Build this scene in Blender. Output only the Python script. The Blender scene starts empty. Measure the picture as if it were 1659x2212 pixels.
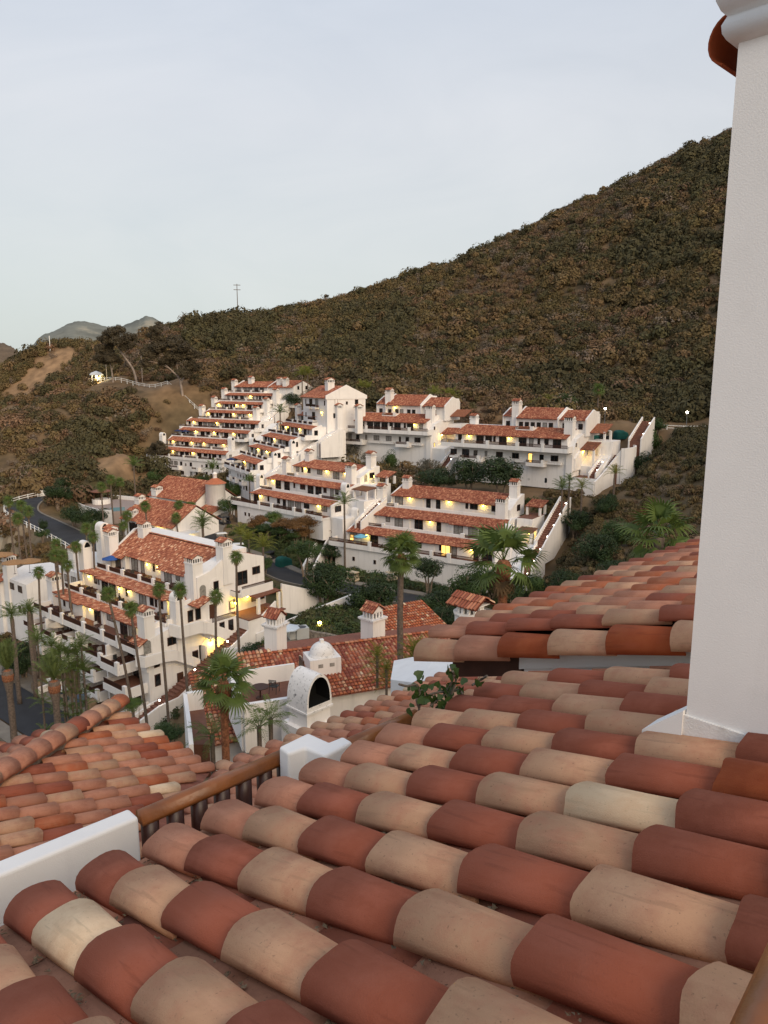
import bpy, math, random
import numpy as np
from mathutils import Vector, Matrix

scene = bpy.context.scene
C = scene.collection
R = math.radians
rnd = random.Random(11)

# ------------------------------------------------------------------ camera
EYE = np.array([0.0, 0.0, 50.0])
PITCH = R(10.3)
FPX = 1597.0                      # focal length for a 1659 x 2212 picture
cam_d = bpy.data.cameras.new('camera')
cam = bpy.data.objects.new('camera', cam_d)
C.objects.link(cam)
cam.location = EYE
cam.rotation_euler = (math.pi / 2 - PITCH, 0, 0)
cam_d.sensor_fit = 'VERTICAL'
cam_d.sensor_height = 36.0
cam_d.sensor_width = 27.0
cam_d.lens = 36.0 * FPX / 2212
cam_d.clip_start = 0.05
cam_d.clip_end = 20000
scene.camera = cam

# ------------------------------------------------------------------ sky, sun, exposure
SUN_AZ, SUN_EL = 147.0, 27.0      # afterglow behind and right of the camera
w = bpy.data.worlds.new('World')
scene.world = w
w.use_nodes = True
nt = w.node_tree
nt.nodes.clear()
N = nt.nodes.new
out = N('ShaderNodeOutputWorld')
bg = N('ShaderNodeBackground')
sky = N('ShaderNodeTexSky')
sky.sky_type = 'NISHITA'
sky.sun_disc = False
sky.sun_elevation = R(9)
sky.sun_rotation = R(SUN_AZ)
sky.altitude = 50
sky.air_density = 1.0
sky.dust_density = 2.0
sky.ozone_density = 2.0
# a thin veil of high cloud over the clear sky: pale, faintly streaked
tc = N('ShaderNodeTexCoord')
mp = N('ShaderNodeMapping')
mp.inputs['Scale'].default_value = (1.3, 1.0, 3.2)
mp.inputs['Rotation'].default_value = (0.3, 0.5, 0.4)
nz = N('ShaderNodeTexNoise')
nz.inputs['Scale'].default_value = 2.1
nz.inputs['Detail'].default_value = 6
nz.inputs['Roughness'].default_value = 0.55
nz.inputs['Distortion'].default_value = 0.9
cr = N('ShaderNodeValToRGB')
cr.color_ramp.elements[0].position = 0.35
cr.color_ramp.elements[0].color = (0.80, 0.80, 0.80, 1)
cr.color_ramp.elements[1].position = 0.75
cr.color_ramp.elements[1].color = (0.93, 0.93, 0.93, 1)
sep = N('ShaderNodeSeparateXYZ')
hr = N('ShaderNodeValToRGB')      # veil colour by height: sea-mist grey green below, pale lavender above
hr.color_ramp.elements[0].position = 0.0
hr.color_ramp.elements[0].color = (5.4, 5.85, 5.75, 1)
e = hr.color_ramp.elements.new(0.12); e.color = (6.0, 6.25, 6.2, 1)
e = hr.color_ramp.elements.new(0.30); e.color = (6.3, 6.45, 6.75, 1)
hr.color_ramp.elements[-1].position = 0.62
hr.color_ramp.elements[-1].color = (4.9, 5.6, 6.8, 1)
mx = N('ShaderNodeMixRGB')
L = nt.links.new
L(tc.outputs['Generated'], mp.inputs['Vector'])
L(mp.outputs[0], nz.inputs['Vector'])
L(nz.outputs['Fac'], cr.inputs[0])
L(tc.outputs['Generated'], sep.inputs[0])
L(sep.outputs['Z'], hr.inputs[0])
L(cr.outputs[0], mx.inputs[0])
L(sky.outputs[0], mx.inputs[1])
L(hr.outputs[0], mx.inputs[2])
L(mx.outputs[0], bg.inputs[0])
bg.inputs[1].default_value = 0.089
L(bg.outputs[0], out.inputs[0])

sun_d = bpy.data.lights.new('sun', 'SUN')
sun_d.energy = 2.15
sun_d.angle = R(45)
sun_d.color = (1.0, 0.79, 0.55)
sun = bpy.data.objects.new('sun', sun_d)
C.objects.link(sun)
_sd = Vector((math.sin(R(SUN_AZ)) * math.cos(R(SUN_EL)), math.cos(R(SUN_AZ)) * math.cos(R(SUN_EL)), math.sin(R(SUN_EL))))
sun.rotation_euler = (-_sd).to_track_quat('-Z', 'Y').to_euler()
sun.location = (0, 0, 120)

vs = scene.view_settings
vs.view_transform = 'Standard'
vs.look = 'None'
vs.exposure = 0.52
vs.gamma = 1.0
vs.use_curve_mapping = False

# ------------------------------------------------------------------ measuring: photo position + distance -> place
_c, _s = math.cos(PITCH), math.sin(PITCH)


def ray(px, py):
    a = (px - 829.5) / FPX
    b = (py - 1106.0) / FPX
    return np.array([a, _c - b * _s, -_s - b * _c])


def at(px, py, d):
    return EYE + ray(px, py) * d


def atz(px, py, z):
    r = ray(px, py)
    return EYE + r * ((z - EYE[2]) / r[2])


def proj(P):
    x, y, z = np.asarray(P, float) - EYE
    zc = y * _c - z * _s
    yc = -(z * _c + y * _s)
    return 829.5 + FPX * x / zc, 1106 + FPX * yc / zc, zc


# ------------------------------------------------------------------ materials
MATS = {}


def pmat(name, col, rough=0.8, var=0.12, scale=6.0, bump=0.0, bscale=40.0, spec=0.3, attr=None, rand=0.0,
         stain=None, stain_scale=2.0, stain_pos=(0.55, 0.75), streak=0.0, metallic=0.0, trans=0.0, coord='Object', detail=5):
    m = bpy.data.materials.new(name)
    m.use_nodes = True
    t = m.node_tree
    b = t.nodes['Principled BSDF']
    b.inputs['Roughness'].default_value = rough
    b.inputs['Specular IOR Level'].default_value = spec
    b.inputs['Metallic'].default_value = metallic
    n = t.nodes.new
    l = t.links.new
    tcd = n('ShaderNodeTexCoord')
    if attr:
        a = n('ShaderNodeAttribute'); a.attribute_name = attr
        src = a.outputs['Color']
    else:
        rgb = n('ShaderNodeRGB'); rgb.outputs[0].default_value = (*col, 1)
        src = rgb.outputs[0]
    if rand:
        oi = n('ShaderNodeObjectInfo')
        hs = n('ShaderNodeHueSaturation')
        mr = n('ShaderNodeMapRange')
        mr.inputs['To Min'].default_value = 1 - rand
        mr.inputs['To Max'].default_value = 1 + rand
        l(oi.outputs['Random'], mr.inputs['Value'])
        l(mr.outputs[0], hs.inputs['Value'])
        mr2 = n('ShaderNodeMapRange')
        mr2.inputs['To Min'].default_value = 0.5 - rand * 0.06
        mr2.inputs['To Max'].default_value = 0.5 + rand * 0.06
        mth = n('ShaderNodeMath'); mth.operation = 'FRACT'
        mul = n('ShaderNodeMath'); mul.operation = 'MULTIPLY'; mul.inputs[1].default_value = 7.31
        l(oi.outputs['Random'], mul.inputs[0]); l(mul.outputs[0], mth.inputs[0]); l(mth.outputs[0], mr2.inputs['Value'])
        l(mr2.outputs[0], hs.inputs['Hue'])
        l(src, hs.inputs['Color'])
        src = hs.outputs[0]
    if var:
        nz = n('ShaderNodeTexNoise'); nz.inputs['Scale'].default_value = scale; nz.inputs['Detail'].default_value = detail
        l(tcd.outputs[coord], nz.inputs['Vector'])
        mr = n('ShaderNodeMapRange')
        mr.inputs['From Min'].default_value = 0.3; mr.inputs['From Max'].default_value = 0.7
        mr.inputs['To Min'].default_value = 1 - var; mr.inputs['To Max'].default_value = 1 + var
        l(nz.outputs['Fac'], mr.inputs['Value'])
        hs = n('ShaderNodeHueSaturation')
        l(mr.outputs[0], hs.inputs['Value']); l(src, hs.inputs['Color'])
        src = hs.outputs[0]
    if stain:
        nz = n('ShaderNodeTexNoise'); nz.inputs['Scale'].default_value = stain_scale; nz.inputs['Detail'].default_value = 7
        nz.inputs['Roughness'].default_value = 0.65
        l(tcd.outputs[coord], nz.inputs['Vector'])
        cr = n('ShaderNodeValToRGB')
        cr.color_ramp.elements[0].position = stain_pos[0]; cr.color_ramp.elements[1].position = stain_pos[1]
        l(nz.outputs['Fac'], cr.inputs[0])
        mxn = n('ShaderNodeMixRGB'); mxn.inputs[2].default_value = (*stain, 1)
        l(cr.outputs[0], mxn.inputs[0]); l(src, mxn.inputs[1])
        src = mxn.outputs[0]
    if streak:
        mpn = n('ShaderNodeMapping'); mpn.inputs['Scale'].default_value = (1.6, 1.6, 0.10)
        nz = n('ShaderNodeTexNoise'); nz.inputs['Scale'].default_value = 1.0; nz.inputs['Detail'].default_value = 6; nz.inputs['Roughness'].default_value = 0.7
        l(tcd.outputs[coord], mpn.inputs['Vector']); l(mpn.outputs[0], nz.inputs['Vector'])
        mr = n('ShaderNodeMapRange'); mr.inputs['From Min'].default_value = 0.52; mr.inputs['From Max'].default_value = 0.78
        mr.inputs['To Min'].default_value = 1.0; mr.inputs['To Max'].default_value = 1.0 - streak
        l(nz.outputs['Fac'], mr.inputs['Value'])
        hs = n('ShaderNodeHueSaturation'); l(mr.outputs[0], hs.inputs['Value']); l(src, hs.inputs['Color']); src = hs.outputs[0]
    l(src, b.inputs['Base Color'])
    if bump:
        nb = n('ShaderNodeTexNoise'); nb.inputs['Scale'].default_value = bscale; nb.inputs['Detail'].default_value = 6
        l(tcd.outputs[coord], nb.inputs['Vector'])
        bp = n('ShaderNodeBump'); bp.inputs['Strength'].default_value = bump; bp.inputs['Distance'].default_value = 0.02
        l(nb.outputs['Fac'], bp.inputs['Height']); l(bp.outputs[0], b.inputs['Normal'])
    if trans:
        tr = n('ShaderNodeBsdfTranslucent'); ms = n('ShaderNodeMixShader'); ms.inputs[0].default_value = trans
        l(src, tr.inputs[0]); l(b.outputs[0], ms.inputs[1]); l(tr.outputs[0], ms.inputs[2])
        l(ms.outputs[0], t.nodes['Material Output'].inputs[0])
    MATS[name] = m
    return m


def emat(name, col, strength):
    m = bpy.data.materials.new(name); m.use_nodes = True
    t = m.node_tree; t.nodes.clear()
    e = t.nodes.new('ShaderNodeEmission'); o = t.nodes.new('ShaderNodeOutputMaterial')
    e.inputs[0].default_value = (*col, 1); e.inputs[1].default_value = strength
    t.links.new(e.outputs[0], o.inputs[0])
    MATS[name] = m
    return m


M_stucco = pmat('white_stucco', (0.80, 0.77, 0.74), 0.9, 0.03, 0.6, 0.25, 30, stain=(0.62, 0.59, 0.55), stain_scale=0.35, stain_pos=(0.60, 0.95), streak=0.22)
M_stucco_near = pmat('white_stucco_near', (0.78, 0.77, 0.76), 0.85, 0.03, 3.0, 0.12, 160, stain=(0.55, 0.54, 0.52), stain_scale=1.1, stain_pos=(0.56, 0.9), streak=0.12)
M_grime = pmat('weathered_stucco', (0.76, 0.74, 0.72), 0.9, 0.04, 3.0, 0.4, 60, stain=(0.10, 0.10, 0.10), stain_scale=5.0, stain_pos=(0.56, 0.70))
M_tile_far = pmat('far_tile', (0.4, 0.12, 0.06), 0.85, 0.12, 2.0, attr='col')
M_wood = pmat('dark_wood', (0.055, 0.022, 0.014), 0.6, 0.2, 8.0)
M_woodframe = pmat('window_wood', (0.07, 0.03, 0.018), 0.55, 0.2, 8.0)
M_glass = pmat('dark_glass', (0.012, 0.014, 0.016), 0.08, 0.0, spec=0.6)
M_curtain = pmat('curtained_glass', (0.26, 0.25, 0.23), 0.35, 0.35, 3.0, spec=0.5)
M_deck = pmat('terracotta_paving', (0.17, 0.075, 0.05), 0.8, 0.15, 3.0)
M_black = pmat('soot', (0.004, 0.004, 0.004), 0.95, 0.0)
M_asphalt = pmat('asphalt', (0.035, 0.036, 0.04), 0.9, 0.15, 0.5, 0.3, 40)
M_concrete = pmat('concrete', (0.20, 0.175, 0.145), 0.9, 0.15, 0.7, 0.2, 20)
M_whitepaint = pmat('white_paint', (0.78, 0.78, 0.76), 0.6, 0.03, 2.0)
M_lamp = emat('lit_lantern', (1.0, 0.74, 0.12), 26.0)
M_lampwhite = emat('lit_step_lamp', (1.0, 0.9, 0.72), 22.0)
M_litroom = emat('lit_window', (1.0, 0.55, 0.14), 1.6)
M_litstucco = M_stucco
M_metal = pmat('grey_metal', (0.25, 0.25, 0.26), 0.45, 0.05, metallic=0.6)
M_bark = pmat('palm_bark', (0.13, 0.10, 0.08), 0.95, 0.35, 5.0, 0.6, 18)
M_bark_red = pmat('trimmed_palm_bark', (0.22, 0.09, 0.045), 0.95, 0.5, 9.0, 0.8, 25)
M_treebark = pmat('tree_bark', (0.20, 0.15, 0.11), 0.95, 0.3, 3.0, 0.5, 12)
M_palebark = pmat('pale_bark', (0.32, 0.26, 0.22), 0.95, 0.25, 0.7)
M_frond = pmat('fan_frond', (0.105, 0.150, 0.036), 0.55, 0.3, 1.5, trans=0.25)
M_frond_yel = pmat('yellow_green_frond', (0.19, 0.20, 0.035), 0.55, 0.3, 1.5, trans=0.3)
M_frond_dry = pmat('dry_frond', (0.20, 0.13, 0.07), 0.8, 0.3, 1.5)
M_leaf_dark = pmat('dark_leaf', (0.030, 0.052, 0.016), 0.6, 0.45, 0.7, trans=0.15)
M_leaf_mid = pmat('mid_leaf', (0.050, 0.085, 0.022), 0.6, 0.45, 0.7, trans=0.2)
M_leaf_lime = pmat('light_leaf', (0.09, 0.14, 0.03), 0.6, 0.4, 0.9, trans=0.2)
M_leaf_grey = pmat('grey_leaf', (0.13, 0.12, 0.09), 0.7, 0.4, 0.7, trans=0.1)
M_leaf_rust = pmat('rusty_leaf', (0.16, 0.085, 0.030), 0.7, 0.45, 0.9, trans=0.1)
M_leaf_euc = pmat('eucalyptus_leaf', (0.085, 0.068, 0.040), 0.7, 0.5, 0.35, trans=0.1)

TILE_COLS_FAR = [((0.34, 0.128, 0.075), 5), ((0.43, 0.180, 0.108), 4), ((0.26, 0.085, 0.052), 4), ((0.55, 0.28, 0.165), 1.4), ((0.23, 0.066, 0.042), 1.8)]
TILE_COLS_F = TILE_COLS_FAR[:3] + [((0.66, 0.42, 0.28), 1.3), ((0.52, 0.24, 0.14), 2)]


def wpick(r, L):
    t = sum(x[1] for x in L); k = r.random() * t
    for x in L:
        k -= x[1]
        if k <= 0:
            return x[0]
    return L[-1][0]


# ------------------------------------------------------------------ mesh collecting
class MB:
    def __init__(s):
        s.v = []; s.f = []; s.c = []; s.m = []; s.col = None; s.mi = 0

    def face(s, idx):
        s.f.append(idx); s.c.append(s.col); s.m.append(s.mi)

    def poly(s, pts):
        b = len(s.v); s.v += [tuple(p) for p in pts]; s.face(tuple(range(b, b + len(pts))))

    def box(s, x0, x1, y0, y1, z0, z1):
        b = len(s.v)
        s.v += [(x, y, z) for z in (z0, z1) for y in (y0, y1) for x in (x0, x1)]
        for q in ((0, 2, 3, 1), (4, 5, 7, 6), (0, 1, 5, 4), (2, 6, 7, 3), (0, 4, 6, 2), (1, 3, 7, 5)):
            s.face(tuple(b + i for i in q))

    def prism(s, pts, off):
        """pts: closed planar loop of 3-D points; off: extrusion vector"""
        n = len(pts); b = len(s.v); o = np.asarray(off, float)
        s.v += [tuple(p) for p in pts] + [tuple(np.asarray(p, float) + o) for p in pts]
        s.face(tuple(range(b + n - 1, b - 1, -1))); s.face(tuple(range(b + n, b + 2 * n)))
        for i in range(n):
            j = (i + 1) % n
            s.face((b + i, b + j, b + n + j, b + n + i))

    def vzprism(s, pts, u0, u1):
        """pts in (v,z), counter-clockwise seen from +u; extruded along u"""
        s.prism([(u0, p[0], p[1]) for p in pts], (u1 - u0, 0, 0))

    def uzprism(s, pts, v0, v1):
        s.prism([(p[0], v0, p[1]) for p in pts], (0, v1 - v0, 0))

    def tube(s, path, rad, n=8, cap=True):
        path = [np.asarray(p, float) for p in path]
        if not hasattr(rad, '__len__'):
            rad = [rad] * len(path)
        b = len(s.v); m = len(path); prev = None
        for i, p in enumerate(path):
            d = path[min(i + 1, m - 1)] - path[max(i - 1, 0)]
            d = d / (np.linalg.norm(d) + 1e-9)
            if prev is None:
                a = np.array([0, 0, 1.0]) if abs(d[2]) < 0.9 else np.array([1.0, 0, 0])
                x = np.cross(d, a)
            else:
                x = prev - d * (prev @ d)
            x /= np.linalg.norm(x) + 1e-9; y = np.cross(d, x); prev = x
            for k in range(n):
                t = 2 * math.pi * k / n
                s.v.append(tuple(p + rad[i] * (x * math.cos(t) + y * math.sin(t))))
        for i in range(m - 1):
            for k in range(n):
                j = (k + 1) % n
                s.face((b + i * n + k, b + i * n + j, b + (i + 1) * n + j, b + (i + 1) * n + k))
        if cap:
            s.face(tuple(b + k for k in range(n - 1, -1, -1)))
            s.face(tuple(b + (m - 1) * n + k for k in range(n)))

    def lathe(s, prof, n=16, cx=0, cy=0, a0=0, a1=None):
        full = a1 is None
        a1 = 2 * math.pi if full else a1
        cols = n if full else n + 1
        b = len(s.v)
        for k in range(cols):
            t = a0 + (a1 - a0) * k / n
            for r_, z in prof:
                s.v.append((cx + r_ * math.cos(t), cy + r_ * math.sin(t), z))
        m = len(prof)
        for k in range(n):
            j = (k + 1) % cols
            for i in range(m - 1):
                s.face((b + k * m + i, b + j * m + i, b + j * m + i + 1, b + k * m + i + 1))

    def mesh(s, name, mats, smooth=False):
        me = bpy.data.meshes.new(name)
        me.from_pydata(s.v, [], s.f)
        for m in (mats if isinstance(mats, (list, tuple)) else [mats]):
            me.materials.append(m)
        if any(s.m):
            me.polygons.foreach_set('material_index', s.m)
        if any(c is not None for c in s.c):
            a = me.attributes.new('col', 'FLOAT_COLOR', 'FACE')
            a.data.foreach_set('color', np.array([(*(c or (0.5, 0.2, 0.1)), 1.0) for c in s.c], 'f').ravel())
        if smooth:
            me.polygons.foreach_set('use_smooth', [True] * len(s.f))
        me.update()
        return me

    def build(s, name, mats, parent=None, smooth=False):
        o = bpy.data.objects.new(name, s.mesh(name, mats, smooth))
        C.objects.link(o)
        if parent is not None:
            o.parent = parent
        return o


def tag(o, label=None, cat=None, group=None, kind=None):
    if label: o['label'] = label
    if cat: o['category'] = cat
    if group: o['group'] = group
    if kind: o['kind'] = kind
    return o


def empty(name, loc, rz=0.0, label=None, cat=None, group=None):
    o = bpy.data.objects.new(name, None)
    C.objects.link(o)
    o.location = tuple(loc); o.rotation_euler = (0, 0, rz)
    o.empty_display_size = 0.5
    return tag(o, label, cat, group)


def inst(name, me, loc, rz=0.0, parent=None, scale=None, kind=None):
    o = bpy.data.objects.new(name, me)
    C.objects.link(o)
    o.location = tuple(loc); o.rotation_euler = (0, 0, rz)
    if scale is not None:
        o.scale = scale if hasattr(scale, '__len__') else (scale,) * 3
    if parent is not None:
        o.parent = parent
    if kind:
        o['kind'] = kind
    return o


def copy_tree(o, parent=None):
    c = o.copy(); C.objects.link(c); c.parent = parent
    for ch in list(o.children):
        copy_tree(ch, c)
    return c


def point_light(loc, energy, parent, col=(1.0, 0.66, 0.10), rad=0.12):
    d = bpy.data.lights.new('lamp_light', 'POINT'); d.energy = energy; d.color = col; d.shadow_soft_size = rad
    o = bpy.data.objects.new('lamp_light', d); C.objects.link(o); o.location = tuple(loc); o.parent = parent
    return o

# ------------------------------------------------------------------ building frames (long axis u, into the hill v)
class Frame:
    def __init__(b, az, px, py, d):
        a = R(az)
        b.U = np.array([math.sin(a), math.cos(a), 0.0])
        b.V = np.array([-math.cos(a), math.sin(a), 0.0])
        b.O = at(px, py, d)
        b.rz = math.pi / 2 - a

    def w(b, u, v, z):
        return np.array([b.O[0], b.O[1], 0]) + b.U * u + b.V * v + np.array([0, 0, z])

    def uz(b, px, py, v=0.0):
        r = ray(px, py); c = EYE - b.O - b.V * v
        P = c + r * (-(c @ b.V) / (r @ b.V))
        return P @ b.U, P[2] + b.O[2]

    def vz(b, px, py, u=0.0):
        r = ray(px, py); c = EYE - b.O - b.U * u
        P = c + r * (-(c @ b.U) / (r @ b.U))
        return P @ b.V, P[2] + b.O[2]

    def loc(b, x, y):
        d = np.array([x - b.O[0], y - b.O[1], 0]); return d @ b.U, d @ b.V


FD2 = Frame(123, 1064.5, 1192.5, 130)
FD1 = Frame(132.6, 710, 1095, 150)
FC2 = Frame(127, 1222.5, 949, 155)
FC1 = Frame(124, 918, 914.5, 180)
FA = Frame(124, 486, 981.5, 230)
FB = Frame(151, 552, 1005.7, 185)
FF = Frame(130, 315, 1426, 100)
FE = Frame(118, 440, 1110, 165)

# ------------------------------------------------------------------ terrain: heights through measured points
_cp = []


def cp(*a):
    for p in a:
        _cp.append(at(*p))


def cw(*a):
    for p in a:
        _cp.append(np.array(p, float))


# skyline of the big hill and what lies behind it
SKY_PTS = [(360, 720, 330), (420, 697, 340), (513, 694, 350), (600, 688, 360), (700, 664, 370), (800, 638, 380), (930, 608, 390), (1000, 582, 395),
           (1100, 538, 400), (1200, 488, 405), (1300, 444, 410), (1400, 398, 415), (1500, 368, 420), (1570, 352, 425), (1750, 300, 430), (2000, 240, 430)]
cp(*SKY_PTS)
for (px, py, d) in SKY_PTS:
    P = at(px, py, d); cw((P[0] * 1.25, P[1] * 1.25, P[2] - 30), (P[0] * 1.6, P[1] * 1.6, P[2] * 0.4))
# hill foot behind the houses
cp((1420, 930, 172), (1300, 905, 178), (1130, 880, 200), (1000, 870, 212), (850, 830, 240), (700, 815, 262), (560, 800, 285), (1560, 930, 160), (1700, 930, 155))
# slope right of the houses
cp((1370, 985, 152), (1400, 1060, 138), (1300, 1130, 132), (1230, 1060, 148), (1320, 1210, 112), (1450, 1150, 118), (1250, 1230, 112), (1600, 1100, 120), (1180, 1270, 112))
# fenced road on the spur and slope below
cp((190, 826, 300), (250, 830, 292), (330, 836, 282), (400, 842, 272), (455, 846, 262), (300, 800, 310), (220, 790, 325), (400, 775, 310))
cp((105, 756, 340), (60, 790, 335), (10, 830, 330), (-60, 860, 330), (140, 800, 325), (150, 850, 290), (300, 900, 252), (300, 960, 225), (200, 930, 250), (60, 960, 245), (-80, 950, 250),
   (200, 1010, 214), (60, 1040, 205), (260, 1040, 200))
cp((20, 815, 430), (60, 800, 420), (-60, 830, 420))
# left road, slope to the beach
cp((90, 1085, 190), (40, 1095, 186), (60, 1120, 178), (120, 1140, 168), (180, 1165, 158), (110, 1075, 192))
cw((-75, 165, 7), (-95, 170, 3.5), (-82, 150, 3.5), (-120, 190, 3), (-140, 150, 2), (-100, 125, 2.5), (-160, 250, 8))
# clubhouse level, road between, garden
cp((300, 1085, 178), (440, 1130, 172), (460, 1160, 160), (430, 1190, 154), (520, 1120, 166), (560, 1180, 150), (620, 1235, 139), (640, 1255, 135), (600, 1150, 152), (680, 1160, 146))
cp((700, 1235, 136), (762, 1262, 128), (880, 1290, 124), (905, 1312, 119), (1000, 1330, 114), (800, 1270, 126), (640, 1300, 118), (700, 1340, 105), (760, 1370, 96), (650, 1365, 97), (900, 1370, 100))
# in front of the long front house
cw((-68, 135, 4), (-58, 112, 4), (-48, 100, 4), (-44, 88, 4.0), (-36, 84, 4.4), (-25, 82, 7), (-62, 95, 3), (-55, 78, 3), (-30, 60, 10), (-16, 84, 12), (-11, 95, 15), (-70, 60, 4), (-90, 90, 2.5))
# slope the camera's house stands on
cw((-10, 62, 20), (0, 60, 21), (12, 62, 23), (-18, 50, 20), (10, 45, 28), (25, 70, 26), (40, 90, 25), (0, 20, 38), (0, 0, 42), (-20, 15, 36), (-40, 40, 18), (30, 20, 42), (60, 60, 40), (80, 100, 42), (-60, 20, 12), (100, 140, 66), (60, 120, 36))
# foot of the terraced houses
cw(FD2.w(-30, -5, 15), FD2.w(0, -5, 13.5), FD2.w(-15, 5, 15), FD2.w(-15, 17, 24))
cw(FD1.w(-26, -4, 19), FD1.w(0, -4, 19.5), FD1.w(-12, 16, 26))
cw(FC2.w(-28, -1, 27), FC2.w(0, -1, 27), FC2.w(-14, 12, 34), FC2.w(5, 14, 40), FC2.w(-20, 16, 40))
cw(FC1.w(-26, -1, 29), FC1.w(0, -1, 28), FC1.w(-14, 14, 38))
cw(FA.w(-34, -3, 18), FA.w(-17, -3, 18), FA.w(0, -3, 18.5), FA.w(-36, 10, 24), FA.w(-38, 24, 38), FA.w(-20, 36, 47), FA.w(-14, 15, 30))
cw(FB.w(-19, -3, 20), FB.w(0, -3, 20), FB.w(-10, 14, 31), FB.w(-12, 36, 42))
_cp = np.array(_cp)


def _tps(r2):
    return np.where(r2 > 0, r2 * np.log(np.maximum(r2, 1e-9)) * 0.5, 0.0)


_S = 100.0
_X = _cp[:, :2] / _S
_n = len(_X)
_K = _tps(((_X[:, None] - _X[None]) ** 2).sum(-1)) + np.eye(_n) * 0.004
_A = np.zeros((_n + 3, _n + 3)); _A[:_n, :_n] = _K; _A[:_n, _n] = 1; _A[:_n, _n + 1:] = _X; _A[_n, :_n] = 1; _A[_n + 1:, :_n] = _X.T
_W = np.linalg.solve(_A, np.r_[_cp[:, 2], 0, 0, 0])


def hnoise(x, y):
    return (np.sin(x * 0.11 + 1.3 * np.sin(y * 0.07)) * np.sin(y * 0.09 + 1.1 * np.sin(x * 0.05 + 2)) + 0.5 * np.sin(x * 0.27 + y * 0.11) * np.sin(y * 0.23 - x * 0.09 + 1))


def base_h(x, y):
    x = np.asarray(x, float); y = np.asarray(y, float)
    sh = x.shape; q = np.stack([x.ravel(), y.ravel()], 1) / _S
    outv = np.zeros(len(q))
    for i in range(0, len(q), 4000):
        r2 = ((q[i:i + 4000, None] - _X[None]) ** 2).sum(-1)
        outv[i:i + 4000] = _tps(r2) @ _W[:_n] + _W[_n] + q[i:i + 4000] @ _W[_n + 1:]
    h = outv.reshape(sh)
    hill = np.clip((y - 200) / 80, 0, 1) * 1.6
    return h + hill * hnoise(x, y)


def catmull(pts, k=8):
    pts = [np.asarray(p, float) for p in pts]
    P = [2 * pts[0] - pts[1]] + pts + [2 * pts[-1] - pts[-2]]
    o = []
    for i in range(1, len(P) - 2):
        for j in range(k):
            t = j / k
            o.append(0.5 * ((2 * P[i]) + (-P[i - 1] + P[i + 1]) * t + (2 * P[i - 1] - 5 * P[i] + 4 * P[i + 1] - P[i + 2]) * t * t + (-P[i - 1] + 3 * P[i] - 3 * P[i + 1] + P[i + 2]) * t ** 3))
    o.append(pts[-1])
    return np.array(o)


# roads: centre lines
ROADS = {
    'road': (catmull([at(118, 1072, 195), at(62, 1084, 190), at(48, 1106, 183), at(92, 1130, 172), at(150, 1158, 160), at(205, 1188, 150)]), 7.0),
    'garden_road': (catmull([at(452, 1108, 173), at(450, 1128, 168), at(438, 1152, 161), at(458, 1180, 153), at(520, 1200, 148), at(585, 1228, 141), at(640, 1250, 135.5), at(720, 1265, 129), at(800, 1280, 125.5), at(880, 1293, 122), at(960, 1312, 117.5), at(1060, 1340, 112)]), 5.2),
    'front_road': (np.array([FF.w(u_, -9.8 + .00006 * (u_ + 15) ** 2 * (1 if u_ > -15 else -1), 3.9) for u_ in np.arange(-66, 30, 2.0)]), 6.6),
}
# house plots cut into the slope: frame, u0, u1, v0, v1, level at the front, rise per metre behind it
PADS = [(FF, -46, 4, -6, 30, 3.9, .28), (FA, -35, 8, -15, 34, 17.4, .72), (FD2, -37, 9, -6, 20, 12.6, .45), (FD1, -32, 8, -6, 18, 17.6, .45),
        (FC2, -31, 12, -7, 18, 26.0, .30), (FC1, -30, 8, -5, 18, 27.4, .30), (FB, -23, 9, -6, 30, 19.4, .60), (FE, -45, 2, -12, 26, 14.5, .0)]


def ground(x, y):
    h = base_h(x, y)
    x = np.asarray(x, float); y = np.asarray(y, float)
    for (F_, u0, u1, v0, v1, zf, sl) in PADS:
        dx, dy = x - F_.O[0], y - F_.O[1]
        u = dx * F_.U[0] + dy * F_.U[1]; v = dx * F_.V[0] + dy * F_.V[1]
        d = np.maximum(np.maximum(u0 - u, u - u1), np.maximum(v0 - v, v - v1))
        h = np.minimum(h, zf + sl * np.clip(v, 0, v1) + np.maximum(d, 0) * 1.1)
    for name, (pl, wd) in ROADS.items():
        d2 = np.full(h.shape, 1e9); zz = np.zeros(h.shape)
        for p in pl:
            q = (x - p[0]) ** 2 + (y - p[1]) ** 2
            m = q < d2
            d2 = np.where(m, q, d2); zz = np.where(m, p[2], zz)
        d = np.sqrt(d2)
        t = np.clip((d - wd * 0.5 - 2.2) / 4.0, 0, 1); t = t * t * (3 - 2 * t)
        h = (zz - 0.25) * (1 - t) + h * t
    return h


def gz(x, y):
    return float(ground(np.array([x]), np.array([y]))[0])


def _axis(a, b, fine0, fine1, st, coarse):
    L_ = list(np.arange(fine0, fine1 + 1e-6, st))
    g = st; p = fine0
    while p > a:
        g = min(g * 1.12, coarse); p -= g; L_.insert(0, p)
    g = st; p = fine1
    while p < b:
        g = min(g * 1.12, coarse); p += g; L_.append(p)
    return np.array(L_)


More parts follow.
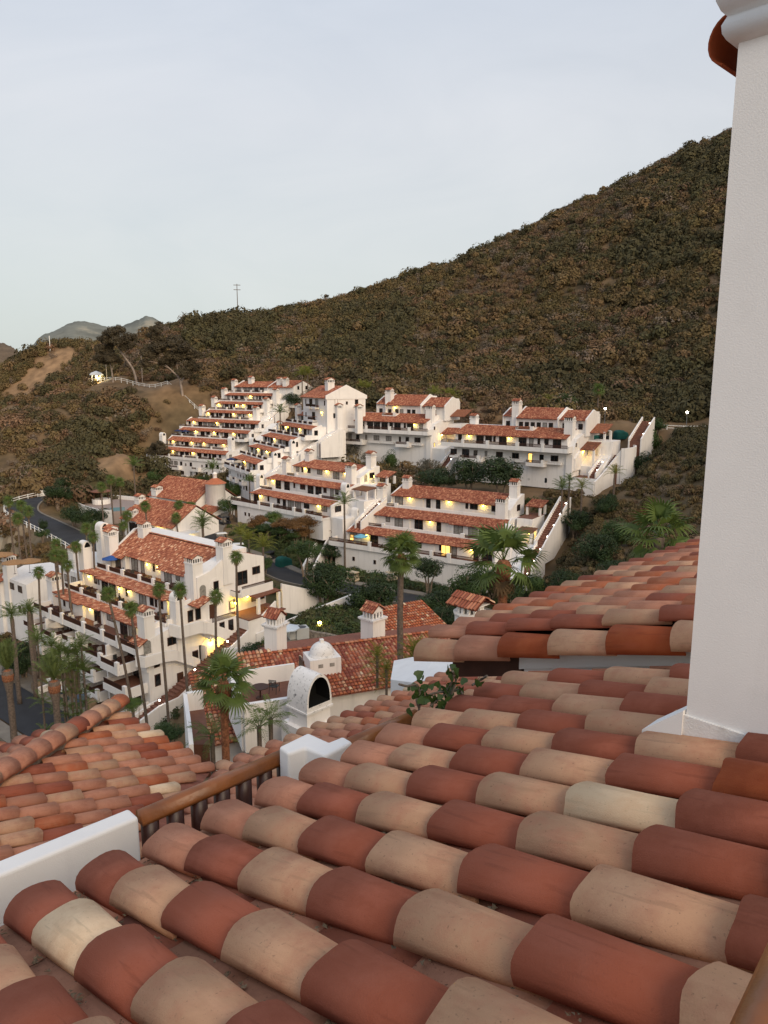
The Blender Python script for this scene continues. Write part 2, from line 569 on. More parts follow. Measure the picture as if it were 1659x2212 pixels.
gx = _axis(-2500, 2500, -130, 130, 2.2, 120)
gy = _axis(-400, 4000, 20, 270, 2.2, 160)
GX, GY = np.meshgrid(gx, gy)
GZ = ground(np.clip(GX, -330, 420), np.clip(GY, -20, 640))
far = np.clip(np.maximum(np.maximum(np.abs(GX) - 380, GY - 560), -GY - 10) / 250, 0, 1)
GZ = GZ * (1 - far) + (-2.0) * far
nxg, nyg = len(gx), len(gy)
me = bpy.data.meshes.new('ground')
idx = np.arange(nxg * nyg).reshape(nyg, nxg)
fq = np.stack([idx[:-1, :-1], idx[:-1, 1:], idx[1:, 1:], idx[1:, :-1]], -1).reshape(-1, 4)
me.from_pydata(np.stack([GX, GY, GZ], -1).reshape(-1, 3).tolist(), [], fq.tolist())
me.polygons.foreach_set('use_smooth', [True] * len(fq))
# soil colour by zone: hill earth, dry slopes, planted garden, sand
cols = np.zeros((nxg * nyg, 4), 'f'); cols[:, 3] = 1
X_, Y_, Z_ = GX.ravel(), GY.ravel(), GZ.ravel()
n1 = hnoise(X_ * 0.8, Y_ * 0.8)
hillc = np.array([0.105, 0.075, 0.040]); dirt = np.array([0.20, 0.125, 0.068]); lawn = np.array([0.040, 0.048, 0.016]); sand = np.array([0.36, 0.29, 0.20])
k = np.clip(0.35 + 0.5 * n1, 0, 1)[:, None]
c3 = hillc * (1 - k) + dirt * k * 0.8 + hillc * k * 0.2


def blob(px, py, d, r, colr, amt=1.0, ys=1.0):
    global c3
    P = at(px, py, d)
    q = np.sqrt((X_ - P[0]) ** 2 + ((Y_ - P[1]) * ys) ** 2) / r
    m = (np.clip(1.4 - q + 0.25 * hnoise(X_ * 2.3, Y_ * 2.3), 0, 1) * amt)[:, None]
    c3 = c3 * (1 - m) + colr * m


for (px, py, d, r) in [(105, 790, 330, 14), (130, 770, 335, 10), (60, 830, 320, 14), (270, 960, 232, 10), (250, 1000, 215, 12), (160, 1000, 222, 10), (380, 840, 280, 10), (330, 845, 285, 8), (60, 790, 335, 8)]:
    blob(px, py, d, r, dirt * 1.3, 0.9)
for (px, py, d, r) in [(700, 1330, 112, 14), (720, 1250, 132, 12), (650, 1300, 118, 12), (560, 1180, 150, 12), (250, 1050, 195, 14), (830, 1340, 108, 14), (620, 1170, 148, 12), (780, 1230, 134, 10)]:
    blob(px, py, d, r, lawn, 0.95)
for (x0, y0, r0) in [(-90, 166, 7), (-83, 152, 7), (-104, 158, 14), (-106, 140, 12)]:
    q = np.sqrt((X_ - x0) ** 2 + (Y_ - y0) ** 2) / r0
    m = np.clip(1.5 - q, 0, 1)[:, None]; c3 = c3 * (1 - m) + sand * m
cols[:, :3] = c3
a = me.attributes.new('col', 'FLOAT_COLOR', 'POINT'); a.data.foreach_set('color', cols.ravel())
M_ground = pmat('ground_soil', (0.1, 0.07, 0.04), 0.95, 0.35, 0.25, 0.6, 1.5, attr='col', detail=8)
me.materials.append(M_ground)
ground_o = bpy.data.objects.new('ground', me); C.objects.link(ground_o)
tag(ground_o, 'brown earth hillside with dry dirt patches and garden slopes', kind='structure')


def ribbon(name, pl, wd, mat, dz=0.0, off=0.0, label=None):
    mb = MB()
    pl = np.asarray(pl)
    n = len(pl)
    L_, R_ = [], []
    for i in range(n):
        d = pl[min(i + 1, n - 1)] - pl[max(i - 1, 0)]; d[2] = 0; d /= np.linalg.norm(d)
        nn = np.array([d[1], -d[0], 0])
        L_.append(pl[i] + nn * (off - wd / 2) + [0, 0, dz]); R_.append(pl[i] + nn * (off + wd / 2) + [0, 0, dz])
    for i in range(n - 1):
        mb.poly([L_[i], R_[i], R_[i + 1], L_[i + 1]])
    o = mb.build(name, mat)
    return tag(o, label, kind='structure')


def kerb(name, pl, off, wd, h, mat, label):
    """a raised strip along a line, with its own sides"""
    mb = MB(); pl = np.asarray(pl); n = len(pl); rows = []
    for i in range(n):
        d = pl[min(i + 1, n - 1)] - pl[max(i - 1, 0)]; d[2] = 0; d /= np.linalg.norm(d)
        nn = np.array([d[1], -d[0], 0])
        a_, b_ = pl[i] + nn * (off - wd / 2), pl[i] + nn * (off + wd / 2)
        rows.append([a_ - [0, 0, .3], a_ + [0, 0, h], b_ + [0, 0, h], b_ - [0, 0, .3]])
    for i in range(n - 1):
        for j in range(3):
            mb.poly([rows[i][j], rows[i][j + 1], rows[i + 1][j + 1], rows[i + 1][j]])
    return tag(mb.build(name, mat), label, kind='structure')


for nm, (pl, wd) in ROADS.items():
    ribbon(nm, pl, wd, M_asphalt, 0.0, 0, {'road': 'dark asphalt road curving above the beach', 'garden_road': 'asphalt lane winding through the garden', 'front_road': 'asphalt lane with golf carts before the long house'}[nm])
kerb('kerb', ROADS['road'][0], -3.7, 0.4, 0.12, M_concrete, 'pale concrete kerb on the inner side of the curving road')
kerb('kerb', ROADS['garden_road'][0], 2.75, 0.3, 0.1, M_concrete, 'pale kerb on the near side of the garden lane')
kerb('pavement', ROADS['garden_road'][0][:], -3.5, 1.6, 0.1, M_concrete, 'concrete pavement on the far side of the garden lane')
kerb('pavement', ROADS['front_road'][0], -4.9, 3.0, 0.05, M_concrete, 'concrete parking strip under the golf carts')
kerb('pavement', ROADS['front_road'][0], 4.7, 2.2, 0.12, M_concrete, 'pale pavement on the near side of the front lane')

# far mountains
def mountain(name, pts, mat, label, thick=900):
    """ridge through (px, py, d); slopes down on both sides"""
    mb = MB()
    ridge = catmull([at(*p) for p in pts], 10)
    n = len(ridge); rg = random.Random(len(pts)); rows = []
    for i, p in enumerate(ridge):
        f = p.copy()
        row = []
        for t in np.linspace(-1, 1, 25):
            dd = t * thick
            h = (1 - abs(t)) ** 1.25
            nz_ = 14 * math.sin(i * 0.55 + t * 7) * math.sin(i * 0.23 - t * 9) * (1 - h) * 3 + rg.uniform(-3, 3)
            row.append((p[0] + dd * p[0] / np.linalg.norm(p), p[1] + dd, -10 + (p[2] + 10) * h + nz_ * (0.25 if t else 0.3)))
        rows.append(row)
    b = len(mb.v)
    for r_ in rows: mb.v += r_
    for i in range(n - 1):
        for j in range(24):
            mb.face((b + i * 25 + j, b + i * 25 + j + 1, b + (i + 1) * 25 + j + 1, b + (i + 1) * 25 + j))
    return tag(mb.build(name, mat, smooth=True), label, kind='structure')


M_mount = pmat('hazed_chaparral', (0.17, 0.175, 0.15), 1.0, 0.3, 0.02, stain=(0.32, 0.28, 0.21), stain_scale=0.010, stain_pos=(0.54, 0.66), detail=8)  # distance haze is painted into this pale grey base colour
M_mount_near = pmat('brown_chaparral', (0.12, 0.085, 0.055), 1.0, 0.4, 0.05, detail=8)
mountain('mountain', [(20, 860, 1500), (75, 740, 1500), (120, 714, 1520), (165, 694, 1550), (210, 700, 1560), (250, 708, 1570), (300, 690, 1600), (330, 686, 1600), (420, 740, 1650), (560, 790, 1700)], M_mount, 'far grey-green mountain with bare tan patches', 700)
mountain('hill', [(-260, 720, 820), (-120, 722, 800), (-40, 735, 780), (10, 742, 760), (40, 758, 750), (70, 768, 745), (120, 800, 740), (180, 850, 730)], M_mount_near, 'dark brown hill at the left edge of the picture', 330)
# ------------------------------------------------------------------ house building kit
def far_tiles(mb, u0, u1, lo, hi, rg, cols, pitch=0.30, t=0.42, rad=0.115, base=True):
    """barrel tiles on a shed from (v,z)=lo up to hi, between u0 and u1"""
    (v0, z0), (v1, z1) = lo, hi
    Ls = math.hypot(v1 - v0, z1 - z0); dv, dz = (v1 - v0) / Ls, (z1 - z0) / Ls
    nv, nz_ = -dz, dv                      # normal in (v,z)
    if nz_ < 0: nv, nz_ = -nv, -nz_
    n = max(1, int(round((u1 - u0) / pitch))); p = (u1 - u0) / n
    k = max(1, int(round(Ls / t))); tt = Ls / k
    if base:
        mb.col = (0.22, 0.06, 0.035)
        mb.poly([(u0, v0, z0), (u1, v0, z0), (u1, v1, z1), (u0, v1, z1)])
        mb.poly([(u0, v0 + nv * -.08, z0 + nz_ * -.08), (u0, v1 + nv * -.08, z1 + nz_ * -.08), (u1, v1 + nv * -.08, z1 + nz_ * -.08), (u1, v0 + nv * -.08, z0 + nz_ * -.08)])
        mb.poly([(u0, v0 + nv * -.08, z0 + nz_ * -.08), (u1, v0 + nv * -.08, z0 + nz_ * -.08), (u1, v0, z0), (u0, v0, z0)])
    prof = [(-1, 0.0), (-0.72, 0.72), (0, 1.0), (0.72, 0.72), (1, 0.0)]
    for i in range(n):
        uc = u0 + (i + 0.5) * p
        sh = rg.uniform(-0.05, 0.05)
        for j in range(k):
            mb.col = wpick(rg, cols)
            a = j * tt + sh - (0.04 if j == 0 else 0); b = (j + 1) * tt + sh + 0.03
            if j == k - 1: b = Ls
            r0, r1 = rad * 1.08, rad * 0.85
            h0 = 0.03 + rg.uniform(0, 0.012); h1 = 0.0; ju = rg.uniform(-0.012, 0.012)
            o = len(mb.v)
            for (s_, r_, h_) in ((a, r0, h0), (b, r1, h1)):
                for (x, y) in prof:
                    hh = h_ + y * r_
                    mb.v.append((uc + ju + x * r_, v0 + dv * s_ + nv * hh, z0 + dz * s_ + nz_ * hh))
            for q in range(4):
                mb.face((o + q, o + q + 1, o + 5 + q + 1, o + 5 + q))
            mb.face((o + 4, o + 3, o + 2, o + 1, o))


def _frame_mesh(name, w_, h_, bars, hbars=0, fr=0.09):
    mb = MB(); d0, d1 = -0.06, 0.02
    mb.box(-w_ / 2, -w_ / 2 + fr, d0, d1, 0, h_); mb.box(w_ / 2 - fr, w_ / 2, d0, d1, 0, h_)
    mb.box(-w_ / 2 + fr, w_ / 2 - fr, d0, d1, h_ - fr, h_); mb.box(-w_ / 2 + fr, w_ / 2 - fr, d0, d1, 0, fr)
    for i in range(bars):
        x = -w_ / 2 + w_ * (i + 1) / (bars + 1)
        mb.box(x - fr * .4, x + fr * .4, d0 + .01, d1, fr, h_ - fr)
    return mb.mesh(name, M_woodframe)


def _pane_mesh(name, w_, h_, mat):
    mb = MB(); mb.box(-w_ / 2 + .02, w_ / 2 - .02, -0.022, 0.01, 0.02, h_ - .02)
    return mb.mesh(name, mat)


WIN = {}
for nm, w_, h_, bars in (('door2', 1.9, 2.1, 1), ('door1', 1.0, 2.1, 0), ('win', 1.0, 1.25, 0), ('win2', 1.7, 1.25, 1), ('slim', 0.6, 1.25, 0), ('small', 0.55, 0.8, 0), ('tall', 0.9, 1.7, 0), ('square', 1.5, 1.2, 1)):
    WIN[nm] = (_frame_mesh(nm + '_frame', w_, h_, bars), {k_: _pane_mesh(nm + '_pane', w_, h_, m_) for k_, m_ in (('g', M_glass), ('c', M_curtain), ('l', M_litroom), ('w', M_woodframe))}, w_, h_)

_lmb = MB()
_lmb.lathe([(0.0, -0.16), (0.10, -0.16), (0.15, 0.10), (0.0, 0.17)], 6)
LAMP_ME = _lmb.mesh('lantern_glass', M_lamp)
_lmb = MB(); _lmb.box(-0.09, 0.09, 0.02, 0.14, -0.13, 0.13); _lmb.lathe([(0.0, 0.30), (0.17, 0.115), (0.17, 0.10), (0.0, 0.11)], 6); _lmb.box(-.03, .03, 0, .12, .18, .24)
LANTERN_ME = _lmb.mesh('lantern_bracket', M_wood)
_lmb = MB(); _lmb.lathe([(0.0, -0.09), (0.10, -0.05), (0.12, 0.05), (0.0, 0.12)], 8)
STEP_ME = _lmb.mesh('step_lamp_globe', M_lampwhite)


class House:
    def __init__(h, F, name, label, base, cat='house', group=None, seed=1, cols=None):
        h.F = F; h.base = base; h.rg = random.Random(seed); h.cols = cols or TILE_COLS_FAR
        P = F.w(0, 0, base)
        h.o = empty(name, P, F.rz, label, cat, group)

    def put(h, mb, name, mat, parent=None, smooth=False, kind=None):
        mb.v = [(x, y, z - h.base) for x, y, z in mb.v]
        o = mb.build(name, mat, parent or h.o, smooth)
        if kind: o['kind'] = kind
        return o

    def body(h, pts, u0, u1, name='wall', mat=None):
        mb = MB(); mb.vzprism(pts, u0, u1); return h.put(mb, name, mat or M_stucco)

    def box(h, name, mat, u0, u1, v0, v1, z0, z1):
        mb = MB(); mb.box(u0, u1, v0, v1, z0, z1); return h.put(mb, name, mat)

    def shed(h, u0, u1, lo, hi, name='roof', **k):
        mb = MB(); far_tiles(mb, u0, u1, lo, hi, h.rg, h.cols, **k)
        return h.put(mb, name, M_tile_far)

    def win(h, kind, u, z, v, side='f', pane=None):
        fm, pm, w_, h_ = WIN[kind]
        pane = pane or h.rg.choice('gggc')
        rz = {'f': 0.0, 'r': math.pi / 2, 'l': -math.pi / 2}[side]
        o = inst('door' if 'door' in kind else 'window', fm, (u, v, z - h.base), rz, h.o)
        inst('pane', pm[pane], (0, 0, 0), 0, o)
        return o

    def lamp(h, u, z, v, e=27.0, side='f'):
        rz = {'f': 0.0, 'r': math.pi / 2}[side]
        dx, dy = (0, -0.2) if side == 'f' else (0.2, 0)
        o = inst('wall_lamp', LANTERN_ME, (u + dx, v + dy, z - h.base), rz, h.o)
        inst('lantern_glass', LAMP_ME, (0, 0, 0), 0, o)
        dx, dy = (0, -0.5) if side == 'f' else (0.5, 0)
        point_light((u + dx, v + dy, z - 0.1 - h.base), e, h.o)

    def steplamp(h, u, v, z, e=6.0):
        inst('step_lamp', STEP_ME, (u, v, z - h.base), 0, h.o)

    def rail(h, u0, u1, v, z, ht=0.85, step=0.17, end=None, name='railing'):
        """dark wooden railing along u (or along v when end is given)"""
        mb = MB()
        n = max(2, int((u1 - u0) / step))
        if end is None:
            mb.box(u0, u1, v - .06, v + .06, z + ht - .09, z + ht); mb.box(u0, u1, v - .04, v + .04, z + .06, z + .13)
            for i in range(n):
                x = u0 + (u1 - u0) * (i + .5) / n; mb.box(x - .032, x + .032, v - .032, v + .032, z + .13, z + ht - .09)
        else:
            mb.box(v - .06, v + .06, u0, u1, z + ht - .09, z + ht); mb.box(v - .04, v + .04, u0, u1, z + .06, z + .13)
            for i in range(n):
                x = u0 + (u1 - u0) * (i + .5) / n; mb.box(v - .032, v + .032, x - .032, x + .032, z + .13, z + ht - .09)
        return h.put(mb, name, M_wood)

    def balcony(h, u0, u1, vp, vw, z, posts, curb=0.25, ht=0.7, slab=0.35, ends='', solid=()):
        """terrace floor from wall vw out to parapet vp; white posts and dark rails between"""
        if u1 - u0 < 0.5: return
        mb = MB(); mb.box(u0, u1, vp - .02, vw, z - slab, z - 0.02); h.put(mb, 'balcony', M_stucco)
        mb = MB(); mb.box(u0 + .15, u1 - .15, vp + .16, vw - .002, z - 0.02, z + 0.012); h.put(mb, 'paving', M_deck)
        mb = MB(); mb.box(u0, u1, vp - .14, vp + .14, z - slab - .12, z + curb); h.put(mb, 'parapet', M_stucco)
        ps = sorted(posts)
        for p in ps:
            w_ = h.rg.uniform(.28, .42)
            mb = MB(); mb.box(p - w_, p + w_, vp - .20, vp + .22, z - slab - .14, z + curb + ht + .12); h.put(mb, 'parapet_post', M_stucco)
        xs = [u0] + ps + [u1]
        for i, (a, b) in enumerate(zip(xs[:-1], xs[1:])):
            a2 = a + (.42 if i else .05); b2 = b - (.42 if i < len(xs) - 2 else .05)
            if i in solid:
                mb = MB(); mb.box(a2, b2, vp - .135, vp + .135, z + curb, z + curb + ht * .7); h.put(mb, 'parapet', M_stucco)
            elif b2 - a2 > .4:
                h.rail(a2, b2, vp, z + curb - .05, ht)
        for e_ in ends:
            ue = u0 if e_ == 'l' else u1
            mb = MB(); mb.box(ue - .14, ue + .14, vp + .14, vw, z - slab - .12, z + curb + .45); h.put(mb, 'parapet', M_stucco)

    def openings(h, u0, u1, z, v, lamps=(), dens=2.1, low=False):
        """doors, windows along a storey front"""
        u = u0 + h.rg.uniform(.5, 1.0)
        seq = []
        while u < u1 - 1.2:
            k = h.rg.choice(['door2', 'door2', 'win2', 'door1', 'slim', 'win', 'door2'] if not low else ['win', 'win2', 'small', 'tall'])
            w_ = WIN[k][2]
            if u + w_ > u1 - .3: break
            zc = z if 'door' in k else z + (.85 if k != 'tall' else .4)
            if not any(abs(u + w_ / 2 - L_) < w_ / 2 + .3 for L_ in lamps):
                h.win(k, u + w_ / 2, zc + .02, v)
            u += w_ + h.rg.uniform(.25, 1.3) * dens / 2
        for L_ in lamps:
            h.lamp(L_, z + 1.85, v)

    def tier(h, u0, u1, z, vw, vp, vt, zt, vB, z0=None, hw=2.35, segs=None, lamps=(), posts=(), ends='lr', curb=.25, ht=.7,
             balc=True, ov=.75, opn=True, lgab=True, rgab=True, solid=(), bl=None):
        """one stepped storey: front wall at vw, terrace to vp, tiled shed up to (vt, zt)"""
        z0 = z - .4 if z0 is None else z0
        segs = segs or [(0, 1, 0)]
        sl = (zt + .02 - (z + hw)) / (vt - vw)
        W_ = u1 - u0
        for (a, b, off) in segs:
            ua, ub = u0 + a * W_, u0 + b * W_
            f = vw + off
            zf = z + hw + off * sl
            h.body([(f, z0), (vB, z0), (vB, zt - .06), (vt, zt - .06), (f, zf - .14)], ua, ub)
            lo = (f - ov, z + hw + (off - ov) * sl); hi = (vt + .1, zt + .1 * sl)
            h.shed(ua + (.06 if a == 0 and lgab else -.12), ub - (.06 if b == 1 and rgab else -.12), lo, hi)
            if opn:
                h.openings(ua + .1, ub - .1, z, f, [l_ for l_ in lamps if ua <= l_ < ub])
        for on, ue, f in ((lgab, u0, vw + segs[0][2]), (rgab, u1, vw + segs[-1][2])):
            if on:
                pts = [(f - .25, z - .4), (vt, z - .4), (vt + .3, zt + .45), (vt - .2, zt + .42), (f - .25, z + hw + .02 - .25 * sl)]
                mb = MB(); mb.vzprism(pts, ue - .16, ue + .16); h.put(mb, 'gable_wall', M_stucco)
        if balc:
            b0, b1 = bl or (u0, u1)
            h.balcony(b0, b1, vp, vw + max(s_[2] for s_ in segs), z, posts, curb, ht, ends=ends, solid=solid)

    def chimney(h, u, v, z0, z1, w_=1.3, d_=1.3, cap='gable', name='chimney'):
        b = h.base
        o = empty(name, (u, v, z0 - b)); o.parent = h.o
        def P(mb, n, m, sm=False):
            mb.v = [(x - u, y - v, z - z0) for x, y, z in mb.v]
            return mb.build(n, m, o, sm)
        a, c = w_ / 2, d_ / 2
        if cap == 'gable':
            zs = z1 - 1.25
            mb = MB(); mb.box(u - a, u + a, v - c, v + c, z0, zs); P(mb, 'shaft', M_stucco)
            mb = MB(); mb.box(u - a - .1, u + a + .1, v - c - .1, v + c + .1, zs - .1, zs + .07); P(mb, 'ledge', M_stucco)
            mb = MB(); mb.box(u - a + .22, u + a - .22, v - c + .22, v + c - .22, zs + .07, z1 - .55); P(mb, 'flue', M_black)
            mb = MB(); n = 5
            for i in range(n):
                t = -1 + 2 * i / (n - 1)
                for sgn in (-1, 1):
                    mb.box(u + t * (a - .06) - .06, u + t * (a - .06) + .06, v + sgn * (c - .06) - .06, v + sgn * (c - .06) + .06, zs + .07, z1 - .62)
                    if 0 < i < n - 1:
                        mb.box(u + sgn * (a - .06) - .06, u + sgn * (a - .06) + .06, v + t * (c - .06) - .06, v + t * (c - .06) + .06, zs + .07, z1 - .62)
            P(mb, 'arcade', M_stucco)
            mb = MB(); mb.box(u - a, u + a, v - c, v + c, z1 - .62, z1 - .48)
            mb.prism([(u - a, v - c, z1 - .48), (u - a, v + c, z1 - .48), (u - a, v, z1 - .04)], (w_, 0, 0)); P(mb, 'head', M_stucco)
            mb = MB()
            far_tiles(mb, u - a - .1, u + a + .1, (v - c - .14, z1 - .50), (v, z1), h.rg, h.cols)
            far_tiles(mb, u - a - .1, u + a + .1, (v + c + .14, z1 - .50), (v, z1), h.rg, h.cols)
            P(mb, 'cap', M_tile_far)
        else:
            zs = z1 - a * 1.0
            prof = [(-c, z0)] + [(c, z0)]
            arc = [(c * math.cos(t), zs + (z1 - zs) * math.sin(t)) for t in np.linspace(0, math.pi, 11)]
            mb = MB(); mb.vzprism([(v + x, y) for x, y in prof + arc], u - a, u + a); P(mb, 'shaft', M_stucco)
            mb = MB(); mb.box(u - a - .05, u + a + .05, v - c - .05, v + c + .05, zs - .45, zs - .3); P(mb, 'ledge', M_stucco)
            mb = MB(); k = .62
            arc2 = [(c * k * math.cos(t), zs - .15 + (z1 - zs - .02) * math.sin(t) * (.75 + .22 * math.sin(t) ** 6)) for t in np.linspace(0, math.pi, 13)]
            mb.vzprism([(v - c * k, zs - .25), (v + c * k, zs - .25)] + [(v + x, y) for x, y in arc2], u + a - .3, u + a + .006); P(mb, 'flue', M_black)
        return o

    def arch(h, u, v, z, w_, ht, side='r', mat=None, depth=.01, name='arch_opening'):
        pts = [(-w_ / 2, z), (w_ / 2, z)] + [(w_ / 2 * math.cos(t), z + ht - w_ / 2 + w_ / 2 * math.sin(t)) for t in np.linspace(0, math.pi, 11)]
        mb = MB()
        if side == 'r': mb.vzprism([(v + x, y) for x, y in pts], u - .2, u + depth)
        else: mb.uzprism([(u + x, y) for x, y in pts], v - depth, v + .2)
        return h.put(mb, name, mat or M_glass)


def wall_path(name, pts, drop, th, mat, parent=None, label=None, cat=None, base=None, coping=None, group=None):
    """a wall following 3-D points along its top edge"""
    mb = MB(); pl = [np.asarray(p, float) for p in pts]; n = len(pl); rows = []
    for i in range(n):
        d = pl[min(i + 1, n - 1)] - pl[max(i - 1, 0)]; d[2] = 0; d /= np.linalg.norm(d) + 1e-9
        nn = np.array([d[1], -d[0], 0]) * th / 2
        zb = pl[i][2] - drop if base is None else (base if not callable(base) else base(pl[i][0], pl[i][1]) - .5)
        lo = np.array([0, 0, zb - pl[i][2]])
        rows.append([pl[i] - nn + lo, pl[i] - nn, pl[i] + nn, pl[i] + nn + lo])
    for i in range(n - 1):
        for j in range(4):
            mb.poly([rows[i][j], rows[i][(j + 1) % 4], rows[i + 1][(j + 1) % 4], rows[i + 1][j]])
    mb.poly(rows[0][::-1]); mb.poly(rows[-1])
    if parent is not None:
        M = (Matrix.Translation(parent.location) @ Matrix.Rotation(parent.rotation_euler.z, 4, 'Z')).inverted()
        mb.v = [tuple(M @ Vector(p)) for p in mb.v]
    o = mb.build(name, mat, parent)
    return tag(o, label, cat, group)
def zoomer(x0, y0, sc):
    k = 0.548611 / sc
    return lambda x, y: (x0 * 0.548611 + x * k, y0 * 0.548611 + y * k)


q2 = zoomer(500, 1420, 2.07375); q3 = zoomer(1100, 1450, 2.07375); q4 = zoomer(1650, 1500, 1.7463)
q5 = zoomer(900, 1750, 2.37); q6 = zoomer(1250, 1800, 1.659); q7 = zoomer(0, 1850, 1.9518); q8 = zoomer(0, 2050, 2.37)
qa = zoomer(500, 2050, 2.212); qb = zoomer(900, 2250, 2.07375); qc = zoomer(1100, 2000, 1.8433)


def us(F, q, xs, y, v):
    return [F.uz(*q(x, y), v)[0] for x in xs]


def stair(h, q_top, u, steps, wdt, rise, run, direction, z, v, name='stairs'):
    pass


def end_stair(h, u, v0, z0, v1, z1, wdt=1.9, n=10, lamps=2, thick=.28, low=3.0):
    """outside stair climbing along v between two white walls, at the right end"""
    mb = MB()
    for i in range(n):
        a, b = v0 + (v1 - v0) * i / n, v0 + (v1 - v0) * (i + 1) / n
        zz = z0 + (z1 - z0) * (i + 1) / n
        mb.box(u + .05, u + wdt - .05, min(a, b), max(a, b) - .004, z0 - low, zz)
    h.put(mb, 'stairs', M_deck)
    up = np.array([z0, z1])
    for (x, hh) in ((u, .9), (u + wdt, .9)):
        pts = [(v0 - .3, z0 - low), (v1 + .3, z0 - low), (v1 + .3, z1 + hh), (v0 - .3, z0 + hh)]
        mb = MB(); mb.vzprism(pts, x - thick / 2, x + thick / 2); h.put(mb, 'stair_wall', M_stucco)
    for i in range(lamps):
        t = (i + .5) / lamps
        h.steplamp(u + wdt - thick / 2 - .12, v0 + (v1 - v0) * t, z0 + (z1 - z0) * t + .75)


GRP = 'terraced white houses with red tile roofs'

# ================================================================= D2: near right terraced house
h = House(FD2, 'terraced_house', 'three-tier white house with blue patio umbrella, right of the rust-coloured hedge', 13.0, group=GRP, seed=3)
SEG = [(0, .42, 0), (.42, .76, .25), (.76, 1, -.15)]
v = 5.75
h.tier(-32.2, 0, 17.6, .75, -1.7, 3.7, 20.67, 9.5, z0=13, segs=[(0, .3, .35), (.3, .62, 0), (.62, 1, .2)],
       lamps=us(FD2, q6, (318, 1005), 600, .75), posts=us(FD2, q6, (340, 640, 745, 860), 590, -1.7), bl=(-34.8, -.2), ends='l', curb=.45, ht=.75)
h.tier(-32, -.3, 20.67, v, 3.7, 8.7, 24.05, 14, segs=[(0, .36, .1), (.36, .65, .35), (.65, 1, 0)],
       lamps=us(FD2, q6, (368, 733, 1125), 410, v), posts=us(FD2, q6, (430, 950), 430, 3.7), solid=(1,), curb=.2, ht=.6)
h.tier(-27.8, -3.2, 24.05, 10.75, 8.7, 15.8, 27.75, 16.5, segs=[(0, .3, 0), (.3, .65, .3), (.65, 1, .1)],
       lamps=us(FD2, q6, (605, 855, 1085), 290, 10.75), posts=us(FD2, q6, (515,), 310, 8.7), solid=(1,), curb=.2, ht=.6)
h.win('win', *FD2.uz(*q6(225, 545), 1.1), 1.1, pane='l'); h.win('door2', us(FD2, q6, (838,), 600, .75)[0], 17.62, .74, pane='l')
h.box('wall', M_stucco, -33.5, -.3, -1.4, .9, 12.6, 17.2)
for x in (-29, -24, -12): h.win('small', x, 14.6, -1.41)
h.chimney(-29.6, 9.6, 20, 28.6, 1.5, 1.5); h.chimney(-26.3, 14.3, 24, 30.0, 1.5, 1.5)
h.chimney(-2.6, 9.2, 20, 28.4, 1.9, 1.4); h.chimney(-2.4, 14.6, 24, 31.0, 1.6, 1.6)
h.chimney(-33, 5.2, 16, 23.9, 1.5, 1.4, 'hood'); h.chimney(.9, 4.6, 14, 24.2, 1.4, 1.3, 'hood')
# right end: wall, porches, stair between walls
h.body([(0.4, 13), (16, 13), (16, 24.4), (10, 24.4), (9.5, 20.6), (4.6, 20.6), (4.2, 17.4), (0.4, 17.4)], .2, 3.2)
h.body([(10.2, 24.0), (16.6, 24.0), (16.6, 27.9), (15.6, 27.9), (12.6, 26.9), (10.2, 25.6)], -3.1, -1.2)
h.arch(-1.2, 12.4, 24.6, .8, 1.6, mat=M_stucco, depth=.03); h.win('square', -1.2, 25.0, 13.8, 'r')
h.box('landing', M_deck, .2, 3.2, 10.0, 16, 24.4, 24.46)
mb = MB(); far_tiles(mb, .2, 3.6, (13.5, 26.1), (17.0, 27.0), h.rg, h.cols); h.put(mb, 'porch_roof', M_tile_far)
for (x, y) in ((3.1, 13.9), (3.1, 16.4), (.6, 13.9)): h.box('porch_post', M_stucco, x - .2, x + .2, y - .2, y + .2, 24.4, 26.2)
mb = MB(); far_tiles(mb, 1.4, 4.6, (6.4, 22.6), (9.4, 23.0), h.rg, [((.2, .1, .06), 1)]); h.put(mb, 'porch_roof', M_tile_far)
for (x, y) in ((4.3, 6.8), (1.8, 6.8), (4.3, 9)): h.box('porch_post', M_stucco, x - .2, x + .2, y - .2, y + .2, 20.6, 22.7)
end_stair(h, 5.2, 6.5, 20.4, 18.5, 26.8, 2.0, 22, 4)
end_stair(h, 5.6, 0.5, 17.2, 6.0, 20.4, 1.6, 10, 2)
h.body([(-2.2, 12), (6.2, 12), (6.2, 20.6), (3, 18.4), (.5, 16.9), (-2.2, 16.3)], 3.2, 5.5)
h.box('wall', M_stucco, 3.0, 7.2, -2.6, .2, 11.5, 16.4)
for i, t in enumerate(np.linspace(0, 1, 5)): h.steplamp(7.0, -1 + 7 * t, 17.2 + 3.4 * t)
h.lamp(3.2, 22.2, 8.2, 25, 'r')

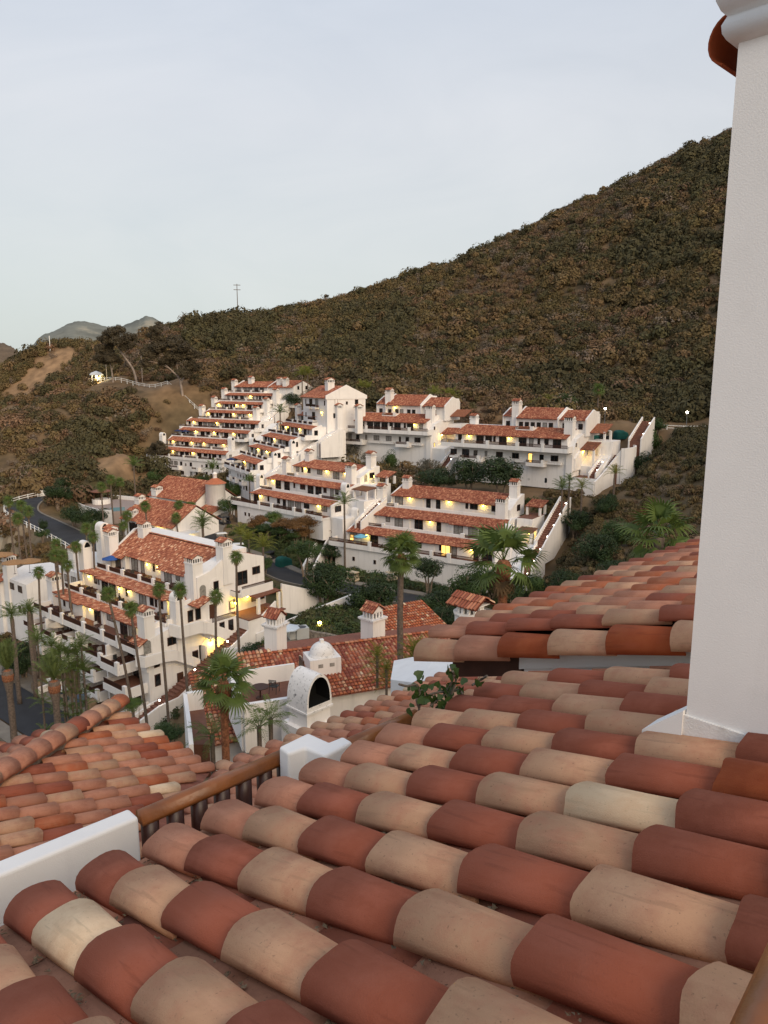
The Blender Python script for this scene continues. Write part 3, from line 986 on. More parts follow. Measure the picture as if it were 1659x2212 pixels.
# ================================================================= D1: the same house further left
h = House(FD1, 'terraced_house', 'three-tier white house above the rust-coloured hedge', 17.5, group=GRP, seed=5)
h.tier(-26.7, 0, 22.0, .75, -1.7, 3.7, 24.78, 9.5, z0=18, segs=[(0, .32, .3), (.32, 1, 0)], lamps=us(FD1, q5, (290, 843), 520, .75),
       posts=us(FD1, q5, (285, 405, 610, 705), 590, -1.7), bl=(-31.0, -.2), ends='l', curb=.45, ht=.75)
h.tier(-27.1, -.2, 24.78, 5.75, 3.7, 8.7, 27.65, 14, segs=[(0, .4, .3), (.4, 1, 0)], lamps=us(FD1, q5, (410, 1130), 380, 5.75), posts=us(FD1, q5, (420, 855), 400, 3.7), solid=(1,), curb=.2, ht=.6)
h.tier(-23.2, -3.0, 27.65, 10.75, 8.7, 15.2, 31.0, 16, segs=[(0, .36, .2), (.36, 1, 0)], lamps=us(FD1, q5, (713, 920, 1095), 250, 10.75), posts=(-20,), solid=(1,), curb=.2, ht=.6)
h.box('wall', M_stucco, -29, -.3, -1.4, .9, 17.4, 21.6)
for x in (-26, -24.6): h.win('small', x, 19.3, -1.41)
h.chimney(-24.4, 9.6, 24, 32.0, 1.5, 1.5); h.chimney(-21.6, 14.2, 28, 33.6, 1.5, 1.5)
h.chimney(-2.8, 9.2, 24, 32.2, 1.9, 1.5); h.chimney(-2.2, 14.8, 28, 34.4, 1.6, 1.6)
h.chimney(-28.6, 5.0, 20, 28.0, 1.4, 1.3, 'hood'); h.chimney(-.4, 5.2, 20, 28.6, 1.5, 1.3, 'hood')
h.body([(10.2, 27.6), (16.4, 27.6), (16.4, 31.0), (15.2, 31.0), (10.2, 29.0)], -2.9, -1.1)
h.arch(-1.1, 12.0, 28.0, .9, 1.6, mat=M_curtain, depth=.03); h.win('square', -1.1, 28.6, 13.9, 'r')
h.body([(.6, 17.5), (15, 17.5), (15, 27.8), (9.8, 27.8), (9.4, 25.4), (5.4, 25.4), (5, 22), (.6, 22)], .2, 3.4)
h.win('win2', .25, 22.9, 2.4, 'r', 'g'); h.win('tall', 3.42, 25.7, 10.5, 'r')
mb = MB(); far_tiles(mb, .6, 4.4, (12.8, 29.2), (15.8, 30.3), h.rg, h.cols); h.put(mb, 'porch_roof', M_tile_far)
for (x, y) in ((4.1, 13.1), (.9, 13.1), (4.1, 15.4)): h.box('porch_post', M_stucco, x - .22, x + .22, y - .22, y + .22, 27.8, 29.4)
h.lamp(.3, 29.2, 13.4, 30)
mb = MB(); far_tiles(mb, 1.0, 5.2, (5.6, 27.3), (8.8, 27.7), h.rg, [((.2, .1, .06), 1)]); h.put(mb, 'porch_roof', M_tile_far)
for (x, y) in ((4.9, 6), (1.4, 6), (4.9, 8.5)): h.box('porch_post', M_stucco, x - .2, x + .2, y - .2, y + .2, 22.5, 27.4)
h.body([(4.5, 17.5), (10, 17.5), (10, 25.4), (4.5, 25.4)], 3.4, 5.6)
end_stair(h, 5.8, 2.0, 21.0, 9, 25.0, 1.6, 12, 2)

# ================================================================= C2: right upper house
def c_house(F, name, label, base, L, qq, lampx, ylamp, winx, seed, zf, upper, cut):
    h = House(F, name, label, base, group=GRP, seed=seed)
    zl = zf - 3.3
    h.body([(.75, base), (11, base), (11, zf + 4.0), (5.6, zf + 4.0), (.75, zf + 2.42)], -L, 0)
    h.shed(-L + .06, -.06, (0, zf + 2.3), (5.7, zf + 4.2))
    lamps = us(F, qq, lampx, ylamp, .75)
    h.openings(-L + .2, -.3, zf, .75, lamps, 1.6)
    return h, zl


h, zl = c_house(FC2, 'terraced_house', 'large white house with stepped upper roofs at the right end of the row', 26.5, 27.5, q4, (345, 620), 385, (), 7, 34.95, None, None)
h.balcony(-30, 1.2, -1.6, .75, 34.95, us(FC2, q4, (300, 470, 675, 850), 460, -1.6), .45, .72, ends='lr')
for x, k in ((238, 'win2'), (320, 'door2'), (388, 'win'), (460, 'slim'), (552, 'win2'), (663, 'win2'), (765, 'door1'), (843, 'win'), (932, 'win2')):
    uu = us(FC2, q4, (x,), 520, .75)[0]
    h.win(k, uu, zl + (.05 if 'door' in k else .75), .745, pane='l' if x in (765,) else None)
for a, b in ((-28.6, -26.2), (-17.8, -14.8), (-11.8, -9.2), (-4.6, -.9)):
    h.box('flower_box', M_stucco, a, b, -.1, .74, zl + .1, zl + .55)
for (x0, x1) in ((280, 430), (735, 860)):
    a, b = us(FC2, q4, (x0, x1), 540, -.8); h.balcony(a, b, -.8, .75, zl, [b - .8] if x0 < 500 else [b - .35], .3, .6, ends='lr')
h.arch(-4.5, .745, 27.6, .55, 1.1, 'f')
# upper storey
for (a, b, vf, ze, vr, zr) in ((-18.5, -14.8, 6.6, 41.3, 10.5, 43.0), (-14.6, -4.6, 5.4, 41.0, 10.5, 43.3), (-4.4, 1.6, 6.0, 40.9, 10.5, 42.9)):
    h.body([(vf + .7, 37.5), (14, 37.5), (14, zr - .3), (vr, zr - .08), (vf + .7, ze + .15)], a, b)
    h.shed(a + .1, b - .1, (vf, ze), (vr, zr)); h.shed(a + .1, b - .1, (15.2, zr - 1.4), (vr, zr))
    mb = MB(); mb.vzprism([(vf + .4, 37.5), (14.2, 37.5), (14.2, zr - .9), (vr, zr + .25), (vf + .4, ze + .30)], b - .14, b + .16); h.put(mb, 'gable_wall', M_stucco)
    mb = MB(); mb.vzprism([(vf + .4, 37.5), (14.2, 37.5), (14.2, zr - .9), (vr, zr + .25), (vf + .4, ze + .30)], a - .16, a + .14); h.put(mb, 'gable_wall', M_stucco)
    u = a + 1.1
    while u < b - .9:
        h.win('win', u, 38.95, vf + .69); u += 1.45 if h.rg.random() < .6 else 2.2
h.balcony(-13.5, -9.2, 3.6, 6.1, 38.5, [-9.6], .2, .6, ends='lr')
h.chimney(-15.2, 7.2, 38, 45.3, 1.7, 1.7); h.chimney(-27, 8.4, 34, 41.6, 1.6, 1.6); h.chimney(-.6, 3.2, 34, 42.2, 1.9, 1.7)
# right end: end wall, porch, landing and stair to the road
h.body([(.4, 26.5), (12, 26.5), (12, 38.5), (8, 38.5), (2.6, 37.2), (.4, 34.0)], 0.02, 1.4)
h.win('small', 1.42, 35.6, 2.2, 'r'); h.win('slim', 1.42, 31.2, 1.6, 'r')
h.body([(1.2, 30.6), (4.6, 30.6), (7.6, 33.0), (7.6, 34.6), (3.8, 34.6), (1.2, 33.2)], 1.4, 1.75, 'stair_wall')
mb = MB(); far_tiles(mb, 1.4, 4.6, (4.4, 34.9), (8.2, 36.3), h.rg, [((.28, .12, .07), 1), ((.2, .08, .05), 1)]); h.put(mb, 'porch_roof', M_tile_far)
for (x, y) in ((4.3, 4.8), (4.3, 7.8)): h.box('porch_post', M_stucco, x - .22, x + .22, y - .22, y + .22, 30, 35.1)
h.lamp(1.5, 34.4, 5.2, 60, 'r')
mb = MB(); far_tiles(mb, .8, 5.2, (8.6, 38.2), (13, 40.0), h.rg, [((.28, .12, .07), 1), ((.4, .16, .09), 1)]); h.put(mb, 'porch_roof', M_tile_far)
for (x, y) in ((4.9, 9.0), (4.9, 12.6)): h.box('porch_post', M_stucco, x - .22, x + .22, y - .22, y + .22, 34, 38.5)
h.body([(0.2, 26), (13, 26), (13, 36.6), (8.5, 36.6), (8.0, 33.6), (4.4, 31.4), (4.2, 29.4), (.2, 29.4)], 1.75, 7.0)
h.box('landing', M_deck, 1.8, 6.9, .4, 4.1, 29.4, 29.46)
mb = MB()
for i in range(6): mb.box(7.0, 9.0, 6 + i * .7, 6.7 + i * .7 - .004, 27, 32 + i * .32)
h.put(mb, 'stairs', M_deck)
arc = [FC2.w(9.4 + 2.2 * math.sin(t), 9.0 - 2.6 * math.cos(t), 35.4 + .2 * t) for t in np.linspace(0.1, 2.6, 9)]
wall_path('retaining_wall', arc, 8.5, .35, M_stucco, h.o)
wall_path('retaining_wall', [FC2.w(7.1, -1.2, 29.0), FC2.w(7.3, 2.5, 30.4), FC2.w(8.6, 6.3, 33.6), FC2.w(9.5, 6.6, 35.2)], 0, .35, M_stucco, h.o, base=24.5)
wall_path('stair_wall', [FC2.w(7.0, -1.2, 29.2), FC2.w(1.6, -1.2, 28.6), FC2.w(1.6, .4, 28.6)], 0, .35, M_stucco, h.o, base=24.5)
end_stair(h, 9.6, 11.0, 36.4, 18.5, 40.6, 2.6, 14, 2, low=5.0)
end_stair(h, 5.0, 1.0, 29.6, 6.4, 32.4, 1.5, 9, 2)

# ================================================================= C1: middle upper house
h, zl = c_house(FC1, 'terraced_house', 'large white house with stepped upper roofs in the middle of the row', 28, 25.8, q3, (600, 1105), 450, (), 9, 36.75, None, None)
h.balcony(-28.2, 1.8, -1.6, .75, 36.75, us(FC1, q3, (550, 710, 900, 1060), 500, -1.6), .45, .72, ends='lr')
for x, k in ((495, 'win2'), (578, 'door1'), (640, 'win'), (710, 'slim'), (793, 'win2'), (893, 'win2'), (985, 'slim'), (1045, 'win'), (1128, 'win2')):
    h.win(k, us(FC1, q3, (x,), 570, .75)[0], zl + (.05 if 'door' in k else .75), .745)
for x in (485, 785, 890, 1120):
    a, b = us(FC1, q3, (x - 45, x + 55), 610, .7); h.box('flower_box', M_stucco, a, b, -.1, .74, zl + .1, zl + .55)
for (x0, x1) in ((540, 682), (950, 1060)):
    a, b = us(FC1, q3, (x0, x1), 600, -.8); h.balcony(a, b, -.8, .75, zl, [b - .35], .3, .6, ends='lr')
for (a, b, vf, ze, vr, zr) in ((-19.0, -15.6, 6.6, 43.2, 10.5, 45.0), (-15.4, -4.8, 5.4, 43.0, 10.5, 45.6), (-4.6, 1.8, 6.0, 42.8, 10.5, 45.0)):
    h.body([(vf + .7, 39.4), (14, 39.4), (14, zr - .3), (vr, zr - .08), (vf + .7, ze + .15)], a, b)
    h.shed(a + .1, b - .1, (vf, ze), (vr, zr)); h.shed(a + .1, b - .1, (15.2, zr - 1.4), (vr, zr))
    for ue in (a, b):
        mb = MB(); mb.vzprism([(vf + .4, 39.4), (14.2, 39.4), (14.2, zr - .9), (vr, zr + .25), (vf + .4, ze + .30)], ue - .16, ue + .14); h.put(mb, 'gable_wall', M_stucco)
    u = a + 1.1
    while u < b - .9:
        h.win('win', u, 40.75, vf + .69); u += 1.45 if h.rg.random() < .6 else 2.2
h.lamp(-12.6, 42.4, 6.1, 20)
h.balcony(-15.0, -10.8, 3.6, 6.1, 40.3, [-11.2], .2, .6, ends='lr')
h.chimney(-15.4, 7.6, 40, 47.4, 1.7, 1.7); h.chimney(-25.4, 8.0, 36, 43.6, 1.6, 1.6); h.chimney(-.6, 3.6, 36, 43.6, 1.9, 1.7)
h.body([(.4, 28), (12, 28), (12, 40), (8, 40), (2.6, 38.8), (.4, 35.6)], 0.02, 1.4)
h.win('small', 1.42, 37.4, 2.2, 'r'); h.win('slim', 1.42, 33.0, 2.2, 'r', 'l')
mb = MB(); far_tiles(mb, 1.4, 5.0, (5, 36.2), (8.8, 37.6), h.rg, h.cols); h.put(mb, 'porch_roof', M_tile_far)
h.lamp(1.6, 36.0, 5.2, 40, 'r')
mb = MB(); far_tiles(mb, 1.4, 6.0, (9, 40.4), (13, 42.0), h.rg, [((.28, .12, .07), 1)]); h.put(mb, 'porch_roof', M_tile_far)
h.body([(1.0, 26), (13, 26), (13, 38.6), (9, 38.6), (8.0, 34.6), (1.0, 33.0)], 1.4, 5.2)
end_stair(h, 5.4, -4.0, 27.5, 4.5, 32.5, 2.2, 16, 3, low=4)

# ================================================================= B: stepped house facing left
h = House(FB, 'stepped_house', 'narrow stepped white house with five roof tiers under a three-storey gabled block', 19.0, group=GRP, seed=13)
BZ = [26.45, 29.3, 31.95, 34.85, 37.65]
BU = [(-19, 0), (-19, .2), (-20.5, 1), (-20.5, 3.4), (-18.2, -2.2)]
for k in range(5):
    u0, u1 = BU[k]; vw = 4.5 * k + .75
    zt = BZ[k + 1] if k < 4 else 40.6
    lam = [u0 + (u1 - u0) * t for t in ((.45,), (.35, .7), (.4,), (.25, .65), ())[k]]
    h.tier(u0, u1, BZ[k], vw, vw - 2.3, vw + 2.2, zt, vw + 8, z0=20 if k == 0 else None, lamps=lam, posts=[u0 + (u1 - u0) * t for t in (.18, .4, .62, .84)], bl=(u0 - 2.2, u1), curb=.35, ht=.65)
for z in (20.4, 23.3):
    for x in np.arange(-20, -1, 2.3):
        if rnd.random() < .85: h.win(rnd.choice(['win', 'win2', 'small']), x, z + .8, -.41)
h.box('wall', M_stucco, -21.2, -.2, -.4, .8, 19, 26.0)
for a, z in ((-19.5, 23.1), (-14.5, 23.1), (-9, 23.1), (-16, 20.3)):
    h.balcony(a, a + 3, -1.5, -.4, z, [a + 2.6], .25, .6, ends='lr')
# right-hand side stair block per tier
for k in range(5):
    u1 = BU[k][1]; vw = 4.5 * k + .75; z = BZ[k]
    h.body([(vw + 1.2, z - 6), (vw + 8, z - 6), (vw + 8, z + 1.8), (vw + 5, z + 1.8), (vw + 1.2, z - .6)], u1 + .17, u1 + 2.6)
    if k < 4:
        h.win('win', u1 + .17, z + .7, vw + 1.5 - .7, 'r'); end_stair(h, u1 + 2.7, vw + .5, z - 1.6, vw + 6, z + 1.6, 1.5, 8, 1)
h.chimney(-18.6, 13.8, 30, 38.2, 1.2, 1.2); h.chimney(-16.5, 18.6, 36, 43.0, 1.4, 1.4); h.chimney(-1.8, 18.8, 34, 43.2, 1.5, 1.5)
h.chimney(.5, 4.9, 24, 31.6, 1.3, 1.2, 'hood'); h.chimney(1.6, 9.4, 26, 34.6, 1.4, 1.3, 'hood')
h.chimney(4.6, 21, 36, 43.6, 1.5, 1.5); h.chimney(8.0, 25, 36, 43.4, 1.5, 1.5)
# top block
h.body([(18, 36), (29, 36), (29, 45.2), (23.5, 47.6), (18, 45.2)], -11.5, 4)
h.shed(-11.8, 3.86, (17.2, 44.85), (23.5, 47.85)); h.shed(-11.8, 3.86, (29.8, 44.85), (23.5, 47.85))
mb = MB(); mb.vzprism([(17.6, 44.6), (29.4, 44.6), (29.4, 45.5), (23.5, 48.2), (17.6, 45.5)], 3.86, 4.16); h.put(mb, 'gable_wall', M_stucco)
h.chimney(-2, 21.6, 45.5, 50.0, 1.9, 1.9)
for (y, z, k) in ((20.6, 43.0, 'tall'), (23.6, 43.2, 'small'), (26.4, 43.2, 'win'), (26.6, 39.6, 'win'), (20.2, 39.8, 'win')): h.win(k, 4.0, z, y, 'r')
h.arch(4.0, 20.6, 42.8, 1.4, 2.6, mat=M_stucco, depth=.05)
h.box('flower_box', M_stucco, 4.0, 4.5, 25.6, 27.4, 42.5, 42.9)
for x, z, k in ((-9.6, 43.0, 'slim'), (-6.2, 42.4, 'door2'), (-2.4, 42.4, 'door2'), (2.6, 43.0, 'slim'), (-9.6, 39.6, 'slim'), (-4.5, 39.0, 'door2')): h.win(k, x, z, 18.0)
for a, b, z in ((-7.5, -4.8, 42.4), (-3.7, -1.0, 42.4), (-6.2, -2.6, 39.0)): h.balcony(a, b, 17.0, 18, z, [], .15, .7, ends='')
h.lamp(1.0, 41.2, 18, 20)

# ================================================================= A: the tall stepped house, far left
h = House(FA, 'stepped_house', 'tall far house stepping up the hill in eight tiled tiers', 17.0, group=GRP, seed=17)
AZ = [24.3, 27.2, 30.4, 33.25, 36.15, 39.0, 41.85, 44.7]
AU = [(-34.2, 0), (-31.7, -3.2), (-30.6, 2.1), (-31.1, 2.7), (-26, -3.5), (-25, -2.8), (-24.2, -2), (-23.6, -7.8)]
ALX = [(290, 378, 540), (380, 530, 630, 790), (565, 715, 872), (548, 735), (668, 872, 1005), (752, 898, 950), (1010,), ()]
ALY = [750, 670, 600, 515, 440, 370, 300, 225]
for k in range(8):
    u0, u1 = AU[k]; vw = 4.0 * k + .75
    zt = AZ[k + 1] if k < 7 else 48.6
    vt = vw + 1.9 if k < 7 else vw + 4.5
    lam = us(FA, q2, ALX[k], ALY[k], vw)
    n = h.rg.randint(3, 5)
    h.tier(u0, u1, AZ[k], vw, vw - 2.1, vt, zt, vw + (7 if k < 7 else 5.5), z0=18 if k == 0 else None, lamps=lam, hw=2.3,
           posts=[u0 + (u1 - u0) * (i + h.rg.uniform(.3, .7)) / n for i in range(n)], bl=(u0 - 1.6, u1 - .2), curb=.4, ht=.6)
# lower two storeys
h.box('wall', M_stucco, -34.5, -.4, -1.2, .8, 17, 24.0)
for z in (21.2, 18.2):
    for x in np.arange(-33, -1.5, 2.35):
        if rnd.random() < .9: h.win(rnd.choice(['win', 'win2', 'win2', 'small', 'tall']), x + rnd.uniform(-.3, .3), z + .75, -1.21)
for a, b, z in ((-31.5, -28.5, 21.0), (-24, -19, 21.0), (-13, -10, 21.0), (-17, -15, 18.0), (-22, -20, 18.0)):
    h.balcony(a, b, -2.2, -1.2, z, [b - .3], .3, .6, ends='lr')
h.lamp(-32.5, 20, -1.2, 10)
for (u, v_, z1, cap) in ((-35.2, 5.2, 31.6, 'hood'), (-28.0, 17.0, 40.9, 'gable'), (-26.6, 21.5, 43.7, 'gable'), (-25.6, 25.5, 46.6, 'gable'), (-24.4, 29.4, 49.6, 'gable'), (-18.2, 31.5, 50.6, 'gable'),
                         (-2.2, 5.0, 31.6, 'hood'), (3.6, 8.6, 31.4, 'hood'), (-2.6, 17.2, 40.8, 'gable'), (-1.8, 21.4, 43.5, 'gable'), (-1.0, 25.2, 46.6, 'gable'), (-4.0, 30.6, 50.2, 'gable'), (-.4, 29.6, 50.2, 'gable')):
    h.chimney(u, v_, z1 - 9, z1, 1.6, 1.6, cap)
# right end: side walls and outside stairs
for k in range(7):
    u1 = AU[k][1]; vw = 4.0 * k + .75; z = AZ[k]
    h.body([(vw + .8, z - 7), (vw + 9, z - 7), (vw + 9, z + 2.0), (vw + 5, z + 2.0), (vw + .8, z - .3)], u1 + .17, u1 + 3.4)
    h.win('win', u1 + .17, z + .7, vw + 1.4, 'r')
    if k in (2, 3, 4, 5): end_stair(h, u1 + 3.5, vw + .5, z - 2.2, vw + 6.5, z + 1.6, 1.5, 8, 1, low=4.5)
for k in (4, 5): h.arch(AU[k][1] + 3.42, 4.0 * k + 7.6, AZ[k] - 1.4, 1.1, 2.0, mat=M_litroom)
h.body([(28.6, 40), (39, 40), (39, 46.9), (34.2, 48.8), (29, 47)], -7.6, 3.5)
h.shed(-7.6, 3.4, (28.2, 46.7), (34.2, 49.1)); h.shed(-7.6, 3.4, (39.8, 46.7), (34.2, 49.1))
for (y, z) in ((31.4, 46.0), (35.6, 46.0)): h.win('win', 3.5, z, y, 'r')
h.arch(3.5, 36.4, 42.2, 1.6, 2.2, mat=M_litroom); h.balcony(3.5, 4.6, 33.5, 38, 44.8, [], .5, .1)
# pool-side stair with lamps at the left foot
wall_path('stair_wall', [FA.w(-36.0, -1, 21.5), FA.w(-38.5, -6, 18.2), FA.w(-39, -10, 16.6)], 3.0, .3, M_stucco, h.o)
wall_path('stair_wall', [FA.w(-34.4, -2, 21.0), FA.w(-36.2, -7, 17.8), FA.w(-36.8, -10.6, 16.2)], 3.0, .3, M_stucco, h.o)
for t in (0, .5, 1): h.steplamp(-35 - 2 * t, -2.5 - 7 * t, 20.6 - 4 * t)
# ================================================================= F: long front house with stacked balconies
h = House(FF, 'terraced_house', 'long nearest white house with stacked balconies and the largest tiled roof', 4.0, group=GRP, seed=23, cols=TILE_COLS_F)
# top tier under the big gable roof
h.tier(-27.6, -3.2, 18.55, 11.9, 9.3, 16.2, 24.0, 20.5, segs=[(0, .16, -.2), (.16, .58, .5), (.58, .86, -.2), (.86, 1, .5)], hw=2.65,
       lamps=us(FF, q8, (1362, 1460), 400, 12), posts=us(FF, q8, (1010, 1145, 1300, 1425, 1555), 470, 9.3), curb=.3, ht=.75, rgab=False, bl=(-28.5, -2.2))
h.shed(-27.5, -.2, (21.2, 22.7), (16.2, 24.25))
h.body([(8.9, 18.0), (21, 18.0), (21, 22.5), (16.2, 24.1), (8.9, 22.0)], -3.2, -.2)
h.shed(-3.2, -.3, (9.6, 21.55), (16.2, 24.15))
mb = MB(); mb.vzprism([(8.8, 17.6), (21.2, 17.6), (21.2, 22.9), (16.2, 24.5), (13, 23.7), (11, 22.5), (8.8, 22.0)], -.3, .02); h.put(mb, 'gable_wall', M_stucco)
h.arch(.02, 9.7, 18.9, 1.1, 1.9, mat=M_curtain); h.arch(.02, 12.0, 18.9, 1.8, 2.5, mat=M_stucco, depth=.05); h.win('tall', .08, 19.2, 12.0, 'r', 'g')
h.win('door2', .03, 19.3, 16.9, 'r', 'g'); h.win('square', .03, 20.4, 19.6, 'r', 'g'); h.arch(.02, 16.9, 21.5, 2.2, 1.1, mat=M_stucco, depth=.03)
h.balcony(.04, 2.2, 14.6, 20.9, 18.6, [], .3, .1, ends='r')
h.rail(15.0, 20.8, 2.2, 18.9, .85, end=1)
h.chimney(-1.2, 9.2, 16, 25.3, 1.9, 1.7); h.chimney(-.6, 14.2, 20, 26.9, 1.7, 1.7); h.chimney(-27.6, 11.6, 16, 25.2, 1.6, 1.6); h.chimney(-24.2, 15.9, 22, 26.3, 1.6, 1.6)
# second tier
h.tier(-29, -1.2, 16.1, 6.7, 3.9, 9.4, 18.5, 14, segs=[(0, .22, .4), (.22, .62, -.2), (.62, .9, -.4), (.9, 1, .3)], hw=2.5,
       lamps=us(FF, q8, (815, 1125, 1210, 1610), 640, 6.5), posts=us(FF, q8, (765, 925, 1120, 1320), 700, 3.9), curb=.3, ht=.75, bl=(-29.2, -.8))
h.chimney(-29.6, 8.0, 12, 23.4, 1.6, 1.6, 'hood'); h.chimney(-.4, 5.6, 12, 20.6, 1.5, 1.5, 'hood')
h.body([(5.0, 12), (14.6, 12), (14.6, 18.2), (10.2, 18.2), (5.0, 18.0)], -1.2, .0)
mb = MB(); far_tiles(mb, -.5, 2.0, (7.4, 18.3), (9.8, 19.2), h.rg, h.cols); h.put(mb, 'roof', M_tile_far)
h.win('tall', .02, 15.9, 7.4, 'r', 'g'); h.win('tall', .02, 15.9, 8.7, 'r', 'g')
h.body([(9.5, 13.0), (14.4, 13.0), (14.4, 15.4), (9.5, 15.4)], 0, 1.6); h.rail(10.0, 14.2, 1.5, 15.3, .8, end=1)
h.win('door1', .02, 15.5, 11.2, 'r', 'w'); h.win('tall', 1.62, 13.4, 11.6, 'r', 'g'); h.win('tall', 1.62, 13.4, 13.2, 'r', 'g')
# third tier
h.tier(-28.9, -2.2, 13.7, 1.8, -1.0, 4.1, 16.1, 9, segs=[(0, .1, .5), (.1, .36, -.3), (.36, .55, .2), (.55, .72, .5), (.72, 1, -.3)], hw=2.4, z0=4.2,
       lamps=us(FF, q8, (845, 1325), 900, 1.8), posts=us(FF, q8, (480, 585, 780, 950, 1090), 960, -1.0), curb=.35, ht=.8, bl=(-30, -.4))
h.chimney(-.9, .9, 10.5, 19.6, 1.7, 1.6); h.chimney(-29.9, 2.6, 8, 19.0, 1.8, 1.8)
h.body([(.3, 4), (8.6, 4), (8.6, 15.9), (4.1, 15.9), (.3, 15.0)], -2.2, .02)
h.arch(.02, .4, 13.2, 1.0, 1.9, mat=M_curtain); h.win('square', .04, 13.4, 4.2, 'r', 'g'); h.arch(.02, 4.2, 14.6, 1.7, .9, mat=M_stucco, depth=.03)
mb = MB(); far_tiles(mb, -2.6, .3, (-1.0, 14.6), (.3, 15.3), h.rg, h.cols); h.put(mb, 'roof', M_tile_far)
# the curved side walk: sloping parapet round the end
wall_path('stair_wall', [FF.w(-.6, -1.1, 13.2), FF.w(.7, -.6, 13.2), FF.w(.9, 2.2, 13.2), FF.w(.9, 4.0, 12.9), FF.w(.9, 8.0, 10.4)], 1.5, .3, M_stucco, h.o)
wall_path('stair_wall', [FF.w(.2, 3.8, 16.6), FF.w(1.8, 4.4, 16.4), FF.w(2.0, 7.4, 16.4), FF.w(2.0, 9.0, 15.8), FF.w(2.0, 14, 13.0)], 1.7, .3, M_stucco, h.o)
# end wall openings
h.win('tall', .04, 10.9, 1.6, 'r', 'g'); h.win('tall', .04, 8.2, 1.6, 'r', 'g'); h.win('door1', .04, 6.9, 5.2, 'r', 'w'); h.win('win', .04, 10.2, 7.9, 'r', 'g'); h.win('small', .04, 14.6, 7.7, 'r')
# lit stair recesses
h.arch(.04, 10.2, 9.7, 2.4, 3.0, mat=M_litstucco if 'M_litstucco' in globals() else M_stucco, depth=.03)
o = h.box('wall', M_stucco, 0.0, 2.2, 11.6, 12.0, 8, 12.6); o = h.box('wall', M_stucco, 0.0, 1.0, 9.0, 9.3, 8, 12.0)
h.lamp(.05, 12.0, 10.6, 150, 'r'); h.lamp(.05, 16.9, 15.2, 90, 'r'); h.lamp(.05, 17.4, 17.6, 50, 'r')
h.box('landing', M_deck, 0, 3.0, 8.6, 12, 9.5, 9.6)
h.body([(14.2, 8), (21.4, 8), (21.4, 18.2), (14.2, 18.2)], -1.0, .0)
h.box('landing', M_deck, 0, 4.5, 14.2, 21.5, 15.2, 15.35); h.box('wall', M_stucco, 0, 4.4, 14.2, 21.4, 8, 15.2)
mb = MB(); far_tiles(mb, .2, 3.6, (16.6, 17.9), (21.4, 18.1), h.rg, [((.2, .09, .06), 1)]); h.put(mb, 'porch_roof', M_tile_far)
for (x, y) in ((3.4, 17.0), (3.4, 21)): h.box('porch_post', M_stucco, x - .22, x + .22, y - .22, y + .22, 15.3, 17.9)
h.win('win', .03, 16.2, 19, 'r'); h.win('win', .03, 16.2, 20.6, 'r'); h.win('win', .03, 16.0, 14.8, 'r')
# outside stair climbing along the end of the house
wall_path('stair_wall', [FF.w(4.2, -6.5, 5.6), FF.w(4.2, -1.0, 7.4), FF.w(4.2, 2.0, 7.6), FF.w(4.2, 9.0, 11.2), FF.w(4.2, 14.0, 13.6), FF.w(4.4, 19.5, 17.0)], 0, .32, M_stucco, h.o, base=2.5)
wall_path('stair_wall', [FF.w(2.2, -6.5, 5.4), FF.w(2.2, -1.0, 7.2), FF.w(2.2, 2.0, 7.4), FF.w(2.2, 8.6, 10.9)], 0, .25, M_stucco, h.o, base=3)
mb = MB()
for i in range(44):
    t = i / 44; mb.box(2.3, 4.1, -6.5 + 26 * t, -6.5 + 26 * (t + 1 / 44) - .004, 2.5, 4.6 + 11.5 * t)
h.put(mb, 'stairs', M_deck)
for t in (.22, .44, .66, .86): h.steplamp(4.0, -6.5 + 26 * t, 5.6 + 11.2 * t)
wall_path('retaining_wall', [FF.w(4.6, 15.4, 13.0), FF.w(7.5, 22, 15.0), FF.w(11.5, 31, 17.4)], 4.5, .4, M_stucco, h.o)
wall_path('retaining_wall', [FF.w(3.0, 22, 18.9), FF.w(3.6, 26.5, 17.2), FF.w(4, 30, 16.6)], 4.5, .4, M_stucco, h.o)
wall_path('retaining_wall', [FF.w(4.4, 9.5, 12.4), FF.w(8.0, 10.0, 13.2), FF.w(10.5, 9.6, 11.0), FF.w(12.5, 10.0, 9.6)], 5.5, .4, M_stucco, h.o)
# lower storeys with projecting balconies
for zf, lst in ((10.9, [(-31, -27.5, -2.4), (-24.6, -20.6, -2.4), (-20.2, -17.2, -1.6), (-14.0, -7.6, -2.2), (-7.2, -2.6, -2.6)]),
                (8.1, [(-29.4, -25.5, -2.2), (-23, -19.4, -2.0), (-13.6, -9.2, -2.6), (-6.4, -.6, -2.8)]),
                (5.4, [(-12.8, -8.4, -2.6), (-5.2, -.5, -3.0)])):
    for (a, b, vp) in lst:
        h.balcony(a, b, vp, 1.78, zf, [b - .35], .35, .75, slab=.5, ends='lr')
    h.openings(-28.5, -2.4, zf, 1.49, [], 1.5)
h.box('wall', M_stucco, -28.9, -2.2, 1.5, 1.9, 4.2, 13.4)
for a in (-25.2, -15.8, -7.4): h.box('partition', M_stucco, a - .15, a + .15, -1.6, 1.5, 4.2, 13.2)

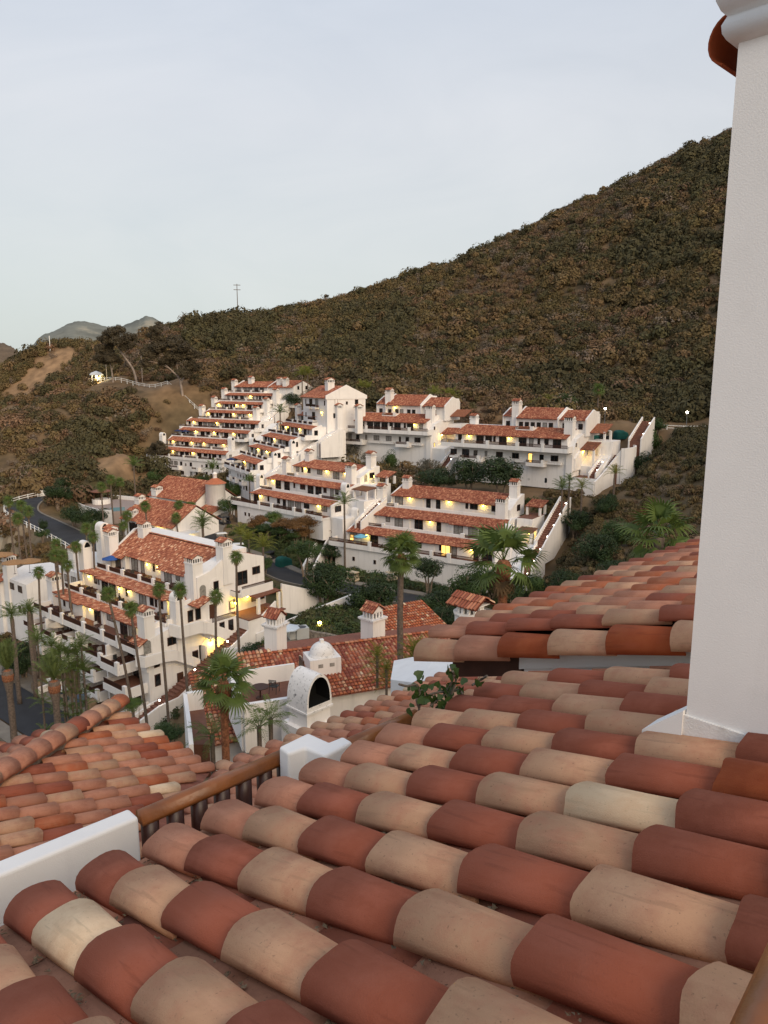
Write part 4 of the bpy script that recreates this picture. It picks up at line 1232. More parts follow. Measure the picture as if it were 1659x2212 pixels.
# ---- terrace furniture on this house
def umbrella(loc, col, name='patio_umbrella', r_=1.35, ht=2.35, label='', group='patio umbrellas'):
    o = empty(name, loc, 0, label, 'umbrella', group)
    mb = MB(); mb.tube([(0, 0, 0), (0, 0, ht)], .03, 6); mb.build('pole', M_wood, o)
    mb = MB(); mb.lathe([(.22, 0), (.22, .06), (.04, .1)], 10); mb.build('base', M_metal, o)
    mb = MB(); n = 8
    for k in range(n):
        a0, a1 = 2 * math.pi * k / n, 2 * math.pi * (k + 1) / n
        p0, p1 = (r_ * math.cos(a0), r_ * math.sin(a0), ht - .5), (r_ * math.cos(a1), r_ * math.sin(a1), ht - .5)
        mid = (.93 * r_ * math.cos((a0 + a1) / 2), .93 * r_ * math.sin((a0 + a1) / 2), ht - .5)
        mb.poly([p0, mid, (0, 0, ht)]); mb.poly([mid, p1, (0, 0, ht)])
        mb.poly([p0, (p0[0], p0[1], p0[2] - .12), (mid[0], mid[1], mid[2] - .12), mid]); mb.poly([mid, (mid[0], mid[1], mid[2] - .12), (p1[0], p1[1], p1[2] - .12), p1])
    mb.build('canopy', col, o)
    return o


M_blue = pmat('blue_canvas', (0.03, 0.09, 0.30), .8, .1); M_cyan = pmat('sky_blue_canvas', (0.16, 0.42, 0.55), .8, .1)
M_cream = pmat('cream_canvas', (0.45, 0.38, 0.29), .8, .1); M_navy = pmat('navy_canvas', (0.02, 0.03, 0.09), .8, .1); M_whitecanvas = pmat('pale_blue_canvas', (0.50, 0.56, 0.62), .8, .1)
umbrella(FF.w(-26.2, 10.6, 18.56), M_blue, label='blue patio umbrella on the top terrace of the nearest white house', r_=1.5)
umbrella(FF.w(-22.4, -.9, 10.91), M_cream, label='cream patio umbrella on a lower balcony of the nearest white house', r_=1.6)
umbrella(FD2.w(*FD2.uz(*q6(285, 560), -.4)[:1], -.4, 17.61), M_cyan, label='sky-blue patio umbrella on the lowest terrace of the right terraced house', r_=1.4)
umbrella(FA.w(us(FA, q2, (410,), 590, 6.6)[0], 7.0, 30.41), M_navy, label='navy umbrella at the left end of a terrace on the tall stepped house', r_=1.4)
umbrella(FA.w(us(FA, q2, (470,), 590, 6.6)[0], 7.0, 30.41), M_navy, label='navy umbrella on the tall stepped house, right of the other navy one', r_=1.4)
umbrella(FB.w(us(FB, q2, (905,), 800, -1)[0], -.8, 26.46), M_cream, label='cream umbrella on the lowest terrace of the narrow stepped house', r_=1.4)
umbrella(FB.w(us(FB, q2, (845,), 790, -1)[0], -.8, 26.46), M_navy, label='navy umbrella at the left end of the narrow stepped house lowest terrace', r_=1.4)


def bar_me(mat):
    mb = MB(); mb.box(-.28, .28, -.28, .28, .40, .46)
    for x in (-.25, .25):
        for y in (-.25, .25): mb.box(x - .025, x + .025, y - .025, y + .025, 0, .41)
    mb.box(-.28, .28, .24, .29, .46, .95); mb.box(-.30, -.25, -.25, .25, .62, .66); mb.box(.25, .30, -.25, .25, .62, .66)
    return mb.mesh('patio_chair', mat)


CH_D = bar_me(M_wood); CH_G = bar_me(pmat('pale_grey_resin', (.45, .44, .42), .6, .05)); CH_D2 = bar_me(pmat('dark_metal', (.03, .03, .03), .5, .05))
_mb = MB(); _mb.lathe([(0, .72), (.55, .72), (.55, .76), (0, .76)], 14); _mb.tube([(0, 0, .05), (0, 0, .72)], .05, 8); _mb.lathe([(0, 0), (.3, 0), (.28, .05), (0, .06)], 10)
TB_D = _mb.mesh('patio_table', M_wood)
fr = random.Random(5)
ORD = ['first', 'second', 'third', 'fourth', 'fifth', 'sixth', 'seventh', 'eighth', 'ninth', 'tenth', 'eleventh', 'twelfth']
for (F_, zf, v_, uu, nm) in ((FF, 18.56, 10.4, (-21, -15, -8.5, -5.5), 'top terrace of the nearest house'), (FF, 16.11, 5.3, (-25.6, -22.5, -15.5, -11, -3.2), 'middle terrace of the nearest house'),
                              (FF, 13.71, .4, (-26, -22, -18.4, -12.8, -4.4), 'third terrace of the nearest house'), (FF, 10.91, -.6, (-12.2, -5.2), 'balconies below the third terrace'),
                              (FD2, 17.61, -.6, (-30.3, -24, -10), 'lowest right house terrace'), (FD1, 22.01, -.6, (-26.5, -14.5, -5.5), 'terrace above the rusty hedge')):
    for i, u in enumerate(uu):
        P = F_.w(u, v_, zf)
        tag(inst('patio_table', TB_D, P), 'round dark patio table, %s from the left on the %s' % (ORD[i], nm), 'table', 'patio tables')
        for k in range(2):
            a = fr.uniform(0, 6.28); k2 = fr.choice([CH_D, CH_G, CH_D2]); s_ = -1 if k == 0 else 1
            Q = F_.w(u + s_ * .95, v_ + fr.uniform(-.3, .3), zf)
            tag(inst('patio_chair', k2, Q, F_.rz + (s_ * -math.pi / 2) + fr.uniform(-.3, .3)), 'chair %s of the %s table, %s' % (('left', 'right')[k], ORD[i], nm), 'chair', 'patio chairs')
# ================================================================= near tile roofs
def tile_mat(name, col, spots=0.5, blotch=None, rough=0.85):
    m = bpy.data.materials.new(name); m.use_nodes = True
    t = m.node_tree; b = t.nodes['Principled BSDF']; b.inputs['Roughness'].default_value = rough; b.inputs['Specular IOR Level'].default_value = 0.25
    n, l = t.nodes.new, t.links.new
    tc_ = n('ShaderNodeTexCoord'); oi = n('ShaderNodeObjectInfo')
    add = n('ShaderNodeVectorMath'); add.operation = 'ADD'
    mul = n('ShaderNodeVectorMath'); mul.operation = 'SCALE'; mul.inputs['Scale'].default_value = 37.0
    cmb = n('ShaderNodeCombineXYZ')
    l(oi.outputs['Random'], cmb.inputs[0]); l(oi.outputs['Random'], cmb.inputs[1]); l(cmb.outputs[0], mul.inputs[0])
    l(tc_.outputs['Object'], add.inputs[0]); l(mul.outputs[0], add.inputs[1])
    rgb = n('ShaderNodeRGB'); rgb.outputs[0].default_value = (*col, 1)
    hs = n('ShaderNodeHueSaturation'); mr = n('ShaderNodeMapRange'); mr.inputs['To Min'].default_value = .84; mr.inputs['To Max'].default_value = 1.14
    l(oi.outputs['Random'], mr.inputs['Value']); l(mr.outputs[0], hs.inputs['Value']); l(rgb.outputs[0], hs.inputs['Color'])
    src = hs.outputs[0]

    def layer(scale, lo, hi, c2, detail, amt, rg=.6, stretch=None):
        nonlocal src
        nz = n('ShaderNodeTexNoise'); nz.inputs['Scale'].default_value = scale; nz.inputs['Detail'].default_value = detail; nz.inputs['Roughness'].default_value = rg
        vec = add.outputs[0]
        if stretch:
            mp_ = n('ShaderNodeMapping'); mp_.inputs['Scale'].default_value = stretch; l(vec, mp_.inputs['Vector']); vec = mp_.outputs[0]
        l(vec, nz.inputs['Vector'])
        cr_ = n('ShaderNodeValToRGB'); cr_.color_ramp.elements[0].position = lo; cr_.color_ramp.elements[1].position = hi
        cr_.color_ramp.elements[1].color = (amt, amt, amt, 1)
        l(nz.outputs['Fac'], cr_.inputs[0])
        mx_ = n('ShaderNodeMixRGB'); mx_.inputs[2].default_value = (*c2, 1)
        l(cr_.outputs[0], mx_.inputs[0]); l(src, mx_.inputs[1]); src = mx_.outputs[0]

    dk = tuple(c * .72 for c in col); lt = tuple(min(1, c * 1.25 + .02) for c in col)
    layer(8.0, .44, .66, blotch or dk, 6, .75, .65)
    layer(9.0, .5, .72, lt, 5, .6, .6, stretch=(1, .3, 1))
    layer(26.0, .60, .68, dk, 3, .45, .5, stretch=(1.6, .10, 1.6))
    layer(90.0, .63, .72, tuple(c * .3 for c in col), 3, .55 * spots)
    layer(17.0, .70, .76, (.09, .06, .045), 6, .7 * spots, .75)
    l(src, b.inputs['Base Color'])
    nb = n('ShaderNodeTexNoise'); nb.inputs['Scale'].default_value = 220; nb.inputs['Detail'].default_value = 4
    l(add.outputs[0], nb.inputs['Vector'])
    bp = n('ShaderNodeBump'); bp.inputs['Strength'].default_value = .35; bp.inputs['Distance'].default_value = .004
    l(nb.outputs['Fac'], bp.inputs['Height']); l(bp.outputs[0], b.inputs['Normal'])
    return m


TM = {
    'tan': tile_mat('tan_clay', (.51, .285, .165), 1.0, (.44, .195, .115)),
    'red': tile_mat('red_clay', (.29, .078, .040), .35, (.33, .100, .056)),
    'cream': tile_mat('cream_clay', (.72, .52, .33), .7, (.62, .40, .24)),
    'pink': tile_mat('pink_clay', (.47, .205, .120), .8, (.38, .145, .084)),
    'orange': tile_mat('orange_clay', (.42, .118, .048), .5, (.46, .18, .09)),
    'rust': tile_mat('rust_clay', (.29, .058, .016), .4, (.36, .085, .026)),
    'pan': tile_mat('pan_clay', (.34, .155, .090), 1.7, (.24, .10, .06)),
    'panred': tile_mat('pan_red_clay', (.27, .076, .038), 1.5, (.18, .065, .045)),
}


def cap_mesh(name, mat, w0=.119, w1=.096, L_=.47, ht=.69, th=.014, seg=12, seed=0):
    """one barrel tile: open shell with thickness; mouth at y=0, apex of the mouth at z=0"""
    mb = MB(); nL = 2
    ys = [0, L_ * .5, L_]
    def ring(y, r_, zb):
        return [(r_ * math.cos(math.pi - math.pi * i / seg) if True else 0, y, zb + r_ * ht * (math.sin(math.pi * i / seg) ** .92)) for i in range(seg + 1)]
    zo = -w0 * ht
    outer = [ring(y, w0 + (w1 - w0) * y / L_, zo + (w0 - w1) * ht * 0 - 0.03 * y / L_) for y in ys]
    inner = [ring(y, w0 + (w1 - w0) * y / L_ - th, zo - 0.03 * y / L_) for y in ys]
    if seed:
        rj = random.Random(seed); p1, p2, p3 = rj.uniform(0, 6), rj.uniform(0, 6), rj.uniform(0, 6); am = rj.uniform(.6, 1.4)
        for a_ in (outer, inner):
            for jy, rr in enumerate(a_):
                for q in range(seg + 1):
                    t = q / seg * math.pi; f = 1 + am * (.012 * math.sin(2.3 * t + p1 + jy) + .008 * math.sin(5.1 * t + p2 + 2 * jy))
                    x, y, z = rr[q]; rr[q] = (x * f, y + (am * .006 * math.sin(3.7 * t + p3) if jy == 0 else 0), zo + (z - zo) * f)
    o = len(mb.v)
    for rr in outer: mb.v += rr
    i0 = len(mb.v)
    for rr in inner: mb.v += rr
    k = seg + 1
    for j in range(nL):
        for i in range(seg):
            mb.face((o + j * k + i, o + j * k + i + 1, o + (j + 1) * k + i + 1, o + (j + 1) * k + i))
            mb.face((i0 + j * k + i, i0 + (j + 1) * k + i, i0 + (j + 1) * k + i + 1, i0 + j * k + i + 1))
    for i in range(seg):
        mb.face((o + i + 1, o + i, i0 + i, i0 + i + 1)); mb.face((o + nL * k + i, o + nL * k + i + 1, i0 + nL * k + i + 1, i0 + nL * k + i))
    for j in range(nL):
        mb.face((o + j * k, o + (j + 1) * k, i0 + (j + 1) * k, i0 + j * k)); mb.face((o + (j + 1) * k + seg, o + j * k + seg, i0 + j * k + seg, i0 + (j + 1) * k + seg))
    me = mb.mesh(name, mat)
    sm = [False] * len(mb.f)
    for q in range(nL * seg * 2): sm[q] = True
    me.polygons.foreach_set('use_smooth', sm)
    # sharp rims
    return me


CAPV = {k_: [cap_mesh('barrel_tile', m_, seed=9 * q + len(k_)) for q in range(1, 5)] for k_, m_ in TM.items()}
CAP = {k_: v_[0] for k_, v_ in CAPV.items()}
CAPLONG = {k_: cap_mesh('barrel_tile', m_, L_=.60) for k_, m_ in TM.items()}
BIGCAP = {k_: cap_mesh('verge_tile', m_, w0=.165, w1=.14, L_=.50, ht=.9) for k_, m_ in TM.items()}


def pan_mesh(name, mat, w_=.105, d_=.040, L_=.46, seg=8):
    mb = MB()
    for y, k in ((0, 1.0), (L_, 1.08)):
        mb.v += [(w_ * k * math.cos(math.pi - math.pi * i / seg), y, -d_ * math.sin(math.pi * i / seg) - (0.0 if y == 0 else .014)) for i in range(seg + 1)]
    for y, k in ((0, 1.0), (L_, 1.08)):
        mb.v += [(w_ * k * math.cos(math.pi - math.pi * i / seg), y, -d_ * math.sin(math.pi * i / seg) - (0.014 if y == 0 else .028)) for i in range(seg + 1)]
    k = seg + 1
    for i in range(seg):
        mb.face((i, i + 1, k + i + 1, k + i)); mb.face((2 * k + i, 3 * k + i, 3 * k + i + 1, 2 * k + i + 1)); mb.face((i + 1, i, 2 * k + i, 2 * k + i + 1))
    return mb.mesh(name, mat, True)


PAN = {k_: pan_mesh('pan_tile', TM[k_]) for k_ in ('pan', 'panred', 'pink')}


class NearRoof:
    """plane of barrel tiles: P0 = apex of the first mouth at the eave, E along the eave, up-slope at right angles"""
    def __init__(s, azE, azU, slope, P0, pitch=.28, t=.41):
        s.E = np.array([math.sin(R(azE)), math.cos(R(azE)), 0.0]); s.Hh = np.array([math.sin(R(azU)), math.cos(R(azU)), 0.0])
        s.D = s.Hh * math.cos(R(slope)) + np.array([0, 0, math.sin(R(slope))]); s.N = np.cross(s.E, s.D)
        if s.N[2] < 0: s.N = -s.N
        s.X = np.cross(s.D, s.N); s.P0 = np.asarray(P0, float); s.pitch = pitch; s.t = t; s.slope = R(slope)

    def pt(s, e, d, n=0.0):
        return s.P0 + s.E * e + s.D * d + s.N * n

    def mat(s, P, jit=None, rg=None):
        X, Y, Z = s.X, s.D, s.N
        M = Matrix(((X[0], Y[0], Z[0], P[0]), (X[1], Y[1], Z[1], P[1]), (X[2], Y[2], Z[2], P[2]), (0, 0, 0, 1)))
        if rg:
            M = M @ Matrix.Rotation(rg.gauss(0, .012), 4, 'Z') @ Matrix.Rotation(rg.gauss(0, .03), 4, 'Y') @ Matrix.Rotation(rg.gauss(0, .006), 4, 'X')
        return M

    def on(s, px, py, n=0.0):
        r = ray(px, py); c = EYE - s.P0 - s.N * n
        P = c + r * (-(c @ s.N) / (r @ s.N)); return P @ s.E, P @ s.D

    def tile(s, me, e, d, parent, rg, name='tile', n=0.0, scale=None):
        P = s.pt(e, d, n)
        o = bpy.data.objects.new(name, me); C.objects.link(o); o.parent = parent
        M = s.mat(P, None, rg)
        pm = Matrix.Translation(Vector(parent_world(parent)))
        o.matrix_basis = pm.inverted() @ M
        if scale: o.scale = scale
        return o


def parent_world(p):
    v = Vector((0, 0, 0))
    while p is not None:
        v = v + p.location; p = p.parent
    return v


def in_view(P, m=.25):
    if np.asarray(P)[1] < 0.15: return False
    x, y, z = proj(P)
    return z > .2 and -1659 * m < x < 1659 * (1 + m) and -2212 * m < y < 2212 * (1 + m)


# ---------------------------------------------------------------- roof right below the camera
P0 = np.array([-1.375, 2.575, 48.05])
R0 = NearRoof(46, 136, 18.5, P0)
R0.N = R0.N if R0.N[2] > 0 else -R0.N
house0 = empty('tiled_roof_house', (P0[0], P0[1], 38.0), 0, 'house under the camera with alternating tan and dark red roof tiles', 'house')
roof0 = empty('roof', (0, 0, 10.0)); roof0.parent = house0
SEQ = {-3: 'rtrtrtrt', -2: 'trtrtrtr', -1: 'rtrtrtrt', 0: 'rcrtrtrt', 1: 'rtrtrtrt', 2: 'prtrtrtr', 3: 'ptrtrtrt', 4: 'prtrtrtrt', 5: 'ptrtcrrt', 6: 'ptrtrurr', 7: 'prtrtrrt', 8: 'ttrtttrt', 9: 'rrtrtrrt', 10: 'rtrtrtrt', 11: 'trtrtrtr', 12: 'prtrtrtr', 13: 'trtrtrt'}
NM = {'r': 'red', 't': 'tan', 'c': 'cream', 'p': 'pink', 'u': 'rust', 'o': 'orange'}
rg = random.Random(4)
# pillar base zone on this roof (no tiles under it)
pe, pd = R0.on(1471, 1577)
for i in range(-4, 12):
    ss = SEQ.get(i, 'rtrtrtrtrt')
    sh = rg.uniform(-.02, .02)
    for j in range(0, 11):
        d = (0 if j == 0 else .375 + (j - 1) * .41) + sh
        if i >= 12 and j > 6: continue
        P = R0.pt(i * .28, d)
        if not in_view(P, .5): continue
        e = i * .28
        if d > pd + .02 and e > pe + .12: continue
        ch = ss[j] if j < len(ss) else ('t' if (j + i) % 2 else 'r')
        R0.tile(rg.choice(CAPV[NM[ch]]), e + rg.gauss(0, .004), d, roof0, rg, 'cap_tile', n=rg.uniform(-.002, .005))
    for j in range(0, 11):
        d = j * .41 + .1 - .1 * (j == 0)
        P = R0.pt((i + .5) * .28, d)
        if not in_view(P, .5): continue
        e = (i + .5) * .28
        if d > pd + .05 and e > pe + .1: continue
        R0.tile(PAN[rg.choice(['pan', 'pan', 'panred', 'pink'])], e, d - .03, roof0, rg, 'pan_tile', n=-.062)
# eave board, wall and dark underlay of this roof
def plane_slab(R_, e0, e1, d0, d1, n0, n1, name, mat, parent):
    mb = MB(); pts = [R_.pt(e, d, n) for n in (n0, n1) for (e, d) in ((e0, d0), (e1, d0), (e1, d1), (e0, d1))]
    o = parent_world(parent)
    mb.v = [(p[0] - o[0], p[1] - o[1], p[2] - o[2]) for p in pts]
    for q in ((3, 2, 1, 0), (4, 5, 6, 7), (0, 1, 5, 4), (1, 2, 6, 5), (2, 3, 7, 6), (3, 0, 4, 7)): mb.face(q)
    return mb.build(name, mat, parent)


M_under = pmat('roof_felt_mortar', (.10, .065, .05), .95, .3, 12.0, .5, 60)
plane_slab(R0, -1.4, 11.7 * .28, .03, 2.55, -.20, -.135, 'underlay', M_under, roof0)
wb = MB(); 
def wpts(R_, e, dd, z0):   # vertical wall below the roof, dd metres up the slope
    p = R_.pt(e, dd, -.2); return p, np.array([p[0], p[1], z0])
for (ea, eb) in ((-1.4, 3.2),):
    a, a0 = wpts(R0, ea, .5, 38); b, b0 = wpts(R0, eb, .5, 38); c_, c0 = wpts(R0, eb, 2.5, 38); d_, d0 = wpts(R0, ea, 2.5, 38)
    wb.poly([a0, b0, b, a]); wb.poly([b0, c0, c_, b]); wb.poly([c0, d0, d_, c_]); wb.poly([d0, a0, a, d_])
o_ = parent_world(house0); wb.v = [(p[0] - o_[0], p[1] - o_[1], p[2] - o_[2]) for p in wb.v]
wb.build('wall', M_stucco_near, house0)
# crumbs of mortar and moss in the troughs
mb = MB(); rg2 = random.Random(8)
for k in range(1100):
    i = rg2.randint(-2, 11); e = (i + .5) * .28 + rg2.gauss(0, .03); d = rg2.choice([0, 1, 2, 3, 4, 5]) * .41 + rg2.gauss(.05, .07)
    if d < 0.02 or (d > pd - .1 and e > pe - .1): continue
    c_ = R0.pt(e, d, -.098 + rg2.uniform(0, .006)); s_ = rg2.uniform(.002, .008)
    for q in range(3):
        a = [c_ + np.array([rg2.gauss(0, s_), rg2.gauss(0, s_), abs(rg2.gauss(0, s_ * .5))]) for _ in range(4)]
        mb.poly([a[0], a[1], a[2]]); mb.poly([a[0], a[2], a[3]])
o_ = parent_world(roof0); mb.v = [(p[0] - o_[0], p[1] - o_[1], p[2] - o_[2]) for p in mb.v]
tag(mb.build('mortar_crumbs', pmat('grey_mortar', (.13, .098, .064), .95, .5, 30), roof0), kind='stuff')

# ---------------------------------------------------------------- white pillar on the roof (right edge)
pb = R0.pt(pe, pd, -.05)
px_top = [np.array(p) for p in (at(1590, 150, 0), )]
pil = empty('chimney_pillar', (pb[0], pb[1], pb[2] - .3), R(44), 'white stucco pillar with moulded cornice rising at the right edge', 'pillar')
rot = Matrix.Rotation(R(44), 3, 'Z')
# local x: toward up-slope (az 136 -> world), local y: along the eave (away from the camera)
lx = np.array([math.cos(R(44)), math.sin(R(44)), 0]); 
pil.rotation_euler = (0, 0, math.atan2(R0.Hh[1], R0.Hh[0]))
PH = 4.2
M_plinth = pmat('stained_plinth', (.74, .73, .71), .9, .05, 6, .3, 120, stain=(.30, .28, .26), stain_scale=4.0, stain_pos=(.5, .75))
mb = MB(); mb.box(0, 1.3, 0, .9, -.4, PH - .3); mb.build('shaft', M_stucco_near, pil)
mb = MB(); mb.box(-.012, 1.3, -.012, .93, -.4, .42); mb.build('plinth', M_plinth, pil)
mb = MB(); mb.prism([(-.17, -.02, .30), (-.005, -.02, .44), (-.005, .12, .44), (-.17, .12, .30)], (0, 0, -.35)); mb.build('flashing', M_stucco_near, pil)


def sweep_corner(mb, prof):
    """moulding round the corner x=0 / y=0 : prof = (projection, z)"""
    b = len(mb.v); m = len(prof)
    for (r_, z) in prof: mb.v.append((1.3, -r_, z))
    for (r_, z) in prof: mb.v.append((-r_, -r_, z))
    for (r_, z) in prof: mb.v.append((-r_, .9, z))
    for s_ in range(2):
        for i in range(m - 1):
            mb.face((b + s_ * m + i, b + s_ * m + i + 1, b + (s_ + 1) * m + i + 1, b + (s_ + 1) * m + i))


# ---------------------------------------------------------------- next roof, one step higher
R1 = NearRoof(46, 136, 17.5, at(945, 1349, 6.2))
h1 = empty('tiled_roof_house', (R1.P0[0], R1.P0[1], 38.0), 0, 'next house to the right with a rust-orange verge of big barrel tiles', 'house')
r1 = empty('roof', (0, 0, R1.P0[2] - 38)); r1.parent = h1
rg = random.Random(21)
cols1 = [('tan', 3), ('pink', 4), ('red', 3.2), ('orange', 1.2), ('cream', .35)]
for i in range(0, 24):
    sh = rg.uniform(-.03, .03)
    for j in range(0, 11):
        P = R1.pt(i * .28, j * .41 + sh)
        if not in_view(P, .35): continue
        c_ = wpick(rg, cols1)
        if i == 0: c_ = ['pink', 'red', 'red', 'red', 'tan', 'red', 'tan', 'tan', 'red', 'tan', 'red'][j]
        R1.tile(rg.choice(CAPV[c_]), i * .28 + rg.gauss(0, .004), j * .41 + sh, r1, rg, 'cap_tile')
        if i: R1.tile(PAN[rg.choice(['pan', 'panred', 'pink'])], (i - .5) * .28, j * .41 + .02, r1, rg, 'pan_tile', n=-.062)
for j, c_ in enumerate(['tan', 'pink', 'rust', 'tan', 'rust', 'tan', 'red', 'tan', 'red', 'tan']):
    R1.tile(BIGCAP[c_], -.17, j * .44 - .02, r1, rg, 'verge_tile', n=-.075)
plane_slab(R1, -.1, 24 * .28, .05, 4.5, -.2, -.14, 'underlay', M_under, r1)
# fascia under the verge
def vbox(R_, e0, e1, d0, d1, ztop_n, zbot, name, mat, parent):
    mb = MB(); pts = []
    for (e, d) in ((e0, d0), (e1, d0), (e1, d1), (e0, d1)):
        p = R_.pt(e, d, ztop_n); pts.append(p)
    lo = [np.array([p[0], p[1], zbot if not callable(zbot) else zbot(p)]) for p in pts]
    o = parent_world(parent); mb.v = [tuple(p - np.array(o)) for p in lo + pts]
    for q in ((3, 2, 1, 0), (4, 5, 6, 7), (0, 1, 5, 4), (1, 2, 6, 5), (2, 3, 7, 6), (3, 0, 4, 7)): mb.face(q)
    return mb.build(name, mat, parent)


vbox(R1, -.12, .3, .95, 4.4, -.2, 38.0, 'wall', M_stucco_near, h1)
vbox(R1, .3, 6.7, .95, 4.4, -.2, 38.0, 'wall', M_stucco_near, h1)
vbox(R1, -.16, -.12, .93, 4.4, -.20, lambda p: p[2] - .16, 'fascia', M_whitepaint, h1)
vbox(R1, -.14, .9, .25, .93, -.18, lambda p: p[2] - .24, 'rafter_tail', M_wood, h1)

# ---------------------------------------------------------------- lower roofs beyond the balcony
PC = at(256, 1521, 12.0)                     # hip corner
E2 = np.array([math.sin(R(134)), math.cos(R(134)), 0]); E3 = np.array([math.sin(R(46)), math.cos(R(46)), 0])
A3 = atz(597, 1594, PC[2])
ss_ = np.linalg.solve(np.array([[E2[0], -E3[0]], [E2[1], -E3[1]]]), (A3 - PC)[:2]); ev = ss_[0]
K3 = PC + E2 * ev
hl = empty('tiled_roof_house', (PC[0], PC[1], 36.0), 0, 'lower house with pinkish tiled hip roof beyond the wooden railing', 'house')
rl = empty('roof', (0, 0, PC[2] - 36)); rl.parent = hl
R2 = NearRoof(134, 226, 18.0, PC)
R4 = NearRoof(226, 134, 18.0, PC)
R3 = NearRoof(46, 136, 18.0, K3)
cols2 = [('pink', 6), ('orange', 1.5), ('tan', 3.0), ('red', 1.4), ('cream', .28)]
rg = random.Random(33)
ch_ = math.cos(R(18))
for (RR, keep, ni, nj, lim) in ((R2, lambda e, s: e >= s * 1.0 - .05 and e <= ev + s + .02, 52, 17, 290), (R3, lambda e, s: e >= -s, 44, 14, 400)):
    for i in range(-12 if RR is R3 else 0, ni):
        sh = rg.uniform(-.05, .05)
        for j in range(nj):
            e, d = i * .28 + .14, j * .41 + sh
            if not keep(e, d * ch_) or (RR is R2 and e < (d + .36) * ch_): continue
            P = RR.pt(e, d)
            if not in_view(P, .12): continue
            RR.tile(rg.choice(CAPV[wpick(rg, cols2)]), e + rg.gauss(0, .006), d, rl, rg, 'cap_tile' if RR is R2 else 'barrel_tile')
# plane beyond the hip
for i in range(0, 22):
    for j in range(0, 14):
        e, d = i * .28 + .14, j * .41
        if e < (d + .40) * ch_: continue
        R4b = NearRoof(226, 136, 18.0, PC)
        P = R4b.pt(e, d)
        if not in_view(P, .05): continue
        R4b.tile(CAP[wpick(rg, cols2)], e, d, rl, rg, 'hip_side_tile')
# undersheets: three planes
def sheet(pts, name, mat, parent):
    o = parent_world(parent); mb = MB(); mb.poly([tuple(np.asarray(p) - np.array(o)) for p in pts]); return mb.build(name, mat, parent)


sd = 6.5; n_ = -.11
v18 = lambda RR, e, s: RR.pt(e, s / ch_, n_)
M_pansheet = pmat('pan_row_clay', (.26, .095, .06), .9, .3, 6.0, .3, 40)
sheet([v18(R2, 0, 0), v18(R2, ev, 0), v18(R2, ev + sd, sd), v18(R2, sd, sd)], 'pan_layer', M_pansheet, rl)
sheet([v18(R3, 0, 0), v18(R3, 12.5, 0), v18(R3, 12.5, sd), v18(R3, -sd, sd)], 'pan_layer', M_pansheet, rl)
R4b = NearRoof(226, 136, 18.0, PC)
sheet([v18(R4b, 0, 0), v18(R4b, 7, 0), v18(R4b, 7, sd), v18(R4b, sd, sd)], 'pan_layer', M_pansheet, rl)
# hip cover tiles in mortar
mb = MB()
hd = (R2.E + R2.Hh); hd = hd / np.linalg.norm(hd)
tanv = math.tan(R(18)) / math.sqrt(2)
hdir = hd + np.array([0, 0, tanv]); hdir /= np.linalg.norm(hdir)
hn = np.array([0, 0, 1.0]) - hdir * hdir[2]; hn /= np.linalg.norm(hn); hx = np.cross(hdir, hn)
for j in range(20):
    P = PC + hdir * (j * .40 - .05) + hn * .16
    o = bpy.data.objects.new('hip_tile', BIGCAP[wpick(rg, [('pink', 4), ('orange', 2), ('tan', 2), ('red', 1)])]); C.objects.link(o); o.parent = rl
    M = Matrix(((hx[0], hdir[0], hn[0], P[0]), (hx[1], hdir[1], hn[1], P[1]), (hx[2], hdir[2], hn[2], P[2]), (0, 0, 0, 1))) @ Matrix.Rotation(rg.gauss(0, .04), 4, 'Y') @ Matrix.Rotation(rg.gauss(0, .02), 4, 'Z')
    o.matrix_basis = Matrix.Translation(parent_world(rl)).inverted() @ M
mb = MB(); pth = [PC + hdir * (k * .15) + hn * (-.02) for k in range(54)]
pth = [tuple(p - np.array(parent_world(rl))) for p in pth]
mb.tube(pth, [.105 + rg.uniform(-.02, .02) for _ in pth], 8); mb.build('mortar_bed', pmat('hip_mortar', (.30, .25, .20), .95, .3, 20, .8, 40), rl)
# walls under the lower roofs
def simple_wall(pts, z0, parent, name='wall', mat=None):
    o = np.array(parent_world(parent)); mb = MB()
    for a, b in zip(pts[:-1], pts[1:]):
        mb.poly([tuple(np.array([a[0], a[1], z0]) - o), tuple(np.array([b[0], b[1], z0]) - o), tuple(b - o), tuple(a - o)])
    return mb.build(name, mat or M_stucco, parent)


inn = lambda P, e2, e3: P + E2 * e2 + E3 * e3 - np.array([0, 0, .12])
simple_wall([inn(PC, .4 + 5, -5.5), inn(PC, .4, -.4), inn(K3, .4, -.4), inn(K3, .4, 12)], 30, hl)

# ---------------------------------------------------------------- balcony below: white parapets, wooden handrail, turned balusters
Q0 = at(450, 1697, 4.4)
M_rail = pmat('varnished_wood', (.23, .078, .020), .34, .35, 5.0, .15, 30, spec=.5)
M_balus = pmat('dark_turned_wood', (.045, .014, .009), .4, .2, 8.0, spec=.5)


def railpar(px, py):
    """distance along the rail line for a picture column"""
    r = ray(px, py); n = np.cross(r, np.array([0, 0, 1.0])); n2 = np.array([n[0], n[1]])
    return -((Q0 - EYE)[:2] @ n2) / (E3[:2] @ n2)


